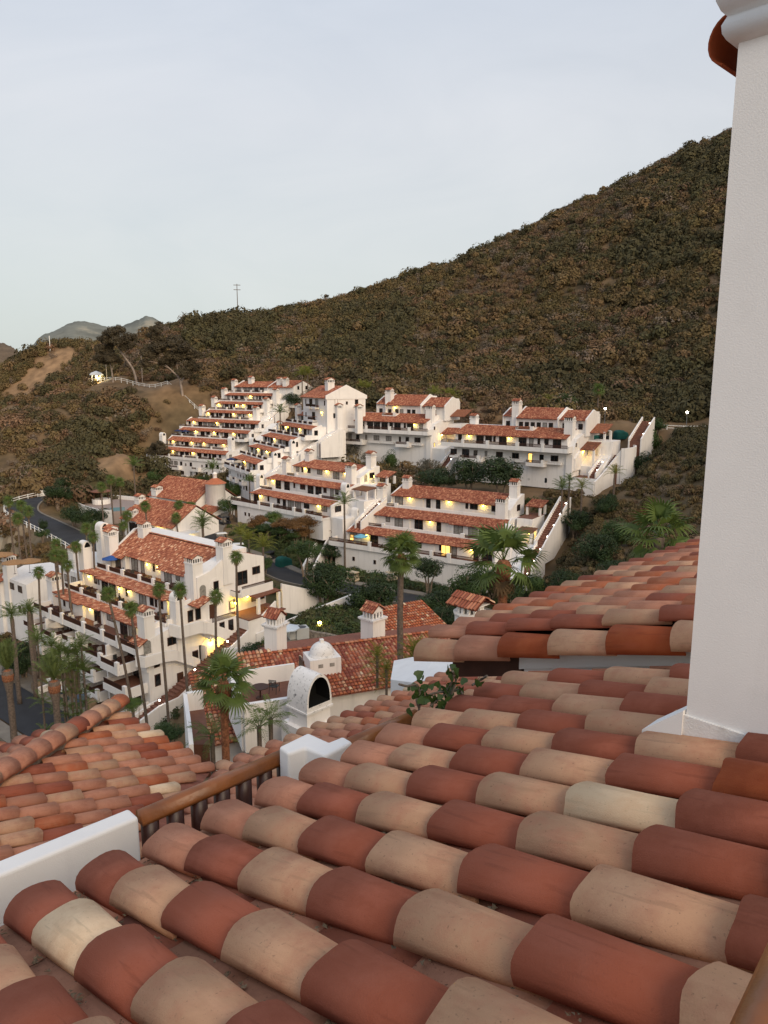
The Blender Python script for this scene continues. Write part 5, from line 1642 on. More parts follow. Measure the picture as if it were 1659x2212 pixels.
g0, g1 = railpar(300, 1760), railpar(618, 1630)
bal = empty('balcony_railing', Q0 + E3 * g0 - np.array([0, 0, 1.0]), math.atan2(E3[1], E3[0]), 'varnished wooden balcony handrail on dark turned balusters between white parapets', 'railing')
Lr = g1 - g0
mb = MB(); prof = [(-.045, -.05), (.045, -.05), (.05, -.025), (.042, -.018), (.038, .012), (.018, .024), (-.018, .024), (-.038, .012), (-.042, -.018), (-.05, -.025)]
mb.prism([(0, y, 1.0 + z) for y, z in prof], (Lr, 0, 0)); mb.build('handrail', M_rail, bal, True)
bm_ = MB(); bm_.lathe([(.0, 0), (.045, 0), (.045, .06), (.022, .09), (.03, .14), (.05, .24), (.055, .32), (.04, .44), (.024, .56), (.03, .62), (.022, .66), (.05, .72), (.05, .95), (0, .95)], 12)
BAL_ME = bm_.mesh('baluster', M_balus, True)
nb_ = int(Lr / .155)
for k in range(nb_ + 1):
    inst('baluster', BAL_ME, (.06 + k * .155, 0, 0), 0, bal)
mb = MB(); mb.box(0, Lr, -.05, .05, -.06, 0.0); mb.build('bottom_rail', M_rail, bal)


def rail_box(name, g_a, g_b, c0, c1, z0, z1, mat, label=None, cat=None, parent=None):
    """box along the rail line; c across (positive = toward the roof)"""
    Hh = R0.Hh; mb = MB()
    base = Q0 + E3 * g_a
    o = empty(name, (base[0], base[1], z0), math.atan2(E3[1], E3[0]), label, cat) if parent is None else parent
    return o, base


M_cap = M_stucco_near
Hh = R0.Hh


def slab_along(name, pts_top, z0, mat, label, cat):
    """prism: outline given as world points (same height), down to z0"""
    mb = MB(); c0 = np.mean(pts_top, 0)
    mb.prism([(p[0] - c0[0], p[1] - c0[1], p[2] - z0) for p in pts_top], (0, 0, -(c0[2] - z0)))
    o = mb.build(name, mat); o.location = (c0[0], c0[1], z0)
    bv = o.modifiers.new('edge', 'BEVEL'); bv.width = .018; bv.segments = 3; bv.limit_method = 'ANGLE'
    return tag(o, label, cat)


zp = Q0[2] + .04
# left parapet
fa, fb = atz(0, 1856.8, zp), atz(277.8, 1745, zp); na, nb2 = atz(0, 1894, zp), atz(300, 1765, zp)
ext = (fa - fb) / np.linalg.norm(fa - fb) * 3.0
slab_along('parapet_wall', [fb, nb2, na + ext, fa + ext], zp - 1.1, M_cap, 'low white parapet wall at the left edge, ending at the wooden handrail', 'wall')
# stepped corner pier
zq = zp + .06
pier = [atz(*p, zq) for p in ((602, 1612.6), (665.6, 1582), (710.6, 1602), (741, 1590), (762, 1602), (702.7, 1633), (660, 1615), (623, 1628))]
slab_along('parapet_pier', pier, zq - 1.2, M_cap, 'stepped white parapet pier at the far end of the wooden handrail', 'wall')
# handrail beyond the pier
s0, s1 = railpar(752, 1607), railpar(905, 1540)
Pa, Pb = atz(748, 1606, Q0[2]), atz(900, 1540, Q0[2])
rr2 = empty('balcony_railing', (Pa[0], Pa[1], Pa[2] - 1.0), math.atan2((Pb - Pa)[1], (Pb - Pa)[0]), 'short length of wooden handrail beyond the white pier', 'railing')
L2 = np.linalg.norm((Pb - Pa)[:2])
mb = MB(); mb.prism([(0, y, 1.0 + z) for y, z in prof], (L2, 0, 0)); mb.build('handrail', M_rail, rr2, True)
for k in range(int(L2 / .155)): inst('baluster', BAL_ME, (.08 + k * .155, 0, 0), 0, rr2)
# balcony floor
fl = [Q0 + E3 * -4 - Hh * .15, Q0 + E3 * 6 - Hh * .15, Q0 + E3 * 6 + Hh * 1.3, Q0 + E3 * -4 + Hh * 1.3]
mb = MB(); mb.prism([tuple(p - np.array([0, 0, 1.06])) for p in fl], (0, 0, -.2)); tag(mb.build('balcony_floor', M_deck), 'terracotta balcony floor under the wooden railing', kind='structure')

# ---------------------------------------------------------------- handrail of the viewer's own balcony (bottom right corner)
va, vb = at(1528, 2225, .80), at(1640, 2035, .98)
dv_ = (vb - va); dv_[2] *= .3; dv_ /= np.linalg.norm(dv_)
mb = MB(); st_ = va - dv_ * .8; L3 = 2.2
vr = empty('viewing_balcony_rail', st_, math.atan2(dv_[1], dv_[0]), 'blurred varnished wooden handrail in the bottom right corner', 'railing')
mb.prism([(0, y - .055, z - .02) for y, z in prof], (L3, 0, L3 * dv_[2])); mb.build('handrail', M_rail, vr, True)

# ---------------------------------------------------------------- pillar placement needs the roof: finish it here
mouldz = {}
def pil_z(px, py, x=0.0, y=0.0):
    """height on the pillar's near corner for a picture row"""
    r = ray(px, py); cxy = np.array([pb[0], pb[1]]); t = (cxy @ r[:2]) / (r[:2] @ r[:2]); return EYE[2] + r[2] * t - (pb[2] - .3)


zc1 = pil_z(1588, 88); zc2 = pil_z(1540, 5)
mb = MB()
sweep_corner(mb, [(0, zc1 - .01), (.03, zc1), (.042, zc1 + .02), (.045, zc1 + .045), (.036, zc1 + .065), (.032, zc1 + .075), (.048, zc1 + .09), (.062, zc1 + .12), (.066, zc1 + .16), (.066, zc1 + .55), (0, zc1 + .55)])
mb.build('cornice', M_stucco_near, pil, True)
mb = MB(); mb.box(-.10, 1.3, -.10, .9, zc1 + .55, zc1 + .6); mb.build('cap', M_stucco_near, pil)
for (y, zt_, c_) in ((.03, zc1 + .055, 'rust'), (.03, zc1 + .50, 'red')):
    o = inst('eave_tile', BIGCAP[c_], (-.115, y, zt_), 0, pil); o.rotation_euler = (R(6), R(-72), R(0)); o.scale = (.52, .8, .52)

# ---------------------------------------------------------------- the balcony the picture is taken from (below and behind the camera)
cb = empty('balcony_house', (1.0, -2.5, 38.0), 0, 'white house with the open balcony from which the view is taken', 'house')
mb = MB(); mb.box(-4.5, 6.0, -3.2, .4, 0, 10.3); mb.build('wall', M_stucco_near, cb)
mb = MB(); mb.box(-4.5, 6.0, .4, 1.9, 10.1, 10.36); mb.build('balcony_floor', M_deck, cb)
# ================================================================= G: domed house below
FG = Frame(159, 722.5, 1501.5, 57.0)          # u: down the slope toward us, v: along the ridge to the right
RG = NearRoof(69, -21, 13.0, at(722.5, 1501.5, 57.0), .30, .43)
hg = House(FG, 'domed_house', 'white house with tiled roof, small dome and arched hood chimney', 20.0, seed=31)
rg = random.Random(77)
eL0, dL0 = RG.on(622, 1516); eL1, dL1 = RG.on(577, 1407.6)
eR1, dR1 = RG.on(835, 1378)
D_R = (dL1 + dR1) / 2
eR = 13.5
colsG = [('orange', 4), ('red', 3.2), ('pink', 2.2), ('tan', 1.2), ('cream', .35)]
colG = {'orange': (.40, .125, .065), 'red': (.24, .065, .042), 'pink': (.42, .19, .12), 'tan': (.48, .27, .15), 'cream': (.66, .50, .33)}
rgo = empty('roof', (0, 0, 0)); rgo.parent = hg.o
cand = []
i = 0
e = min(eL0, eL1) + .15
while e < eR:
    j = 0
    while j * .43 < D_R:
        d = j * .43
        t = d / D_R; el = eL0 + (eL1 - eL0) * t
        if e > el: cand.append((e, d, wpick(rg, colsG)))
        j += 1
    e += .30
cand.sort(key=lambda c_: c_[1])
SC = 1.18
Wm = Matrix.Translation(Vector(FG.w(0, 0, 20.0))) @ Matrix.Rotation(FG.rz, 4, 'Z'); Wi = Wm.inverted()
vis = [c_ for c_ in cand if in_view(RG.pt(c_[0], c_[1]), 0)]
vset = set(id(c_) for c_ in vis[:300])
mb = MB()
LOWCAP = {k_: cap_mesh('barrel_tile', TM[k_], seg=6) for k_ in colG}
for c_ in cand:
    e, d, k_ = c_
    if id(c_) in vset:
        o = bpy.data.objects.new('tile', LOWCAP[k_]); C.objects.link(o); o.parent = rgo
        o.matrix_basis = Wi @ RG.mat(RG.pt(e, d), None, rg) @ Matrix.Diagonal((SC, 1.04, SC, 1))
    else:
        mb.col = colG[k_]; b = len(mb.v)
        for (s_, r_, h_) in ((0, .125, 0.0), (.45, .10, -.03)):
            for (x, y) in ((-1, 0), (-.72, .72), (0, 1), (.72, .72), (1, 0)):
                mb.v.append(tuple(Wi @ Vector(RG.pt(e + x * r_, d + s_, h_ - .125 + y * r_))))
        for q in range(4): mb.face((b + q, b + q + 1, b + 6 + q, b + 5 + q))
        mb.face((b + 4, b + 3, b + 2, b + 1, b))
tag(mb.build('roof_tiles', M_tile_far, rgo), kind='stuff')


def gsheet(pts, name, mat, n=-.13):
    mb = MB(); mb.poly([tuple(Wi @ Vector(RG.pt(e, d, n))) for e, d in pts]); return mb.build(name, mat, rgo)


gsheet([(eL0, -.05), (eR, -.05), (eR, D_R), (eL1, D_R)], 'pan_layer', M_pansheet)
# verge and ridge tiles
def beads(name, A, B, me_d, step, parent, Wi_, sc=1.0):
    A, B = np.asarray(A), np.asarray(B); L_ = np.linalg.norm(B - A); dd = (B - A) / L_
    nn = np.array([0, 0, 1.0]) - dd * dd[2]; nn /= np.linalg.norm(nn); xx = np.cross(dd, nn)
    for k in range(int(L_ / step)):
        P = A + dd * (k * step)
        o = bpy.data.objects.new(name, me_d[wpick(rg, [('orange', 3), ('pink', 3), ('red', 1.5), ('tan', 1)])]); C.objects.link(o); o.parent = parent
        o.matrix_basis = Wi_ @ Matrix(((xx[0], dd[0], nn[0], P[0]), (xx[1], dd[1], nn[1], P[1]), (xx[2], dd[2], nn[2], P[2]), (0, 0, 0, 1))) @ Matrix.Diagonal((sc, 1, sc, 1))


beads('ridge_tile', RG.pt(eL1, D_R, .12), RG.pt(eR, D_R, .12), BIGCAP, .42, rgo, Wi)
beads('verge_tile', RG.pt(eL0 - .05, 0, .03), RG.pt(eL1 - .05, D_R, .03), CAP, .41, rgo, Wi, 1.2)
# back slope, gable and walls
mb = MB()
bk = [RG.pt(eL1, D_R, -.1), RG.pt(eR, D_R, -.1)]; bkl = [p + RG.Hh * 7 - np.array([0, 0, 1.8]) for p in bk]
mb.poly([tuple(Wi @ Vector(p)) for p in (bk[0], bk[1], bkl[1], bkl[0])]); mb.build('back_roof', M_pansheet, rgo)


def gwall(pts, z0=19.0, name='wall', mat=None):
    mb = MB()
    for a, b in zip(pts[:-1], pts[1:]):
        mb.poly([tuple(Wi @ Vector(p)) for p in (np.array([a[0], a[1], z0]), np.array([b[0], b[1], z0]), b, a)])
    return mb.build(name, mat or M_stucco, hg.o)


wl = [RG.pt(eR, .6, -.2), RG.pt(eL0 + .25, .6, -.2), RG.pt(eL1 + .25, D_R, -.2), bkl[0]]
gwall(wl)
# plaster band under the eave
mb = MB(); mb.prism([tuple(Wi @ Vector(RG.pt(e_, d_, n__))) for e_, d_, n__ in ((eL0, .05, -.15), (eL0, .6, -.2), (eL0, .6, -.45), (eL0, .35, -.45))], tuple((Wi.to_3x3() @ Vector(RG.E * (eR - eL0))))); mb.build('eave_moulding', M_stucco, hg.o)
hg2 = hg


def gpt(px, py, n=0.0):
    e_, d_ = RG.on(px, py, n); return RG.pt(e_, d_, n)


# dome lantern: box sunk in the roof
Pd = gpt(*qb(800, 835)); du, dvv = FG.loc(Pd[0], Pd[1])
zb = Pd[2]
hg.box('dome_base', M_stucco, du - 2.2, du, dvv - 1.35, dvv + 1.25, zb - .8, zb + 1.25)
for t in (-.45, .5): hg.box('vent_recess', M_curtain, du - .02, du + .012, dvv + t - .22, dvv + t + .18, zb + .55, zb + .85)
mb = MB(); prof_ = [(1.10, zb + 1.25), (1.10, zb + 1.33)] + [(1.02 * math.cos(t), zb + 1.33 + 1.0 * math.sin(t)) for t in np.linspace(0, math.pi / 2 - .12, 10)] + [(.12, zb + 2.34), (0, zb + 2.34)]
mb.lathe(prof_, 28, du - 1.1, dvv - .05); hg.put(mb, 'dome', M_grime, None, True)
mb = MB(); mb.box(du - 1.27, du - .93, dvv - .2, dvv + .1, zb + 2.3, zb + 2.55); hg.put(mb, 'finial', M_stucco)
# two tall chimneys with little tiled roofs
def big_chimney(px, py, d, w_, zdrop, label, az=134):
    F_ = Frame(az, px, py, d); P = F_.O
    hh = House(F_, 'roof_chimney', label, P[2] - zdrop, cat='chimney', group='tall chimneys with little tiled roofs', seed=int(px))
    a = w_ / 2; z0 = P[2] - zdrop; zl = P[2] - 1.0
    hh.box('shaft', M_stucco, -a, a, -a, a, z0, zl - .25)
    mb = MB(); mb.box(-a - .1, a + .1, -a - .1, a + .1, zl - .25, zl - .15); mb.box(-a - .18, a + .18, -a - .18, a + .18, zl - .15, zl); hh.put(mb, 'ledge', M_grime)
    b = a * .82
    hh.box('flue', M_black, -b + .18, b - .18, -b + .18, b - .18, zl, zl + .62)
    mb = MB()
    for k in range(4):
        t = -1 + 2 * k / 3
        for s_ in (-1, 1):
            mb.box(t * (b - .08) - .08, t * (b - .08) + .08, s_ * (b - .07) - .07, s_ * (b - .07) + .07, zl, zl + .5)
            if 0 < k < 3: mb.box(s_ * (b - .07) - .07, s_ * (b - .07) + .07, t * (b - .08) - .08, t * (b - .08) + .08, zl, zl + .5)
    # arched heads
    for s_ in (-1, 1):
        for k in range(3):
            c_ = (-1 + 2 * (k + .5) / 3) * (b - .08); r_ = (b - .08) / 3 - .04
            arcp = [(c_ - r_ - .05, zl + .62), (c_ - r_ - .05, zl + .48)] + [(c_ - r_ * math.cos(t), zl + .36 + r_ * math.sin(t) * .8 + .04) for t in np.linspace(0, math.pi, 7)] + [(c_ + r_ + .05, zl + .48), (c_ + r_ + .05, zl + .62)]
            mb.uzprism(arcp, s_ * (b - .07) - .065, s_ * (b - .07) + .065); mb.vzprism(arcp, s_ * (b - .07) - .065, s_ * (b - .07) + .065)
    hh.put(mb, 'arcade', M_stucco)
    mb = MB(); mb.box(-b, b, -b, b, zl + .6, zl + .7); mb.prism([(-b, -b, zl + .7), (-b, b, zl + .7), (-b, 0, zl + 1.2)], (2 * b, 0, 0)); hh.put(mb, 'head', M_stucco)
    mb = MB(); far_tiles(mb, -b - .15, b + .15, (-b - .2, zl + .62), (0, zl + 1.28), hh.rg, hh.cols, pitch=.26, rad=.11); far_tiles(mb, -b - .15, b + .15, (b + .2, zl + .62), (0, zl + 1.28), hh.rg, hh.cols, pitch=.26, rad=.11); hh.put(mb, 'cap', M_tile_far)
    mb = MB(); mb.tube([(-b - .2, 0, zl + 1.28), (b + .2, 0, zl + 1.28)], .11, 8); hh.put(mb, 'ridge_tile', M_pansheet)
    return hh


big_chimney(*qb(378, 330), 63, 1.35, 7.0, 'tall white chimney with tiled cap left of the dome', 120)
big_chimney(*qb(1178, 280), 66, 1.55, 6.0, 'tall white chimney with tiled cap right of the dome', 134)

# arched hood chimney with black mouth
FH = Frame(134, *qb(640, 1165), 41.0)
hh = House(FH, 'hood_chimney', 'stained white barrel-topped chimney with a big black arched mouth', FH.O[2] - 4.5, cat='chimney', seed=3)
zh = FH.O[2]; wv = 1.85; wu = 1.75
hh.box('shaft', M_stucco, -wu + .08, -.08, .06, wv - .06, zh - 4.5, zh)
hh.box('plinth', M_stucco, -wu - .25, .25, -.25, wv + .25, zh - 4.5, zh - 1.0)
Hc = 2.05
arc = [(wv / 2 + wv / 2 * math.cos(t) * 1.0, zh + Hc * (math.sin(t) ** .8)) for t in np.linspace(0, math.pi, 21)]
inn_ = [(wv / 2 + (wv / 2 - .13) * math.cos(t), zh + .28 + (Hc - .46) * (math.sin(t) ** .8)) for t in np.linspace(0, math.pi, 21)]
# barrel shell: outer skin, back, front rim and mouth
mb = MB(); b = len(mb.v)
for x in (-wu, 0.0):
    mb.v += [(x, p[0], p[1]) for p in arc]
for i in range(20): mb.face((b + i, b + i + 1, b + 21 + i + 1, b + 21 + i))
mb.face(tuple(b + i for i in range(21)))
b2 = len(mb.v); mb.v += [(0.0, p[0], p[1]) for p in inn_]
for i in range(20): mb.face((b + 21 + i, b + 21 + i + 1, b2 + i + 1, b2 + i))
mb.poly([(0, 0, zh), (0, wv, zh), (0, inn_[0][0], inn_[0][1]), (0, inn_[-1][0], inn_[-1][1])])
hh.put(mb, 'hood', M_grime, None, False)
mb = MB(); b = len(mb.v)
for x in (0.0, -1.2): mb.v += [(x, p[0], p[1]) for p in inn_]
for i in range(20): mb.face((b + i, b + 21 + i, b + 21 + i + 1, b + i + 1))
mb.face(tuple(b + 21 + i for i in range(21))); mb.face((b, b + 20, b + 41, b + 21)); hh.put(mb, 'flue', M_black)
mb = MB(); mb.box(-wu - .06, .06, -.06, wv + .06, zh - .12, zh); hh.put(mb, 'ledge', M_grime)

# terrace with chair and table beside the gable
FT = Frame(159, *qa(1015, 1600), 43.0)
ht_ = House(FT, 'terrace', 'white-walled terrace with dark tile floor beside the domed house', FT.O[2] - 3, cat='terrace', seed=9)
zt_ = FT.O[2]
ht_.box('wall', M_stucco, -.15, .15, 0, 4.2, zt_ - 3, zt_ + .0)
ht_.box('wall', M_stucco, -4.6, -.15, -.15, .12, zt_ - 3, zt_ + .05)
ht_.box('wall', M_stucco, -4.8, -4.6, -.15, 4.2, zt_ - 3, zt_ + .15)
ht_.box('paving', M_deck, -4.6, -.15, .12, 4.2, zt_ - 3, zt_ - .95)
P = FT.w(-2.6, 1.5, zt_ - .95)
tag(inst('patio_table', TB_D, P), 'round stone-topped table on the walled terrace beside the domed house', 'table', 'patio tables')
ch = empty('patio_chair', FT.w(-3.1, 2.5, zt_ - .95), FT.rz - 2.2, 'black metal slat-back chair on the walled terrace', 'chair', 'patio chairs')
mb = MB()
for x in (-.24, .24):
    mb.tube([(x, -.24, 0), (x, -.22, .43), (x * .95, .22, .43), (x, .3, 0)], .018, 6); mb.tube([(x, .2, .43), (x, .30, .95)], .018, 6); mb.tube([(x * 1.1, -.22, .43), (x * 1.1, -.2, .63), (x * 1.1, .26, .66)], .018, 6)
mb.build('frame', CH_D2.materials[0], ch)
mb = MB(); mb.box(-.25, .25, -.24, .24, .42, .45); mb.build('seat', CH_D2.materials[0], ch)
for k in range(5):
    mb = MB(); z_ = .52 + k * .095; mb.box(-.23, .23, .215 + k * .02, .24 + k * .02, z_, z_ + .05); mb.build('slat', CH_D2.materials[0], ch)
# glazed side wall of the house facing that terrace
hw = FT
ht_.box('door', M_woodframe, -3.0, -2.0, 4.1, 4.2, zt_ - .95, zt_ + 1.3)

# small tiled lean-to roofs and paved walk below the terrace
def lean_roof(px, py, d, azE, azU, sl, ne, nd, label, cols=colsG, drop=5.0):
    RR = NearRoof(azE, azU, sl, at(px, py, d), .30, .43)
    ho = empty('tiled_roof_house', (RR.P0[0], RR.P0[1], RR.P0[2] - drop), 0, label, 'house')
    ro = empty('roof', (0, 0, 0)); ro.parent = ho
    Wl = Matrix.Translation(Vector(ho.location)).inverted()
    for i in range(ne):
        for j in range(nd):
            o = bpy.data.objects.new('tile', LOWCAP[wpick(rg, cols)]); C.objects.link(o); o.parent = ro
            o.matrix_basis = Wl @ RR.mat(RR.pt(i * .30 + .15, j * .43), None, rg) @ Matrix.Diagonal((SC, 1.04, SC, 1))
    mb = MB(); mb.poly([tuple(Wl @ Vector(RR.pt(e_, d_, -.13))) for e_, d_ in ((0, -.02), (ne * .3, -.02), (ne * .3, nd * .43), (0, nd * .43))]); mb.build('pan_layer', M_pansheet, ro)
    w0 = [RR.pt(.2, .4, -.18), RR.pt(ne * .3 - .2, .4, -.18), RR.pt(ne * .3 - .2, nd * .43, -.18), RR.pt(.2, nd * .43, -.18), RR.pt(.2, .4, -.18)]
    mb = MB(); zz = RR.P0[2] - drop
    for a, b in zip(w0[:-1], w0[1:]):
        mb.poly([tuple(Wl @ Vector(p)) for p in (np.array([a[0], a[1], zz]), np.array([b[0], b[1], zz]), b, a)])
    mb.build('wall', M_stucco, ho)
    return RR, ho


lean_roof(*qa(690, 1960), 45.0, 69, -21, 7, 17, 22, 'low tiled roof behind the near fan palm, left of the hood chimney')
lean_roof(*qa(1010, 1375), 55.0, 69, -21, 20, 9, 7, 'small tiled roof corner left of the walled terrace')
lean_roof(*qb(1290, 545), 70.0, 60, -30, 16, 24, 12, 'tiled roof right of the tall chimney, behind the fan palm')
# walk
WK = [at(*qa(540, 1600), 40), at(*qa(665, 1600), 40), at(*qa(700, 1900), 31), at(*qa(560, 1900), 31)]
zz = WK[0][2]
WK = [atz(*qa(x, y), zz) for x, y in ((540, 1610), (668, 1595), (720, 1950), (575, 1950))]
mb = MB(); mb.prism([tuple(p) for p in WK], (0, 0, -3)); tag(mb.build('walkway', M_deck), 'terracotta walkway between white walls', kind='structure')
wall_path('walkway_wall', [atz(*qa(510, 1500), zz + 1), atz(*qa(660, 1480), zz + 1)], 4, .25, M_stucco, None, 'white wall closing the far end of the terracotta walkway', 'wall')
wall_path('walkway_wall', [atz(*qa(505, 1500), zz + 1), atz(*qa(540, 1760), zz + 1), atz(*qa(560, 1950), zz + 1)], 4, .2, M_stucco, None, 'white wall with wooden rail along the left of the terracotta walkway', 'wall')

# octagonal tiled turret at right
FO = Frame(134, *qc(1385, 760), 38.0)
ho = House(FO, 'tiled_turret', 'white turret with slit openings and a tiled cap below the right-hand roof', FO.O[2] - 3, cat='turret', seed=41, cols=TILE_COLS_F)
z0_ = FO.O[2]
mb = MB(); mb.lathe([(.8, z0_ - 3), (.8, z0_ - .1), (.88, z0_), (.88, z0_ + .08), (.66, z0_ + .1)], 12); ho.put(mb, 'drum', M_stucco)
mb = MB(); mb.lathe([(.46, z0_ + .1), (.46, z0_ + .5)], 12); ho.put(mb, 'core', M_curtain)
for k in range(12):
    t = 2 * math.pi * k / 12; mb = MB(); x, y = .60 * math.cos(t), .60 * math.sin(t); mb.box(x - .07, x + .07, y - .07, y + .07, z0_ + .09, z0_ + .5); ho.put(mb, 'pier', M_stucco)
mb = MB(); mb.box(-.8, .8, -.62, .62, z0_ + .49, z0_ + .54); ho.put(mb, 'head', M_stucco)
mb = MB(); far_tiles(mb, -.95, .95, (-.82, z0_ + .5), (0, z0_ + 1.0), ho.rg, ho.cols, pitch=.19, rad=.08); far_tiles(mb, -.95, .95, (.82, z0_ + .5), (0, z0_ + 1.0), ho.rg, ho.cols, pitch=.19, rad=.08); ho.put(mb, 'cap', M_tile_far)

# folded white parapet between the roofs
Pp = [at(*p) for p in ((851, 1427, 15), (929, 1412, 15.5), (1010, 1432, 13.6), (902, 1476, 13.2), (844, 1468, 14))]
cpt = np.mean(Pp, 0); mb = MB()
top = [Pp[0], Pp[1], Pp[2], Pp[3], Pp[4]]
mid = at(935, 1438, 14.2) + np.array([0, 0, .12])
for a, b in zip(top, top[1:] + top[:1]): mb.poly([tuple(a), tuple(b), tuple(mid)])
for a, b in zip(top, top[1:] + top[:1]): mb.poly([tuple(a), tuple(a - np.array([0, 0, 4])), tuple(b - np.array([0, 0, 4])), tuple(b)])
o = mb.build('gable_parapet', M_stucco_near); tag(o, 'folded white gable parapet below the rust-coloured verge', 'parapet')

# ================================================================= E: clubhouse with round tower
FEh = Frame(128, *q7(1320, 455), 152)
he = House(FEh, 'clubhouse', 'low white clubhouse with wide tiled roof beside the palms', 12.0, seed=51)
ze = FEh.O[2]


def hip(h_, u0, u1, v0, v1, z, rise, name='roof'):
    """gabled roof, ridge along u"""
    vm = (v0 + v1) / 2
    h_.shed(u0, u1, (v0, z), (vm, z + rise)); h_.shed(u0, u1, (v1, z), (vm, z + rise))
    h_.body([(v0 + .6, z - 6), (v1 - .6, z - 6), (v1 - .6, z - .05), (vm, z + rise - .25), (v0 + .6, z - .05)], u0 + .25, u1 - .25)


hip(he, -19, 0, 0, 13, ze, 4.0)
he.openings(-17, -1, ze - 2.7, .6, [-3.5], 1.5)
he.arch(-14.5, .6, ze - 3.2, 2.6, 2.8, 'f', M_glass)
he.box('skylight', M_litroom, -3.2, -1.4, 1.9, 2.6, ze + .75, ze + .85)
he.lamp(-5.2, ze - .7, .6, 90)
he.box('entry_wall', M_stucco, -.25, 3.4, -1.2, 4.6, ze - 6, ze - .9); he.lamp(3.4, ze - 1.6, 2.0, 40, 'r')
he.chimney(-18.2, 5, ze - 2, ze + 5.0, 1.7, 1.7); he.chimney(-15.6, 1.4, ze - 2, ze + 2.6, 1.6, 1.6)
FE2 = Frame(128, *q7(1500, 248), 176)
h2 = House(FE2, 'clubhouse', 'far wing of the clubhouse with round white tower', 12.0, seed=53)
z2_ = FE2.O[2]
hip(h2, -18, 1, -1, 12, z2_, 4.4)
h2.chimney(-15, 0, z2_ - 2, z2_ + 2.8, 2.0, 2.0)
mb = MB(); mb.lathe([(2.3, z2_ - 7), (2.3, z2_ + 4.4), (2.5, z2_ + 4.5)], 20, 3.2, 3.6); h2.put(mb, 'tower', M_stucco, None, True)
mb = MB(); mb.col = (.42, .14, .07); mb.lathe([(2.7, z2_ + 4.45), (.55, z2_ + 5.7)], 20, 3.2, 3.6); h2.put(mb, 'tower_roof', M_tile_far)
mb = MB(); mb.lathe([(.5, z2_ + 5.6), (.5, z2_ + 6.5), (.62, z2_ + 6.6), (.5, z2_ + 6.9), (.0, z2_ + 7.2)], 12, 3.2, 3.6); h2.put(mb, 'cupola', M_stucco, None, True)
h2.shed(2, 8, (-3, z2_ - 2.2), (1.5, z2_ - .6)); h2.body([(-2.5, z2_ - 7), (4, z2_ - 7), (4, z2_ - .9), (1.5, z2_ - .8), (-2.5, z2_ - 2.2)], 2.2, 7.8)
h2.openings(2.4, 7.6, z2_ - 5, -2.5, [], 1.4)
# pool terrace
pw = [atz(*q7(x, y), 17.5) for x, y in ((560, 212), (700, 205), (1090, 240), (1090, 300), (860, 325), (760, 320), (640, 285), (585, 260))]
mb = MB(); mb.prism([tuple(p) for p in pw], (0, 0, -3)); tag(mb.build('pool_terrace', pmat('pool_paving', (.33, .26, .23), .9, .1)), 'pale paved pool terrace behind the clubhouse', kind='structure')
wall_path('pool_wall', [p + np.array([0, 0, 1.0]) for p in pw[:3]], 4.5, .3, M_stucco, None, 'white wall along the far side of the pool terrace', 'wall')
wall_path('pool_wall', [p + np.array([0, 0, .5]) for p in [pw[0]] + pw[:3:-1]], 4.0, .3, M_stucco, None, 'curved white wall along the near side of the pool terrace', 'wall')
pl_ = [atz(*q7(x, y), 17.53) for x, y in ((840, 292), (960, 285), (960, 312), (870, 318))]
mb = MB(); mb.poly([tuple(p) for p in pl_]); tag(mb.build('pool_water', pmat('pool_water', (.20, .36, .38), .1, .05)), 'pale turquoise pool water', kind='structure')
gb = empty('pool_bar', atz(*q7(780, 258), 17.5), 0, 'round white pool bar under a flat brown roof', 'kiosk')
mb = MB(); mb.lathe([(2.3, 0), (2.3, 1.2), (0, 1.2)], 16); mb.build('counter', M_stucco, gb)
for k in range(6): mb = MB(); mb.tube([(2.0 * math.cos(k), 2.0 * math.sin(k), 1.2), (2.0 * math.cos(k), 2.0 * math.sin(k), 3.2)], .08, 6); mb.build('post', M_wood, gb)
mb = MB(); mb.col = (.2, .09, .06); mb.lathe([(2.7, 3.2), (2.7, 3.35), (0, 4.0)], 16); mb.build('roof', M_tile_far, gb)
umbrella(atz(*q7(648, 225), 17.5), M_blue, label='blue umbrella at the left end of the pool terrace', r_=1.7)

# ================================================================= F2: small house at the left end of the long house
FL = Frame(130, *q8(240, 560), 128)
hl2 = House(FL, 'small_house', 'small white house with tall chimneys at the left edge behind the long house', 4.0, seed=61)
zl2 = FL.O[2]
hl2.body([(0, 3), (9, 3), (9, zl2), (4, zl2 + .4), (0, zl2 - .8)], -9.5, 0)
hl2.shed(-12, -8.5, (-1.2, zl2 - 1.7), (2.6, zl2 - .5)); hl2.body([(-.6, 3), (3, 3), (3, zl2 - .8), (-.6, zl2 - 1.7)], -11.7, -9.4)
for k, (u, z_) in enumerate(((-2.5, 2.6), (-5.6, 2.6), (-1.6, 6.4), (-6.6, 9.6), (-3.2, 6.4))): hl2.win('square' if k < 2 else 'win', u, zl2 - z_, -.02, pane='g')
hl2.arch(-10.5, -.6, zl2 - 4.2, 1.3, 2.0, 'f')
for (u, v_, z_, c_) in ((-7.4, .6, 3.6, 'gable'), (3.4, 7.5, 5.6, 'gable'), (9.6, 11, 9.4, 'gable'), (8.0, 10.4, 9.8, 'hood')):
    hl2.chimney(u, v_, 5, zl2 + z_, 1.8, 1.8, c_)
hl2.body([(6, 3), (16, 3), (16, zl2 + 2.2), (12, zl2 + 3.0), (6, zl2 + 1.2)], 0, 14)
hl2.shed(9, 16, (8, zl2 + 1.8), (13, zl2 + 3.8)); hl2.openings(1, 9, zl2 - 1.8, 6.0, [], 1.4)

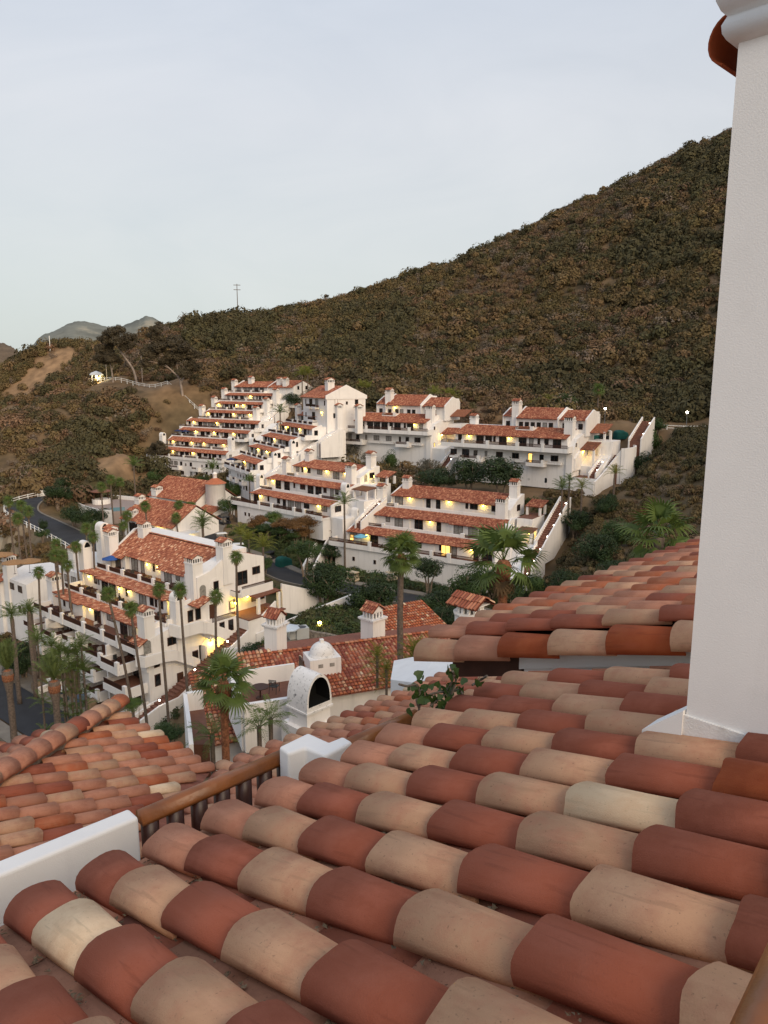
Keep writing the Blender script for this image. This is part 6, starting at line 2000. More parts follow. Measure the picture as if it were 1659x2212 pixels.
# ================================================================= fences
def fence(name, pts, label, h_=1.1, rails=2, step=2.4, solid=False, mat=None):
    pl = catmull(pts, 10); o = empty(name, pl[0], 0, label, 'fence'); o0 = pl[0]
    mat = mat or M_whitepaint; seg = np.linalg.norm(np.diff(pl, axis=0), axis=1); cum = np.r_[0, np.cumsum(seg)]
    n = max(2, int(cum[-1] / step)); P = [np.array([np.interp(s_, cum, pl[:, k]) for k in range(3)]) for s_ in np.linspace(0, cum[-1], n + 1)]
    pm = MB(); pm.box(-.08, .08, -.08, .08, -.5, h_ + .06); pme = pm.mesh('post', mat)
    for p in P: inst('post', pme, p - o0, 0, o)
    for r_ in range(rails):
        z_ = h_ * (r_ + 1) / rails - .08
        mb = MB()
        for a, b in zip(P[:-1], P[1:]):
            d = b - a; d /= np.linalg.norm(d); nn = np.array([d[1], -d[0], 0]) * .03
            q_ = [a - o0 - nn, b - o0 - nn, b - o0 + nn, a - o0 + nn]
            lo = [tuple(p + np.array([0, 0, z_ - .07])) for p in q_]; mb.prism(lo, (0, 0, .14))
        mb.build('rail', mat, o)
    return o


gp = lambda px, py, d: (lambda P: np.array([P[0], P[1], gz(P[0], P[1])]))(at(px, py, d))
fence('ranch_fence', [gp(192, 822, 300), gp(250, 826, 292), gp(300, 830, 286)], 'white rail fence on the spur by the lit shelter', 1.3, 2, 3)
fence('ranch_fence', [gp(300, 830, 286), gp(330, 833, 281), gp(362, 836, 277)], 'white rail fence between the two eucalyptus trees', 1.3, 2, 3)
fence('ranch_fence', [gp(362, 836, 277), gp(410, 841, 268), gp(458, 845, 260)], 'white rail fence running right to the tall stepped house', 1.3, 2, 3)
fence('ranch_fence', [gp(1405, 936, 170), gp(1460, 938, 168), gp(1540, 940, 166), gp(1620, 942, 164)], 'white rail fence at the far right beside the hill road', 1.1, 2, 3)
rd = ROADS['road'][0]
def offset(pl, off, dz=0):
    o = []
    for i in range(len(pl)):
        d = pl[min(i + 1, len(pl) - 1)] - pl[max(i - 1, 0)]; d[2] = 0; d /= np.linalg.norm(d); o.append(pl[i] + np.array([d[1], -d[0], 0]) * off + np.array([0, 0, dz]))
    return np.array(o)


od = offset(rd, 3.9)
od2 = od if abs(proj(od[len(od) // 2])[0]) < abs(proj(offset(rd, -3.9)[len(rd) // 2])[0]) else offset(rd, -3.9)
fence('ranch_fence', [od2[i] for i in range(0, len(od2), 5)], 'white rail fence along the outer edge of the curving road', 1.1, 2, 2.6)
# white gate box at the road's top
sh_ = gp(180 * .281 * 0 + 86, 1066, 197)
wall_path('road_wall', [gp(74, 1068, 197) + np.array([0, 0, 1.7]), gp(98, 1066, 197) + np.array([0, 0, 1.7])], 2.5, .4, M_stucco, None, 'short white wall where the curving road begins', 'wall')
# ================================================================= golf carts, covers, bins
M_tyre = pmat('tyre', (.02, .02, .02), .8, .1); M_beige = pmat('beige_paint', (.50, .40, .28), .4, .05); M_cartwhite = pmat('cart_white', (.75, .75, .73), .35, .03)
M_cartblue = pmat('cart_blue', (.03, .07, .16), .35, .05); M_cartdark = pmat('cart_dark', (.03, .03, .035), .35, .05); M_seat = pmat('vinyl_seat', (.32, .28, .22), .6, .05)
CARTS = {}


def cart_proto(body, roof, closed):
    key = (body.name, roof.name, closed)
    if key in CARTS: return CARTS[key]
    d = {}
    mb = MB()   # body side profile extruded
    prof = [(-1.15, .32), (1.1, .32), (1.2, .5), (1.05, .78), (.55, .88), (.5, .42), (-.15, .42), (-.2, .72), (-.75, .74), (-1.2, .80), (-1.22, .45)]
    mb.prism([(x, -.56, z) for x, z in prof], (0, 1.12, 0)); d['body'] = mb.mesh('body', body)
    mb = MB(); mb.prism([(-1.15, -.64, 1.78), (1.0, -.64, 1.74), (.95, -.60, 1.86), (-1.1, -.60, 1.90)], (0, 1.28, 0)); d['roof'] = mb.mesh('roof', roof)
    mb = MB()
    for y in (-.54, .54): mb.tube([(.85, y, .8), (.62, y, 1.76)], .022, 6); mb.tube([(-1.08, y, .78), (-1.02, y, 1.8)], .022, 6); mb.tube([(-.25, y, .75), (-.3, y, 1.8)], .018, 6)
    d['posts'] = mb.mesh('posts', M_tyre)
    mb = MB(); mb.box(-.72, -.2, -.5, .5, .72, .86); mb.prism([(-.78, -.5, .86), (-.66, -.5, .86), (-.74, -.5, 1.28), (-.84, -.5, 1.28)], (0, 1.0, 0)); d['seat'] = mb.mesh('seat', M_seat)
    mb = MB(); mb.prism([(.80, -.5, .9), (.83, -.5, .9), (.66, -.5, 1.7), (.63, -.5, 1.7)], (0, 1.0, 0)); d['windscreen'] = mb.mesh('windscreen', M_glass)
    mb = MB(); b = len(mb.v)
    prof2 = [(.10, -.09), (.21, -.09), (.23, -.05), (.23, .05), (.21, .09), (.10, .09)]
    for k in range(14):
        t = 2 * math.pi * k / 14
        for r_, y in prof2: mb.v.append((r_ * math.cos(t), y, r_ * math.sin(t)))
    for k in range(14):
        for i in range(5): mb.face((b + k * 6 + i, b + ((k + 1) % 14) * 6 + i, b + ((k + 1) % 14) * 6 + i + 1, b + k * 6 + i + 1))
    d['tyre'] = mb.mesh('tyre', M_tyre)
    mb = MB(); mb.prism([(.12 * math.cos(t), -.07, .12 * math.sin(t)) for t in np.linspace(0, 2 * math.pi, 10, endpoint=False)], (0, .14, 0)); d['rim'] = mb.mesh('rim', M_metal)
    mb = MB(); mb.tube([(.35 + .0, .22 + .17 * math.cos(t), 1.08 + .17 * math.sin(t)) for t in np.linspace(0, 2 * math.pi, 12)], .015, 5); mb.tube([(.35, .22, 1.08), (.62, .22, .85)], .015, 5); d['steering_wheel'] = mb.mesh('steering_wheel', M_tyre)
    if closed:
        mb = MB()
        for y in (-.56, .55):
            mb.prism([(-1.12, y, .8), (-.05, y, .8), (-.05, y, 1.76), (-1.04, y, 1.78)], (0, .012, 0)); mb.prism([(.02, y, .8), (.82, y, .88), (.62, y, 1.74), (.02, y, 1.76)], (0, .012, 0))
        d['side_panel'] = mb.mesh('side_panel', body)
        mb = MB()
        for y in (-.575, .565): mb.box(-.95, -.55, y, y + .01, 1.15, 1.62); mb.box(-.48, -.12, y, y + .01, 1.15, 1.62); mb.box(.08, .55, y, y + .01, 1.15, 1.62)
        d['side_window'] = mb.mesh('side_window', M_glass)
    CARTS[key] = d
    return d


def golf_cart(P, rz, label, body=M_beige, roof=M_beige, closed=False):
    o = empty('golf_cart', P, rz, label, 'golf cart', 'parked golf carts')
    d = cart_proto(body, roof, closed)
    for k in d:
        if k in ('tyre', 'rim'): continue
        inst(k, d[k], (0, 0, 0), 0, o)
    for x in (.78, -.78):
        for y in (-.5, .5):
            w_ = inst('wheel', d['tyre'], (x, y, .23), 0, o); inst('rim', d['rim'], (0, 0, 0), 0, w_)
    return o


def gat(px, py, d):
    P = at(px, py, d); return np.array([P[0], P[1], gz(P[0], P[1]) + .02])


def gpix(px, py, d0=60, d1=260):
    """ground point seen at a picture position"""
    prev = None
    for d in np.arange(d0, d1, 1.5):
        P = at(px, py, d); g = gz(P[0], P[1])
        if P[2] <= g:
            return np.array([P[0], P[1], g])
    return at(px, py, d1)


golf_cart(gpix(*qc(530, 540), 90) + [0, 0, .1], 2.4, 'beige closed golf cart parked by the garden lane', M_beige, M_beige, True)
golf_cart(gpix(*qc(820, 545), 90) + [0, 0, .1], .6, 'beige-roofed golf cart beside the reddish fan palm trunk', M_beige, M_beige)
golf_cart(gpix(*qa(975, 285), 100), .3, 'white-roofed golf cart behind the ridge of the long house', M_cartdark, M_cartwhite)
golf_cart(gpix(*qa(830, 190), 100), .5, 'white-roofed golf cart farther up behind the long house', M_cartdark, M_cartwhite)
golf_cart(gpix(*qa(860, 45), 110), .9, 'black golf cart with white seat on the lane by the clubhouse', M_cartdark, M_cartdark)
golf_cart(gpix(*qa(1250, 350), 100), 1.2, 'black-roofed golf cart left of the green cover', M_cartdark, M_cartdark)
golf_cart(gat(1309, 920, 172), 2.6, 'white-roofed black golf cart on the hill road between green covers', M_cartdark, M_cartwhite)
golf_cart(gpix(*q2(720, 1160), 120), 2.0, 'dark golf cart at the foot of the tall stepped house', M_cartdark, M_cartdark)
golf_cart(gpix(*q8(590, 1690), 60), 2.2, 'blue golf cart with white roof by the front lane', M_cartblue, M_cartwhite)
golf_cart(gpix(*q8(540, 1660), 60) + np.array([-1.4, 1.6, 0]), 2.2, 'dark golf cart with white roof behind the blue one', M_cartdark, M_cartwhite)


def cover(P, rz, mat, label, s=(2.4, 1.3, 1.7), name='covered_cart'):
    """draped canvas over a parked cart"""
    mb = MB(); r_ = random.Random(hash(label) % 1000 if False else len(label)); nx_, ny_ = 10, 8
    W_, D_, H_ = s
    for j in range(ny_ + 1):
        t = j / ny_
        for i in range(24):
            a = 2 * math.pi * i / 24
            ca, sa = math.cos(a), math.sin(a)
            k = 1.0 / max(abs(ca), abs(sa)) ** .75
            sh = 1.04 - .10 * t ** 2 - (.35 * max(0, t - .82) / .18 if t > .82 else 0)
            x, y = W_ / 2 * ca * k * sh, D_ / 2 * sa * k * sh
            hz = H_ * t - (.25 * H_ * max(0, ca) * t if ca > .3 else 0)
            mb.v.append((x + r_.uniform(-.03, .03), y + r_.uniform(-.03, .03), hz + r_.uniform(-.02, .02)))
    for j in range(ny_):
        for i in range(24): mb.face((j * 24 + i, j * 24 + (i + 1) % 24, (j + 1) * 24 + (i + 1) % 24, (j + 1) * 24 + i))
    mb.face(tuple(ny_ * 24 + i for i in range(24)))
    o = mb.build(name, mat, None, True); o.location = tuple(P); o.rotation_euler = (0, 0, rz)
    return tag(o, label, 'cart cover', 'canvas-covered carts')


M_tancover = pmat('tan_cover', (.22, .155, .095), .9, .15, 2.0); M_greycover = pmat('blue_grey_cover', (.09, .12, .16), .9, .15, 2.0); M_greencover = pmat('green_cover', (.006, .07, .06), .8, .1, 2.0)
cover(gpix(*q8(350, 1600), 60), 2.2, M_tancover, 'tan covered cart by the front lane, under the dark tree')
cover(gpix(*q8(770, 1740), 60), 2.2, M_greycover, 'blue-grey covered cart by the front lane')
cover(gpix(*q8(850, 1770), 60), 2.2, M_tancover, 'light tan covered cart right of the blue-grey one')
cover(gpix(*qa(1365, 415), 100), .8, M_greencover, 'green covered cart by the garden lane', (3.0, 1.9, 2.1))
cover(gat(1282, 920, 173), .3, M_greencover, 'green cover left of the cart on the hill road', (3.2, 2, 2))
cover(gat(1342, 922, 170), .3, M_greencover, 'green cover right of the cart on the hill road', (3.2, 2, 2))
wall_path('cart_bay_wall', [gpix(*q8(360, 1670), 60) + np.array([0, 0, 1.3]), gpix(*q8(600, 1560), 60) + np.array([0, 0, 1.3])], 1.4, .3, M_stucco, None, 'low white wall left of the parked carts', 'wall')
wall_path('garden_stair', [gpix(*qc(165, 470), 100) + np.array([0, 0, 1.0]), gpix(*qc(270, 350), 100) + np.array([0, 0, 2.6])], 2.6, .35, M_stucco, None, 'left white wall of the garden stair by the lane', 'wall', base=gz)
wall_path('garden_stair', [gpix(*qc(190, 480), 100) + np.array([1.5, 0, 1.0]), gpix(*qc(300, 350), 100) + np.array([1.5, 0, 2.6])], 2.6, .35, M_stucco, None, 'right white wall of the garden stair by the lane', 'wall', base=gz)

# ---------------------------------------------------------------- patio with cooling units and pale umbrella (left of the dome)
pz = 17.6
pp = [atz(*qb(x, y), pz) for x, y in ((455, 490), (640, 480), (860, 540), (870, 640), (455, 640))]
mb = MB(); mb.prism([tuple(p) for p in pp], (0, 0, -1.5)); tag(mb.build('patio', pmat('flagstone', (.32, .27, .22), .9, .2, 1.0)), 'flagstone patio left of the dome', kind='structure')
for k, x in enumerate((540, 597)):
    o = empty('cooling_unit', atz(*qb(x, 545), pz), .4, ('left', 'right')[k] + ' grey metal cooling unit on the flagstone patio', 'cooling unit', 'cooling units')
    mb = MB(); mb.box(-.8, .8, -.7, .7, .1, 1.5); mb.build('casing', pmat('galvanised', (.42, .43, .42), .5, .05), o)
    mb = MB(); mb.lathe([(.0, 1.52), (.55, 1.52), (.6, 1.5)], 16); mb.build('fan_grille', M_cartdark, o)
    for s_ in (-.6, .6): mb = MB(); mb.box(s_ - .08, s_ + .08, -.6, .6, 0, .1); mb.build('foot', M_metal, o)
umbrella(atz(*qb(485, 575), pz), M_whitecanvas, label='pale blue umbrella on the flagstone patio', r_=1.5)
wall_path('rubble_wall', [atz(*qb(x, y), pz + 1.0) for x, y in ((620, 470), (700, 490), (800, 505), (900, 530), (1075, 535))], 1.6, .5, pmat('rubble_stone', (.22, .18, .14), .95, .5, 3, .8, 6), None, 'low rubble stone wall behind the flagstone patio', 'wall')
fl = empty('flood_lamp', gpix(*qb(745, 480), 70), 0, 'small lit yellow garden lamp above the stone wall', 'lamp')
mb = MB(); mb.tube([(0, 0, 0), (0, 0, .6)], .04, 6); mb.build('post', M_metal, fl); inst('lantern_glass', LAMP_ME, (0, 0, .75), 0, fl, 1.8); point_light((0, 0, .9), 60, fl)

# ---------------------------------------------------------------- lamp posts, shelter, poles
def lamp_post(P, ht, label, e=60, white=True):
    o = empty('lamp_post', P, 0, label, 'street lamp', 'lit lamp posts')
    mb = MB(); mb.tube([(0, 0, 0), (0, 0, ht)], [.09, .05], 8); mb.build('post', M_metal, o)
    inst('lamp_head', STEP_ME if white else LAMP_ME, (0, 0, ht + .1), 0, o, 2.4); point_light((0, 0, ht + .45), e, o, (1, .85, .6) if white else (1, .6, .2))


lamp_post(gat(1481, 940, 166), 4.0, 'lit lamp post on the hill road at the far right', 60)
lamp_post(gat(*q4(1275, 300), 175), 3.6, 'lit lamp post on the hill road by the green covers', 50)
lamp_post(gat(*q7(105, 740), 150), 5.2, 'left amber lamp post at the beach edge', 200, False)
lamp_post(gat(*q7(200, 745), 146), 4.4, 'right amber lamp post at the beach edge', 200, False)
lamp_post(gat(*q2(735, 255), 262), 4.0, 'lit lamp post behind the top of the tall stepped house', 60)
sh = empty('road_shelter', gat(209, 824, 297), .4, 'small brightly lit white shelter on the spur road', 'shelter')
for x in (-1.6, 1.6):
    for y in (-1.2, 1.2): mb = MB(); mb.box(x - .15, x + .15, y - .15, y + .15, 0, 3.2); mb.build('post', M_whitepaint, sh)
mb = MB(); mb.lathe([(2.6, 3.2), (2.6, 3.4), (1.9, 4.2), (0, 4.9)], 12); mb.build('roof', M_whitepaint, sh)
inst('lantern_glass', STEP_ME, (0, 0, 2.7), 0, sh, 3); point_light((0, 0, 2.2), 900, sh, (1, .85, .5), .3); point_light((4, -1.5, 2.0), 500, sh, (1, .9, .5), .3)
pp_ = gat(514, 684, 345)
po = empty('power_pole', pp_, R(10), 'tall wooden power pole with two crossarms on the skyline', 'pole')
hpole = (684 - 614) / 1597 * 345
mb = MB(); mb.tube([(0, 0, -2), (0, 0, hpole)], [.22, .14], 8); mb.build('mast', M_bark, po)
for z_ in (hpole - .5, hpole - 2.6): mb = MB(); mb.box(-1.6, 1.6, -.1, .1, z_ - .12, z_ + .12); mb.build('crossarm', M_bark, po)
mk = gat(109, 762, 339); o = empty('marker_post', mk, 0, 'thin pale marker post on the bare spur top', 'post')
mb = MB(); mb.tube([(0, 0, -.5), (0, 0, 6.5)], .16, 6); mb.build('post', M_whitepaint, o); mb = MB(); mb.box(-.3, .3, -.3, .3, -.4, .1); mb.build('footing', M_concrete, o)
for px, py, d in ((230, 805, 300), (563 * 0 + 308, 826, 287)):
    o = empty('utility_post', gat(px, py, d), 0, 'thin grey utility post %s on the spur road' % ('beside the lit shelter' if px < 250 else 'between the eucalyptus trees'), 'post', 'utility posts')
    mb = MB(); mb.tube([(0, 0, -.5), (0, 0, 11)], .16, 6); mb.build('mast', M_palebark, o); mb = MB(); mb.box(-.3, .3, -.1, .1, 10.4, 10.6); mb.build('bracket', M_metal, o)
# beach things: parasols
for k, (x, y) in enumerate(((20, 740), (115, 800), (230, 790))):
    umbrella(atz(*q7(x, y), gz(*atz(*q7(x, y), 3.5)[:2])), M_frond_dry if False else pmat('thatch%d' % k, (.30, .17, .08), .9, .2), name='beach_parasol', label='thatched beach parasol, %s of the three on the sand' % ('leftmost', 'middle', 'rightmost')[k], r_=2.0, ht=2.6, group='beach parasols')

# ---------------------------------------------------------------- a person in black on the middle terrace
pu, _ = FF.uz(*q8(1125, 690), 5.2)
def person(P, rz):
    root = empty('person', P, rz, 'person in black clothes standing on the middle terrace of the nearest house', 'person')
    J = {'pel': (0, 0, .95), 'sp': (0, 0, 1.15), 'ch': (0, .01, 1.35), 'nk': (0, 0, 1.50), 'hd': (0, -.02, 1.62), 'tp': (0, -.02, 1.72)}
    V_, Ed, Rr = [], [], []
    def add(p, r_, par=None):
        V_.append(p); Rr.append(r_)
        if par is not None: Ed.append((par, len(V_) - 1))
        return len(V_) - 1
    p0 = add(J['pel'], (.15, .11)); s1 = add(J['sp'], (.14, .10), p0); c1 = add(J['ch'], (.17, .11), s1); n1_ = add(J['nk'], (.06, .06), c1); h1_ = add(J['hd'], (.085, .10), n1_); add(J['tp'], (.07, .08), h1_)
    for s_ in (-1, 1):
        hp = add((s_ * .10, 0, .88), (.085, .09), p0); kn = add((s_ * .11, -.02, .50), (.06, .065), hp); an = add((s_ * .11, .02, .09), (.042, .045), kn); add((s_ * .12, -.13, .035), (.04, .03), an)
        shd = add((s_ * .19, 0, 1.40), (.06, .06), c1); el = add((s_ * .25, .04, 1.13), (.043, .043), shd); wr = add((s_ * .22, -.12, .98), (.03, .03), el)
        hnd = add((s_ * .21, -.17, .95), (.03, .018), wr)
        for k in range(4): f1 = add((s_ * (.195 + .012 * k), -.215, .935 + .002 * k), (.009, .009), hnd); add((s_ * (.195 + .012 * k), -.24 + .004 * abs(k - 1.5), .915), (.008, .008), f1)
        th = add((s_ * .185, -.18, .94), (.009, .009), hnd); add((s_ * .17, -.205, .93), (.008, .008), th)
    me_ = bpy.data.meshes.new('body'); me_.from_pydata(V_, Ed, []); me_.materials.append(pmat('black_cloth', (.02, .02, .022), .8, .1))
    b_ = bpy.data.objects.new('body', me_); C.objects.link(b_); b_.parent = root
    sk = b_.modifiers.new('skin', 'SKIN'); sb = b_.modifiers.new('sub', 'SUBSURF'); sb.levels = 1; sb.render_levels = 1
    for i, r_ in enumerate(Rr): me_.skin_vertices[0].data[i].radius = r_
    me_.skin_vertices[0].data[0].use_root = True
    mb = MB(); mb.lathe([(0, 1.55), (.07, 1.56), (.088, 1.63), (.075, 1.70), (0, 1.745)], 12, 0, -.035); mb.build('face', pmat('skin_tone', (.35, .2, .14), .6, .05), root, True)
    mb = MB(); mb.lathe([(.06, 1.54), (.10, 1.6), (.105, 1.68), (.07, 1.76), (0, 1.775)], 12, 0, .012); mb.build('hair', M_black, root, True)


person(FF.w(pu, 5.0, 16.12), FF.rz)
# ================================================================= vegetation
def fan_frond(name, mat, nseg=22, pet=.9, bl=.95, droop=.35, seed=1):
    r_ = random.Random(seed); mb = MB()
    mb.tube([(0, 0, 0), (pet * .5, 0, .05), (pet, 0, 0)], [.025, .018, .012], 4, False)
    for k in range(nseg):
        ph = R(-118 + 236 * k / (nseg - 1)); ln = bl * (.72 + .28 * math.cos(ph * .75)) * r_.uniform(.9, 1.08)
        d = np.array([math.cos(ph), math.sin(ph), 0]); n_ = np.array([-math.sin(ph), math.cos(ph), 0])
        c0 = np.array([pet, 0, 0.0]); w_ = .055 * bl
        dr = droop * r_.uniform(.7, 1.35)
        pts = []
        for t in (0, .45, .8, 1.0):
            z = .10 * math.sin(t * 2.2) * bl - dr * bl * max(0, t - .42) ** 1.6 * 2.0
            pts.append(c0 + d * ln * t * (1 - .10 * dr * t) + np.array([0, 0, z]))
        ws = (.25, 1.0, .6, .05); b = len(mb.v)
        for p, q in zip(pts, ws): mb.v += [tuple(p - n_ * w_ * q), tuple(p + n_ * w_ * q + np.array([0, 0, .012 * q]))]
        for i in range(3): mb.face((b + 2 * i, b + 2 * i + 1, b + 2 * i + 3, b + 2 * i + 2))
    return mb.mesh(name, mat)


def feather_frond(name, mat, L_=2.4, n=22, droop=.7, seed=1, ll=.45, rise=.5):
    r_ = random.Random(seed); mb = MB()
    sp = [np.array([L_ * t * (1 - .12 * t), 0, rise * L_ * math.sin(t * 1.5) * .5 - droop * L_ * t ** 2.2 * .55]) for t in np.linspace(0, 1, 9)]
    mb.tube(sp, [.03 * (1 - .8 * i / 8) for i in range(9)], 4, False)
    sp = np.array(sp)
    for k in range(n):
        t = .12 + .88 * (k + .5) / n; f = t * 8; i = min(int(f), 7); p = sp[i] + (sp[i + 1] - sp[i]) * (f - i)
        l_ = ll * (math.sin(math.pi * (.12 + .8 * t)) ** .6) * r_.uniform(.85, 1.15)
        for s_ in (-1, 1):
            d = np.array([.55, s_ * .8, r_.uniform(-.35, .15)]); d /= np.linalg.norm(d)
            q = p + d * l_ + np.array([0, 0, -.18 * l_]); m_ = p + d * l_ * .5 + np.array([.03, 0, .02])
            mb.poly([tuple(p), tuple(m_ + np.array([.03, 0, 0])), tuple(q), tuple(m_ - np.array([.03, 0, 0]))])
    return mb.mesh(name, mat)


M_frond_date = pmat('date_frond', (.13, .17, .05), .55, .3, 1.5, trans=.3)
FAN = [fan_frond('fan_frond', M_frond, seed=k, droop=.25 + .12 * k) for k in range(4)]
FAN_FAR = [fan_frond('fan_frond', M_frond, 12, .6, .95, .7, seed=k + 9) for k in range(2)]
FAN_DRY = fan_frond('dry_frond', M_frond_dry, 12, .6, .8, .9, 5)
FEA = [feather_frond('feather_frond', M_frond, seed=k) for k in range(2)]
FEA_Y = [feather_frond('feather_frond', M_frond_yel, seed=k + 3, droop=.95, n=18) for k in range(2)]
FEA_UP = [feather_frond('feather_frond', M_frond_date, seed=k + 5, droop=.28, rise=.9, n=26, ll=.36) for k in range(2)]
fid = [0]


def frond_at(me, P, az, el, roll, sc, parent):
    o = bpy.data.objects.new('frond', me); C.objects.link(o); o.parent = parent
    o.location = tuple(P); o.rotation_mode = 'XYZ'; o.rotation_euler = (roll, -el, az); o.scale = (sc, sc, sc)
    return o


def trunk(root, ht, r0, r1, lean, mat, r_, rings=False, name='trunk', bulge=0.0):
    n = 14; pts, rad = [], []
    for i in range(n + 1):
        t = i / n
        pts.append((lean[0] * t ** 1.6 + .04 * math.sin(t * 7 + lean[0]), lean[1] * t ** 1.6, ht * t - .3 * (i == 0)))
        rad.append(r0 + (r1 - r0) * t + (.08 * r0 if i == 0 else 0) + bulge * math.exp(-((t - .97) / .05) ** 2) + (r_.uniform(-.04, .04) * r0 if rings else 0))
    mb = MB(); mb.tube(pts, rad, 10)
    mb.build(name, mat, root, True)
    return np.array(pts[-1])


def palm(P, ht, label, kind='fan', crown=1.6, n=26, r0=.22, r1=.15, lean=(0, 0), far=False, seed=1, group='palm trees', skirt=True, bark=None):
    r_ = random.Random(seed); P = np.asarray(P, float)
    root = empty('palm_tree' if kind == 'fan' else 'feather_palm', P, r_.uniform(0, 6.28) if abs(lean[0]) + abs(lean[1]) < .01 else 0, label, 'palm', group)
    top = trunk(root, ht, r0, r1, lean, bark or M_bark, r_, True, bulge=.0 if kind != 'date' else r0 * .9)
    cr = empty('crown', tuple(top)); cr.parent = root
    if kind == 'fan':
        ms = FAN_FAR if far else FAN
        for k in range(n):
            t = (k + .5) / n; el = R(82) - t * R(128) + r_.gauss(0, .08); az = k * 2.39996 + r_.gauss(0, .12)
            frond_at(r_.choice(ms), (0, 0, .1 - .25 * t * crown * .4), az, el, r_.gauss(0, .25), crown / 1.75 * r_.uniform(.88, 1.1), cr)
        if skirt:
            for k in range(5 if far else 8):
                frond_at(FAN_DRY, (0, 0, -.25 * crown), k * 1.25 + r_.gauss(0, .2), R(-62) + r_.gauss(0, .15), 0, crown / 2.3, cr)
            mb = MB(); mb.lathe([(r1 * 1.0, -.95 * crown * .6), (r1 * 1.7, -.6 * crown * .6), (r1 * 1.9, -.2), (r1 * 1.2, .1), (0, .2)], 9)
            mb.build('boot', M_bark_red if not far else M_frond_dry, cr)
    else:
        ms = {'feather': FEA, 'yellow': FEA_Y, 'date': FEA_UP}[kind]
        for k in range(n):
            t = (k + .5) / n
            el = (R(80) - t * R(85) if kind != 'date' else R(86) - t * R(62)) + r_.gauss(0, .08); az = k * 2.39996 + r_.gauss(0, .12)
            frond_at(r_.choice(ms), (0, 0, .05), az, el, r_.gauss(0, .2), crown / 2.4 * r_.uniform(.85, 1.1), cr)
        if kind == 'date':
            mb = MB(); mb.lathe([(r1 * 1.0, -1.5), (r1 * 1.9, -1.0), (r1 * 2.0, -.5), (r1 * 1.3, 0), (0, .2)], 10); mb.build('boot', M_bark_red, cr)
    return root


def palm_to(pt, d, base_z, label, **k):
    """palm whose crown centre shows at picture point pt, distance d, standing at base_z"""
    T = at(*pt, d); lean = k.get('lean', (0, 0))
    b = np.array([T[0] - lean[0], T[1] - lean[1], 0]); b[2] = gz(b[0], b[1]) if base_z is None else base_z
    return palm(b, T[2] - b[2], label, **k)


# near fan palms
palm_to((866, 1200), 55, 22.0, 'large fan palm with reddish trunk in the middle of the picture', crown=1.75, n=34, r0=.25, r1=.22, seed=2, bark=M_bark)
palm_to((1088, 1215), 40, 26.0, 'fan palm behind the right-hand tiled roof', crown=2.4, n=17, r0=.3, r1=.24, seed=3, bark=M_bark_red)
palm_to((482, 1478), 33, 20.0, 'near fan palm in front of the walled terrace', crown=1.55, n=22, r0=.2, r1=.19, seed=4, bark=M_bark_red)
palm_to((1425, 1160), 28, 28.0, 'fan palm with arching fronds beside the white pillar', crown=1.6, n=20, r0=.25, r1=.2, seed=5, skirt=False)
# slim palms before the long house
for k, (x, y, d, ln, nm) in enumerate(((q8(1010, 690), 0, 82, (-2.4, 0), 'leftmost slim palm leaning left before the balconies of the long house'), (q8(1220, 830), 0, 82, (-1.2, 0), 'second slim palm before the long house, leaning slightly left'),
                                       (qa(275, 610), 0, 86, (-.3, 0), 'third slim palm before the long house, left of the hood chimney'), (qa(460, 610), 0, 84, (-.4, 0), 'tall slim palm before the hood chimney of the long house'),
                                       (qa(770, 670), 0, 88, (0.2, 0), 'slim palm before the lit stair of the long house'), (qa(950, 325), 0, 92, (.1, 0), 'tallest slim palm, before the gable end of the long house'))):
    palm_to(x, d, None, nm, crown=1.3, n=26, r0=.19, r1=.13, lean=ln, far=True, seed=20 + k, group='slim palms before the long house')
# date palms bottom left
for k, (p, d, cz, nm, bz) in enumerate(((q8(70, 1400), 76, 3.3, 'stout date palm at the left edge by the front lane', 4), (q8(505, 1500), 72, 3.1, 'stout date palm in front of the parked carts', 4.0),
                                    (q8(110, 900), 104, 2.5, 'feather palm left of the long house', 4), (q8(265, 850), 106, 2.0, 'smaller feather palm beside the left end of the long house', 4), (q8(290, 870), 109, 1.6, 'short feather palm against the left wall of the long house', 6))):
    palm_to(p, d, bz, nm, kind='date' if k < 2 else 'feather', crown=cz, n=26, r0=.42 if k < 2 else .34, r1=.3 if k < 2 else .25, seed=40 + k, group='feather palms at the left')
# palms round the clubhouse and the left slope
ORDW = ['first', 'second', 'third', 'fourth', 'fifth', 'sixth', 'seventh', 'eighth', 'ninth', 'tenth', 'eleventh', 'twelfth', 'thirteenth', 'fourteenth', 'fifteenth', 'sixteenth', 'seventeenth', 'eighteenth', 'nineteenth', 'twentieth', 'twenty-first', 'twenty-second']
LP = [(65, 245, 148, 8), (135, 375, 140, 8), (160, 275, 146, 8), (215, 320, 142, 8), (430, 575, 120, 8), (420, 660, 112, 6), (470, 660, 116, 6), (515, 735, 112, 8), (295, 790, 114, 5), (660, 450, 126, 8), (738, 435, 132, 10), (715, 520, 122, 8), (580, 590, 122, 8),
      (780, 135, 165, 14), (850, 75, 168, 14), (920, 95, 168, 14), (975, 355, 148, 12), (948, 430, 142, 12), (1115, 280, 150, 12), (1375, 270, 158, 14), (1352, 370, 152, 14), (1440, 285, 160, 14)]
LP.sort()
for k, (x, y, d, bz) in enumerate(LP):
    palm_to(q7(x, y), d, min(bz, at(*q7(x, y), d)[2] - 3), 'slim fan palm left of centre, %s from the left around the clubhouse' % ORDW[k], crown=1.7 if y < 400 else 1.45, n=24, r0=.2, r1=.14, lean=(rnd.uniform(-.5, .5), 0), far=True, seed=60 + k, group='slim palms round the clubhouse')
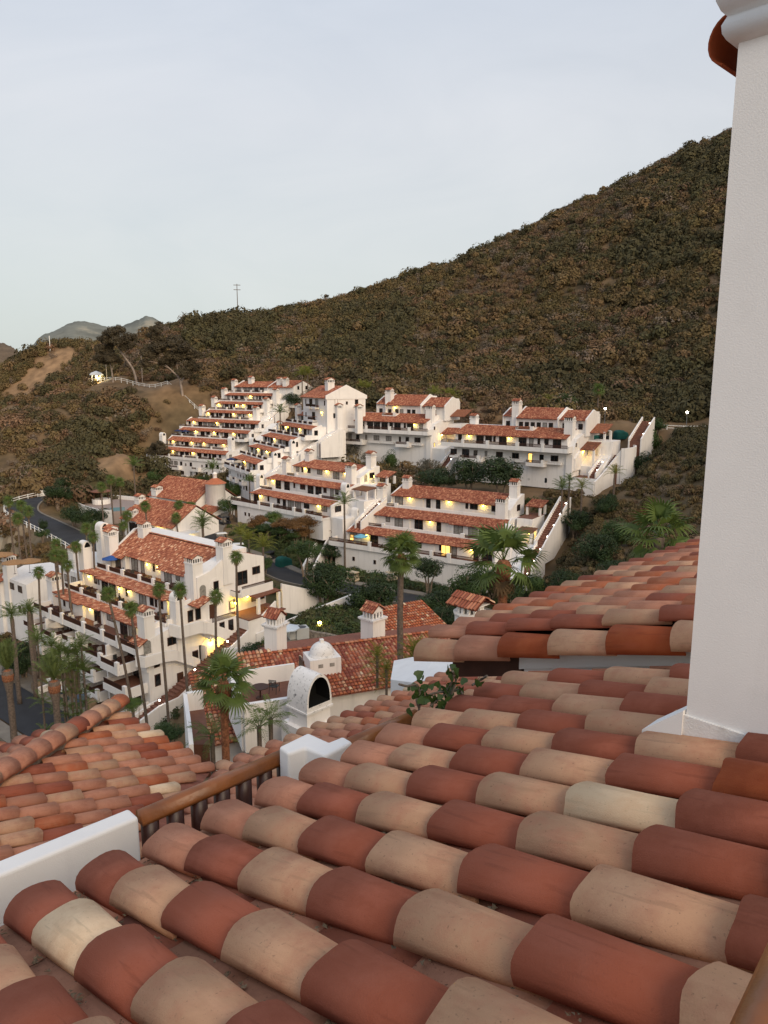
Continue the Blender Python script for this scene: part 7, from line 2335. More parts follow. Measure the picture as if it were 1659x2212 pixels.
for k, (p, d, kd, nm, c_) in enumerate(((q7(1480, 275), 162, 'fan', 'rightmost slim palm beside the clubhouse wall', 1.2), (q7(1560, 405), 150, 'feather', 'spreading feather palm by the lane right of the clubhouse', 3.2), (qa(655, 65), 150, 'feather', 'feather palm on the lane island', 2.6),
                                       (qa(990, 130), 128, 'yellow', 'yellow-green feather palm left of the rusty hedge', 2.6), (qa(1060, 165), 126, 'yellow', 'second yellow-green feather palm beside the carts', 2.4), (qa(1185, 230), 124, 'yellow', 'wide yellow-green feather palm above the black carts', 3.0),
                                       (q5(1080, 560), 143, 'feather', 'feather palm before the end wall of the house above the hedge', 3.0), (q4(1035, 690), 138, 'feather', 'middle palm before the wall of the right-hand upper house', 2.0), (q4(985, 745), 136, 'feather', 'left palm before the wall of the right-hand upper house', 2.6), (q4(1120, 740), 136, 'yellow', 'right palm before the wall of the right-hand upper house', 2.4), (q4(1345, 640), 140, 'yellow', 'drooping palm right of the lamp-lit stair', 2.4),
                                       (q4(1235, 60), 180, 'fan', 'lone fan palm on the hill road above the green covers', 2.4), (q3(185, 55), 245, 'yellow', 'left of two yellow palms behind the gabled block', 3.6), (q3(232, 45), 245, 'yellow', 'right of two yellow palms behind the gabled block', 3.8), (q3(670, 160), 232, 'yellow', 'left yellow palm right of the gabled block', 3.4), (q3(725, 170), 230, 'yellow', 'right yellow palm right of the gabled block', 3.4),
                                       (q3(1265, 220), 214, 'yellow', 'left of three yellow palms behind the middle upper house', 3.6), (q3(1375, 240), 212, 'yellow', 'middle of three yellow palms behind the middle upper house', 3.4), (q3(1415, 240), 210, 'yellow', 'right of three yellow palms behind the middle upper house', 3.2),
                                       (q4(105, 90), 208, 'yellow', 'small yellow palm left of the right-hand upper house', 3.0), (q4(890, 150), 190, 'yellow', 'yellow palm showing over the right-hand upper roof', 3.0), (q4(815, 175), 190, 'yellow', 'low yellow palm showing over the right-hand upper roof, left of the other', 2.6), (q4(1045, 160), 188, 'yellow', 'narrow yellow palm behind the right-hand upper roof', 2.6),
                                       (q2(1250, 430), 205, 'feather', 'feather palm between the two stepped houses', 3.4), (q2(700, 890), 205, 'feather', 'feather palm before the foot of the tall stepped house', 3.4), (q2(55, 860), 200, 'feather', 'feather palm clump left of the tall stepped house', 3.4), (q2(1000, 990), 176, 'feather', 'low feather palm at the foot of the narrow stepped house', 2.6))):
    T = at(*p, d); g = gz(T[0], T[1]); ht = max(2.5, min(T[2] - g, 10)) if kd != 'x' else 4
    palm((T[0], T[1], min(g, T[2] - 2)), T[2] - min(g, T[2] - 2), nm, kind=kd, crown=c_, n=20, r0=.22, r1=.16, far=True, seed=90 + k, group='garden palms')


# ---------------------------------------------------------------- broad-leaved crowns
def crown_mesh(name, mat, n, leaf, seed, lumps=18, flat=1.0, lump_r=.42, hollow=.72, jag=.12, orient=.9):
    """unit crown: many small leaf faces spread over overlapping lumps"""
    r_ = np.random.RandomState(seed); L_ = []
    while len(L_) < lumps:
        p = r_.uniform(-1, 1, 3)
        if np.linalg.norm(p) < 1 and p[2] > -.55: L_.append(p * np.array([.68, .68, .62 * flat]) + [0, 0, 0])
    L_ = np.array(L_); rad = lump_r * r_.uniform(.7, 1.2, lumps)
    k = r_.randint(0, lumps, n); d = r_.normal(size=(n, 3)); d /= np.linalg.norm(d, axis=1)[:, None]
    rr = rad[k] * (hollow + (1 - hollow) * r_.rand(n) ** .5 + jag * np.abs(r_.normal(size=n)) * (r_.rand(n) < .3))
    c_ = L_[k] + d * rr[:, None] * np.array([1, 1, .85])
    up = d * orient + r_.normal(size=(n, 3)) * .42 + np.array([0, 0, .25])
    up /= np.linalg.norm(up, axis=1)[:, None]
    a = np.cross(up, r_.normal(size=(n, 3))); a /= np.linalg.norm(a, axis=1)[:, None]; b = np.cross(up, a)
    s_ = leaf * r_.uniform(.6, 1.3, n)[:, None]
    v_ = np.stack([c_ - a * s_ * .9, c_ - b * s_ * .45 + up * s_ * .12, c_ + a * s_ * .9, c_ + b * s_ * .45 + up * s_ * .12], 1).reshape(-1, 3)
    me_ = bpy.data.meshes.new(name); me_.from_pydata(v_.tolist(), [], np.arange(4 * n).reshape(-1, 4).tolist()); me_.materials.append(mat); me_.update()
    return me_


def core_mesh(name, mat, seed, flat):
    r_ = random.Random(seed); mb = MB(); nu, nv = 10, 6
    for j in range(nv + 1):
        for i in range(nu):
            t, p = math.pi * j / nv, 2 * math.pi * i / nu; q = .62 * r_.uniform(.85, 1.1)
            mb.v.append((q * math.sin(t) * math.cos(p), q * math.sin(t) * math.sin(p), q * flat * math.cos(t)))
    for j in range(nv):
        for i in range(nu): mb.face((j * nu + i, j * nu + (i + 1) % nu, (j + 1) * nu + (i + 1) % nu, (j + 1) * nu + i))
    return mb.mesh(name, mat, True)


CR = {'dark': [crown_mesh('crown', M_leaf_dark, 5200, .055, s_) for s_ in (1, 2, 3)], 'mid': [crown_mesh('crown', M_leaf_mid, 4600, .06, s_) for s_ in (4, 5)],
      'lime': [crown_mesh('crown', M_leaf_lime, 3600, .07, s_) for s_ in (6, 7)], 'grey': [crown_mesh('crown', M_leaf_grey, 1700, .06, s_, 22, .9, .3) for s_ in (8,)],
      'rust': [crown_mesh('crown', M_leaf_rust, 4200, .065, s_) for s_ in (9, 10)], 'euc': [crown_mesh('crown', M_leaf_euc, 3600, .075, s_, 20, .9, .32, .5) for s_ in (11, 12)]}


def tree(P, r, label, kind='dark', ht=None, flat=.8, seed=1, group='round trees', trunks=3, name='tree', bark=None, lean=0.0, cz=None):
    """P on the ground; r crown radius; ht height of crown centre"""
    r_ = random.Random(seed); ht = ht if ht is not None else r * 1.15
    root = empty(name, P, r_.uniform(0, 6.28), label, 'shrub' if name == 'shrub' else 'tree', group)
    inst('crown', r_.choice(CR[kind]), (lean, 0, ht), 0, root, (r, r, r * flat))
    mb = MB()
    for k in range(trunks):
        a = 6.28 * k / trunks + r_.uniform(-.4, .4); q = r * .5
        p1 = np.array([.10 * r * math.cos(a), .10 * r * math.sin(a), 0]); p3 = np.array([lean + q * math.cos(a), q * math.sin(a), ht + .1 * r]); p2 = p1 * .5 + p3 * .5 * np.array([.55, .55, 1])
        mb.tube([p1 - [0, 0, .5], p1 + [0, 0, .1 * ht], p2, p3], [.05 * r + .06, .045 * r + .04, .035 * r + .02, .01 * r], 6)
        for m_ in range(2):
            b_ = p3 + np.array([r_.uniform(-.4, .4) * r, r_.uniform(-.4, .4) * r, r_.uniform(.1, .35) * r]); mb.tube([p2, (p2 + p3) / 2, b_], [.025 * r, .018 * r, .006 * r], 5)
    mb.build('trunk', bark or M_treebark, root, True)
    return root


def tree_at(p, d, rpx, label, **k):
    T = at(*p, d); r = 1.28 * rpx * d / FPX; g = gz(T[0], T[1]); ht = max(T[2] - g, r * .45)
    if ht > 1.5 * r:                       # too tall: move it back to where the ground meets its foot
        Q = gpix(p[0], p[1] + rpx * 1.25, d * .8, d * 1.35)
        if Q[2] - gz(Q[0], Q[1]) < .5:
            d2 = proj(Q)[2]; r *= d2 / d; return tree(Q, r, label, ht=r * 1.05, **k)
    return tree((T[0], T[1], T[2] - ht), r, label, ht=ht, **k)


TR = [(qc(325, 530), 118, 50, 'dark', .85, 'large round dark tree beside the garden lane'), (qc(690, 610), 112, 47, 'dark', .85, 'round dark tree left of the large fan palm'), (qc(1085, 430), 124, 33, 'dark', .7, 'round dark tree with pale forked trunk under the terraced house'),
      (qc(1185, 690), 105, 44, 'dark', .8, 'dark bushy tree on the near side of the garden lane'), (qc(1400, 560), 106, 44, 'mid', .8, 'loose green tree right of the large fan palm'), (qc(185, 300), 136, 36, 'mid', .5, 'flat-topped green tree below the rusty hedge'), (qc(365, 320), 133, 27, 'dark', .6, 'small flat-topped dark tree by the garden stair'),
      (q4(130, 680), 147, 40, 'dark', .55, 'left and lowest of three dark round trees before the right upper house'), (q4(345, 645), 149, 37, 'dark', .85, 'middle of three dark round trees before the right upper house'), (q4(565, 655), 147, 46, 'dark', .75, 'right of three dark round trees before the right upper house'),
      (q3(615, 680), 172, 22, 'grey', 1.1, 'tall sparse grey tree before the middle upper house'), (q3(720, 740), 170, 16, 'grey', 1.0, 'short sparse grey tree before the middle upper house'), (q3(905, 760), 168, 16, 'mid', 1.3, 'narrow green tree at the corner of the middle upper house'), (q3(380, 715), 172, 19, 'dark', .6, 'low dark tree left of the middle upper house'), (q3(865, 690), 172, 9, 'mid', .8, 'small green shrub against the middle upper house'),
      (q3(1220, 820), 158, 26, 'grey', .9, 'sparse grey tree between the upper houses'), (q3(120, 280), 210, 20, 'dark', .7, 'dark tree between the stepped houses and the gabled block'), (q2(230, 980), 208, 16, 'mid', .8, 'green shrub left at the foot of the tall stepped house'), (q2(340, 985), 206, 13, 'mid', .8, 'green shrub second from left at the foot of the tall stepped house'), (q2(560, 1000), 204, 14, 'mid', .7, 'green shrub under the middle of the tall stepped house'), (q2(470, 1010), 204, 13, 'dark', .7, 'dark shrub under the middle of the tall stepped house'), (q2(640, 1000), 202, 13, 'mid', .8, 'green shrub right at the foot of the tall stepped house'),
      (q2(800, 1065), 168, 19, 'mid', .9, 'round green tree at the foot of the narrow stepped house'), (q2(850, 1195), 160, 22, 'mid', .75, 'bushy green tree left of the house above the hedge'), (q2(910, 1100), 164, 16, 'lime', .8, 'light green shrub at the foot of the narrow stepped house'),
      (q7(430, 160), 186, 22, 'dark', .75, 'dark round tree at the top of the curving road'), (q7(500, 105), 192, 16, 'dark', .75, 'small dark tree behind the dark round tree at the road top'), (q7(490, 235), 176, 20, 'dark', .8, 'dark round tree left of the pool wall'), (q7(570, 340), 160, 22, 'dark', .9, 'left part of the dark hedge below the pool'), (q7(650, 370), 157, 24, 'dark', .8, 'middle part of the dark hedge below the pool'), (q7(740, 360), 156, 22, 'dark', .8, 'right part of the dark hedge below the pool'), (q7(820, 340), 158, 16, 'dark', .8, 'end part of the dark hedge below the pool'),
      (q7(330, 430), 158, 10, 'dark', 1.2, 'small dark tree beside the fence of the curving road'), (q7(330, 500), 152, 13, 'mid', .8, 'green shrub below the road fence'), (q7(365, 260), 172, 10, 'grey', 1.0, 'agave-like grey plant beside the road bend'),
      (q8(230, 1290), 96, 36, 'dark', 1.0, 'large dark tree at the left end of the front lane'), (q8(150, 1400), 92, 24, 'dark', .9, 'dark lower tree by the left date palm'), (qa(1110, 1180), 66, 32, 'dark', .9, 'dark tree left of the tall white chimney'), (qa(1200, 400), 116, 18, 'mid', .8, 'small green tree behind the gable of the long house'), 
      (qa(370, 1830), 62, 30, 'mid', .6, 'green shrub above the left tiled roof'), (qa(60, 1600), 74, 18, 'lime', .7, 'light green shrub beside the long house stair'), (q8(1170, 1720), 74, 16, 'lime', .7, 'bright green shrub at the foot of the slim palms'),
      ((1240, 1130), 128, 34, 'dark', .7, 'spreading dark tree right of the stair walls'), ((1310, 1095), 134, 22, 'dark', .8, 'dark tree on the slope below the upper house'), ((1290, 1185), 112, 40, 'dark', .9, 'large dark tree on the right slope'), ((1335, 1150), 118, 30, 'mid', 1.0, 'tall green tree on the right slope'), ((1390, 1120), 124, 28, 'rust', .8, 'brownish tree on the right slope near the pillar'), ((1330, 1235), 104, 34, 'dark', .8, 'dark bush above the right tiled roof'), ((1220, 1255), 100, 30, 'dark', .8, 'dark bush behind the right tiled roof'), ((1150, 1270), 96, 28, 'mid', .8, 'green bush below the retaining wall'), ((1060, 1270), 100, 26, 'mid', .8, 'green bush left of the right fan palm'),
      (q4(1560, 440), 160, 24, 'mid', 1.3, 'green shrub with pale flowers beside the upper stair'), (q4(1540, 560), 156, 20, 'dark', 1.1, 'dark shrub below the upper stair wall'), (q4(1290, 850), 128, 20, 'dark', .8, 'dark round bush on the bare slope below the upper stair'), ((1100, 1275), 78, 30, 'dark', .8, 'dark tree behind the tiled turret'), ((960, 1330), 92, 30, 'dark', .7, 'dark shrub above the tiled roof by the fan palm'),
      (q4(1010, 140), 186, 20, 'mid', .8, 'green tree behind the right-hand upper roof'), (q4(760, 690), 150, 10, 'dark', 1.2, 'narrow dark shrub by the right tree trio'), ((1420, 925), 150, 16, 'mid', .9, 'green shrub left of the white fence')]
for k, (p, d, r_, kd, fl_, nm) in enumerate(TR):
    tree_at(p, d, r_, nm, kind=kd, flat=fl_, seed=k + 3, name='shrub' if 'shrub' in nm or 'bush' in nm or 'hedge' in nm or 'plant' in nm else 'tree')
# feathery yellow bushes round the large palm trunk
for k, (x, y, r_) in enumerate(((815, 1400, 20), (895, 1395, 26), (835, 1430, 18), (935, 1385, 20))):
    T = at(x, y + 10, 50); root = empty('bamboo_palm', T - np.array([0, 0, 1.5]), 0, 'feathery yellow-green palm bush, %s of four round the large palm trunk' % ('first from left', 'third from left', 'second from left', 'rightmost')[k], 'shrub', 'feathery palm bushes')
    mb = MB(); mb.tube([(0, 0, -1), (0, 0, 1.3)], .1, 6); mb.build('stem', M_bark, root)
    for q in range(34): frond_at(FEA_Y[q % 2], (0, 0, 1.2 - .03 * q), q * 2.4, R(78) - q / 34 * R(80), 0, r_ * 50 / FPX / 1.15, root)
for k, (p, d) in enumerate(((qa(1150, 1790), 36), (qa(740, 1870), 35), (qa(1250, 1720), 37))):
    T = at(*p, d); root = empty('feather_palm', T - np.array([0, 0, 2.0]), 0, 'low drooping feather palm %s' % ('right of the near fan palm trunk', 'left of the near fan palm trunk', 'before the hood chimney')[k], 'palm', 'low feather palms')
    mb = MB(); mb.tube([(0, 0, -2), (0, 0, 2)], .12, 6); mb.build('trunk', M_bark, root)
    for q in range(13): frond_at(FEA[q % 2], (0, 0, 1.9), q * 2.4 + k, R(55) - q / 13 * R(70), 0, .62, root)
# banana-like clump at the foot of the long house
for k, (x, y) in enumerate(((480, 1180), (560, 1240), (640, 1280), (720, 1260), (760, 1180), (690, 1400), (600, 1400), (780, 1400), (350, 1130), (470, 1330))):
    T = at(*q8(x, y), 88); g = gz(T[0], T[1])
    pr = palm((T[0], T[1], g), max(2.5, T[2] - g), 'leafy palm in the dense clump before the lower balconies, %s' % ORDW[k], kind='feather', crown=2.1, n=18, r0=.12, r1=.12, far=True, seed=140 + k, group='palm clump before the lower balconies')
    for lv in (.25, .5, .75):
        for q in range(7): frond_at(FEA[q % 2], (0, 0, lv * max(2.5, T[2] - g)), q * .9 + k + lv * 9, R(48) - (q % 3) * R(18), 0, rnd.uniform(.6, .95), pr)
# rusty hedge
for k, (x, y, r_, kd) in enumerate(((300, 720, 20, 'rust'), (420, 690, 22, 'lime'), (520, 760, 24, 'rust'), (640, 760, 26, 'rust'), (760, 750, 26, 'rust'), (860, 740, 24, 'rust'), (700, 830, 20, 'rust'), (240, 790, 16, 'rust'), (960, 800, 22, 'rust'), (500, 830, 18, 'mid'), (380, 850, 18, 'mid'), (300, 860, 16, 'mid'), (620, 890, 16, 'mid'))):
    tree_at(q5(x, y), 141, r_, 'rounded %s clump of the long hedge, %s' % ({'rust': 'rust-coloured', 'lime': 'light green', 'mid': 'green'}[kd], ORDW[k]), kind=kd, flat=.55, seed=200 + k, group='clumps of the long hedge', name='shrub')

for k, u_ in enumerate(np.linspace(-33, -4, 11)):
    P = FD2.w(u_ + rnd.uniform(-.8, .8), -4.6 + rnd.uniform(-1.2, .5), 0); P[2] = gz(P[0], P[1])
    tree(P, rnd.uniform(1.0, 1.9), 'low garden shrub at the foot of the near right terraced house, %s from left' % ORDW[k], kind=rnd.choice(['mid', 'dark', 'lime', 'mid']), ht=.8, flat=.7, seed=400 + k, group='shrubs at the foot of the terraced house', name='shrub')
for k, u_ in enumerate(np.linspace(-26, -1, 8)):
    P = FC1.w(u_, -2.8 + rnd.uniform(-1.0, .5), 0); P[2] = gz(P[0], P[1])
    tree(P, rnd.uniform(1.0, 2.0), 'low shrub at the foot of the middle upper house, %s from left' % ORDW[k], kind=rnd.choice(['mid', 'dark', 'grey']), ht=.8, flat=.8, seed=420 + k, group='shrubs at the foot of the middle upper house', name='shrub')
# eucalyptus on the spur
def eucalyptus(base, d, limbs, blobs, label):
    B = at(*base, d); g = gz(B[0], B[1]); root = empty('eucalyptus_tree', (B[0], B[1], g), 0, label, 'tree', 'eucalyptus trees'); mb = MB()
    for (pts, r0) in limbs:
        P = [np.array([(x - base[0]) * d / FPX, 0, (base[1] - y) * d / FPX]) for x, y in pts]; P = [p + np.array([0, .25 * p[0], 0]) for p in P]
        P[0] = P[0] - np.array([0, 0, .8]) if P[0][2] < .5 else P[0]
        mb.tube(catmull(P, 5), np.linspace(r0 * .6, r0 * .2, 5 * (len(P) - 1) + 1), 7)
    mb.build('trunk', M_palebark, root, True)
    r_ = random.Random(len(label))
    for (x, y, rp) in blobs:
        s_ = 1.35 * rp * d / FPX
        inst('foliage', r_.choice(CR['euc']), ((x - base[0]) * d / FPX, r_.uniform(-3.5, .5), (base[1] - y) * d / FPX), r_.uniform(0, 6), root, (s_, s_, s_ * .8))


eucalyptus((297, 828), 288, [([(297, 828), (290, 795), (272, 765), (262, 745), (255, 725)], .8), ([(272, 765), (285, 750), (290, 735)], .4), ([(262, 745), (245, 735), (235, 725)], .3)],
           [(255, 722, 20), (235, 735, 18), (275, 735, 20), (262, 712, 14), (228, 752, 15), (285, 748, 16), (240, 770, 18), (222, 770, 12), (290, 728, 14)], 'leaning eucalyptus with pale trunk on the spur')
eucalyptus((245, 825), 290, [([(245, 825), (243, 800), (240, 780), (236, 762)], .6), ([(243, 800), (252, 780)], .3)], [(236, 765, 18), (250, 775, 16), (228, 780, 14), (240, 750, 14)], 'upright eucalyptus behind the leaning one on the spur')
eucalyptus((394, 836), 270, [([(394, 836), (391, 812), (388, 800), (370, 780), (350, 760)], .8), ([(391, 812), (400, 795), (410, 770), (412, 745)], .6), ([(370, 780), (345, 768), (325, 765)], .3), ([(388, 800), (384, 765), (376, 735)], .4)],
           [(350, 740, 24), (330, 750, 20), (375, 725, 24), (400, 735, 24), (415, 750, 22), (420, 775, 20), (340, 715, 18), (385, 755, 22), (365, 770, 18), (405, 790, 16), (320, 770, 16), (350, 700, 14)], 'wide eucalyptus with forked pale trunk by the white fence')
eucalyptus((341, 905), 245, [([(341, 905), (343, 885), (340, 868), (330, 850)], .35), ([(343, 885), (350, 865), (352, 850)], .28)], [(340, 845, 18), (325, 852, 14), (355, 848, 14), (342, 835, 13)], 'small half-bare tree on the slope below the white fence')
# trees along the skyline
for k, (x, y, d, r_) in enumerate(((478, 688, 350, 13), (430, 697, 342, 9), (465, 690, 350, 8), (930, 576, 388, 7), (1520, 305, 420, 9), (1555, 300, 422, 9), (705, 640, 368, 6), (345, 702, 335, 10))):
    tree_at((x, y), d, r_, 'dark bush on the skyline, %s from the left' % ORDW[[2, 1, 0, 4, 5, 6, 3, 7][k] + (1 if k != 7 else -7)], kind='euc', flat=.8, seed=300 + k, group='bushes on the skyline', name='shrub')

# ---------------------------------------------------------------- vine on the roof edge
vr_ = random.Random(6)
vb_ = R0.pt(*R0.on(895, 1530)); 
vine = empty('climbing_vine', vb_ - np.array([0, 0, .1]), 0, 'heart-leaved green vine climbing over the roof edge', 'vine')
M_vine = pmat('vine_leaf', (.055, .095, .022), .45, .25, 12, trans=.2); M_stem = pmat('vine_stem', (.16, .13, .10), .8, .2)
vd = np.linalg.norm(vb_ - EYE); vdep = proj(vb_)[2] + .1
stems = [[(905, 1535), (908, 1505), (900, 1480), (880, 1482), (862, 1478)], [(908, 1520), (930, 1500), (965, 1490), (980, 1460), (974, 1440)], [(930, 1525), (960, 1500), (990, 1490), (1000, 1500)], [(975, 1500), (985, 1470), (978, 1450)], [(1020, 1480), (1040, 1468), (1052, 1460)], [(905, 1530), (900, 1510), (912, 1490)]]
mb = MB(); leafpts = []
for st in stems:
    P = [at(x, y, vdep + vr_.uniform(-.05, .12)) - np.array(vine.location) for x, y in st]
    cpth = catmull(P, 5); mb.tube(cpth, [.008] * len(cpth), 5)
    leafpts += [p for p in cpth[2:]]
mb.build('stem', M_stem, vine)
lm = MB(); heart = [(0, 0), (.35, -.12), (.5, .15), (.42, .5), (0, 1.0), (-.42, .5), (-.5, .15), (-.35, -.12)]
lm.v += [(x, y, .12 * abs(x)) for x, y in heart]; lm.face((0, 1, 2, 3, 4)); lm.face((0, 4, 5, 6, 7)); LEAF = lm.mesh('leaf', M_vine)
for k in range(95):
    p = vr_.choice(leafpts) if k < 45 else np.array(at(vr_.uniform(905, 1000), vr_.uniform(1488, 1532), vdep + vr_.uniform(-.05, .2))) - np.array(vine.location)
    o = inst('leaf', LEAF, p + np.array([vr_.gauss(0, .03)] * 3), 0, vine, vr_.uniform(.035, .062)); o.rotation_euler = (vr_.uniform(.3, 2.0), vr_.uniform(-.8, .8), vr_.uniform(0, 6.28))

# ---------------------------------------------------------------- chaparral: uncountable brush on every slope
BR = []
for k, (col_, leaf, n, fl_) in enumerate((((.125, .093, .040), .15, 400, .75), ((.155, .106, .050), .15, 380, .7), ((.074, .064, .030), .15, 420, .8), ((.165, .104, .060), .13, 320, .7), ((.185, .145, .108), .11, 260, .8), ((.132, .100, .041), .15, 400, .9))):
    m_ = pmat('brush_leaf_%d' % k, col_, .95, .22, .3, rand=.17, coord='Object')
    me_ = crown_mesh('brush', m_, n, leaf, 50 + k, 9, fl_, .45, .80, .12, 1.5)
    o = bpy.data.objects.new('brush_source', me_); BR.append(o)
bcol = bpy.data.collections.new('brush_sources')
for o in BR: bcol.objects.link(o)
rs = np.random.RandomState(5)


def scatter(n, x0, x1, y0, y1, keep):
    x = rs.uniform(x0, x1, n); y = rs.uniform(y0, y1, n)
    z = ground(x, y)
    zc = y * _c - (z - 50) * _s; pxx = 829.5 + FPX * x / np.maximum(zc, .1); pyy = 1106 - FPX * ((z - 50) * _c + y * _s) / np.maximum(zc, .1)
    ok = (pxx > -220) & (pxx < 1900) & (pyy > 150) & (pyy < 1750)
    for (F_, u0, u1, v0, v1, zf, sl) in PADS:
        dx, dy = x - F_.O[0], y - F_.O[1]; u = dx * F_.U[0] + dy * F_.U[1]; v = dx * F_.V[0] + dy * F_.V[1]
        ok &= ~((u > u0 - .5) & (u < u1 + .5) & (v > v0 + 1) & (v < v1 + 1))
    for name, (pl, wd) in ROADS.items():
        d2 = np.min((x[:, None] - pl[None, :, 0]) ** 2 + (y[:, None] - pl[None, :, 1]) ** 2, 1); ok &= d2 > (wd / 2 + (2.6 if name != 'front_road' else 5)) ** 2
    ok &= keep(x, y, z, pxx, pyy)
    return x[ok], y[ok], z[ok], pxx[ok], pyy[ok]


def hillkeep(x, y, z, pxx, pyy):
    k = (y > 165)
    bare = hnoise(x * .8 + 20, y * .8)
    k &= ~((bare > .95) & (rs.rand(len(x)) < .7))
    for (px, py, d, r_) in ((105, 790, 330, 11), (130, 770, 335, 8), (60, 830, 320, 9), (270, 960, 232, 8), (250, 1000, 215, 9), (380, 840, 280, 8), (330, 845, 285, 7), (240, 830, 294, 7), (209, 826, 297, 7), (300, 834, 282, 9), (420, 846, 263, 10), (270, 834, 284, 9), (230, 830, 290, 9), (330, 840, 276, 9), (360, 842, 272, 9), (390, 845, 267, 9), (450, 850, 257, 9)):
        P = at(px, py, d); k &= ((x - P[0]) ** 2 + (y - P[1]) ** 2 > r_ ** 2) | (rs.rand(len(x)) < .12)
    k &= ~((pxx > 1240) & (pxx < 1600) & (y < 190) & (rs.rand(len(x)) < .25))
    k &= ~((pxx < 430) & (y < 310) & (rs.rand(len(x)) < .42))
    # keep the hill road clear
    k &= ~((pxx > 1230) & (y > 164) & (y < 179))
    return k


hx, hy, hz_, _, _ = scatter(52000, -290, 330, 150, 475, hillkeep)
def slopekeep(x, y, z, pxx, pyy):
    k = (y > 40) & (y <= 165)
    k &= ((pxx > 1180) | (pxx < 330))
    k &= ~((x < -70) & (z < 6))
    k &= ~((pxx > 380) & (pxx < 1180))
    k &= ~((x < -70) & (z < 5))
    return k


sx, sy, sz_, _, _ = scatter(16000, -150, 110, 40, 176, slopekeep)
X = np.r_[hx, sx]; Y = np.r_[hy, sy]; Z = np.r_[hz_, sz_]
n_ = len(X)
sc = np.r_[rs.uniform(1.3, 3.6, len(hx)) * (1 + .6 * (rs.rand(len(hx)) < .08)), rs.uniform(.6, 1.6, len(sx))]
me_ = bpy.data.meshes.new('chaparral'); me_.from_pydata(np.stack([X, Y, Z + sc * .22], 1).tolist(), [], [])
a = me_.attributes.new('bscale', 'FLOAT', 'POINT'); a.data.foreach_set('value', sc.astype('f'))
a = me_.attributes.new('brot', 'FLOAT', 'POINT'); a.data.foreach_set('value', rs.uniform(0, 6.28, n_).astype('f'))
# kinds vary in patches
pk = np.clip(((hnoise(X * .35 + 5, Y * .35) + 1.2) / 2.4 * 4 + rs.normal(size=n_) * 1.3), 0, 5.99).astype('i')
pk = np.where(rs.rand(n_) < .08, 4, pk)
gul = hnoise(X * .55 + 40, Y * .30 + 7) + .25 * rs.normal(size=n_)
pk = np.where((X < -60) & (Y < 310) & (rs.rand(n_) < .5), rs.choice([1, 3, 3], n_), pk)
pk = np.where(gul < -.55, 2, pk); pk = np.where((gul > .75) & (pk == 2), 3, pk)
sc = sc * np.where(gul < -.55, 1.25, np.where(gul > .8, .7, 1.0))
a = me_.attributes.new('bkind', 'INT', 'POINT'); a.data.foreach_set('value', pk.astype('i'))
bo = bpy.data.objects.new('chaparral', me_); C.objects.link(bo)
tag(bo, 'dense brown and olive chaparral brush covering the hillsides', 'brush', kind='stuff')
ng = bpy.data.node_groups.new('brush_scatter', 'GeometryNodeTree')
ng.interface.new_socket('Geometry', in_out='INPUT', socket_type='NodeSocketGeometry'); ng.interface.new_socket('Geometry', in_out='OUTPUT', socket_type='NodeSocketGeometry')
gi = ng.nodes.new('NodeGroupInput'); go = ng.nodes.new('NodeGroupOutput'); ip = ng.nodes.new('GeometryNodeInstanceOnPoints'); ci = ng.nodes.new('GeometryNodeCollectionInfo')
ci.inputs['Collection'].default_value = bcol; ci.inputs['Separate Children'].default_value = True; ci.inputs['Reset Children'].default_value = True
def named(nm, ty):
    q = ng.nodes.new('GeometryNodeInputNamedAttribute'); q.data_type = ty; q.inputs['Name'].default_value = nm; return q
A1, A2, A3_ = named('bscale', 'FLOAT'), named('brot', 'FLOAT'), named('bkind', 'INT')
cx = ng.nodes.new('ShaderNodeCombineXYZ'); l_ = ng.links.new
l_(gi.outputs[0], ip.inputs['Points']); l_(ci.outputs[0], ip.inputs['Instance']); ip.inputs['Pick Instance'].default_value = True
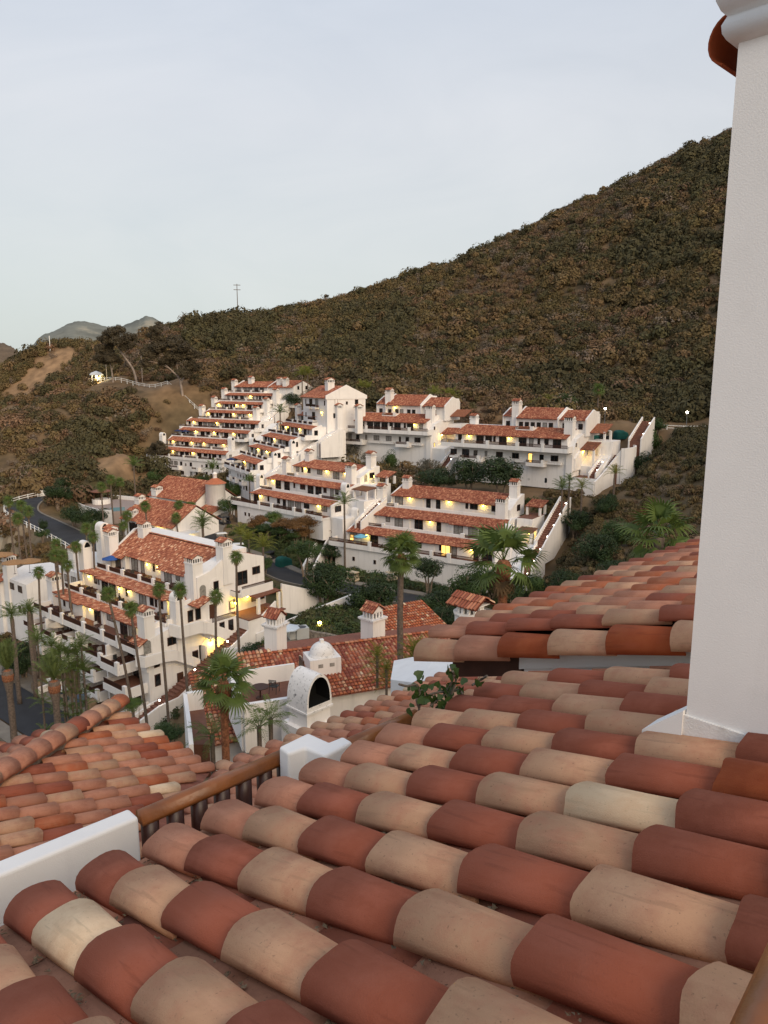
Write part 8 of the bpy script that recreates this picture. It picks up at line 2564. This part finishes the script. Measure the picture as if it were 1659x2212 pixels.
l_(A3_.outputs['Attribute'], ip.inputs['Instance Index']); l_(A2.outputs['Attribute'], cx.inputs[2]); l_(cx.outputs[0], ip.inputs['Rotation']); l_(A1.outputs['Attribute'], ip.inputs['Scale']); l_(ip.outputs[0], go.inputs[0])
me_.attributes['bscale'].data.foreach_set('value', sc.astype('f'))
md = bo.modifiers.new('brush', 'NODES'); md.node_group = ng

# ---------------------------------------------------------------- leafy ground cover on the garden slopes
GC = []
for k, (col_, leaf) in enumerate((((.042, .062, .020), .24), ((.062, .086, .026), .22), ((.080, .082, .032), .22))):
    me_ = crown_mesh('ground_cover', pmat('cover_leaf_%d' % k, col_, .8, .4, .6, rand=.25), 90, leaf, 80 + k, 6, .6, .45, .5, .2)
    GC.append(bpy.data.objects.new('cover_source', me_))
gcol = bpy.data.collections.new('cover_sources')
for o in GC: gcol.objects.link(o)
def coverkeep(x, y, z, pxx, pyy):
    return ((pxx > 350) & (pxx < 1200) & (pyy > 1080)) | ((pxx < 420) & (pyy > 1330))


def scatter_obj(name, n, box, keep, col, smin, smax, nk, label, dz=.1):
    x, y, z, _, _ = scatter(n, *box, keep)
    q = len(x); s_ = rs.uniform(smin, smax, q)
    me_ = bpy.data.meshes.new(name); me_.from_pydata(np.stack([x, y, z + s_ * dz], 1).tolist(), [], [])
    for nm, ty, val in (('bscale', 'FLOAT', s_.astype('f')), ('brot', 'FLOAT', rs.uniform(0, 6.28, q).astype('f')), ('bkind', 'INT', rs.randint(0, nk, q).astype('i'))):
        a = me_.attributes.new(nm, ty, 'POINT'); a.data.foreach_set('value', val)
    o = bpy.data.objects.new(name, me_); C.objects.link(o); tag(o, label, 'ground cover', kind='stuff')
    g = ng.copy(); [nd for nd in g.nodes if nd.bl_idname == 'GeometryNodeCollectionInfo'][0].inputs['Collection'].default_value = col
    o.modifiers.new('cover', 'NODES').node_group = g
    return o


scatter_obj('ground_cover', 17000, (-75, 45, 55, 172), coverkeep, gcol, .4, 1.35, 3, 'low dark green ground cover on the garden slopes')
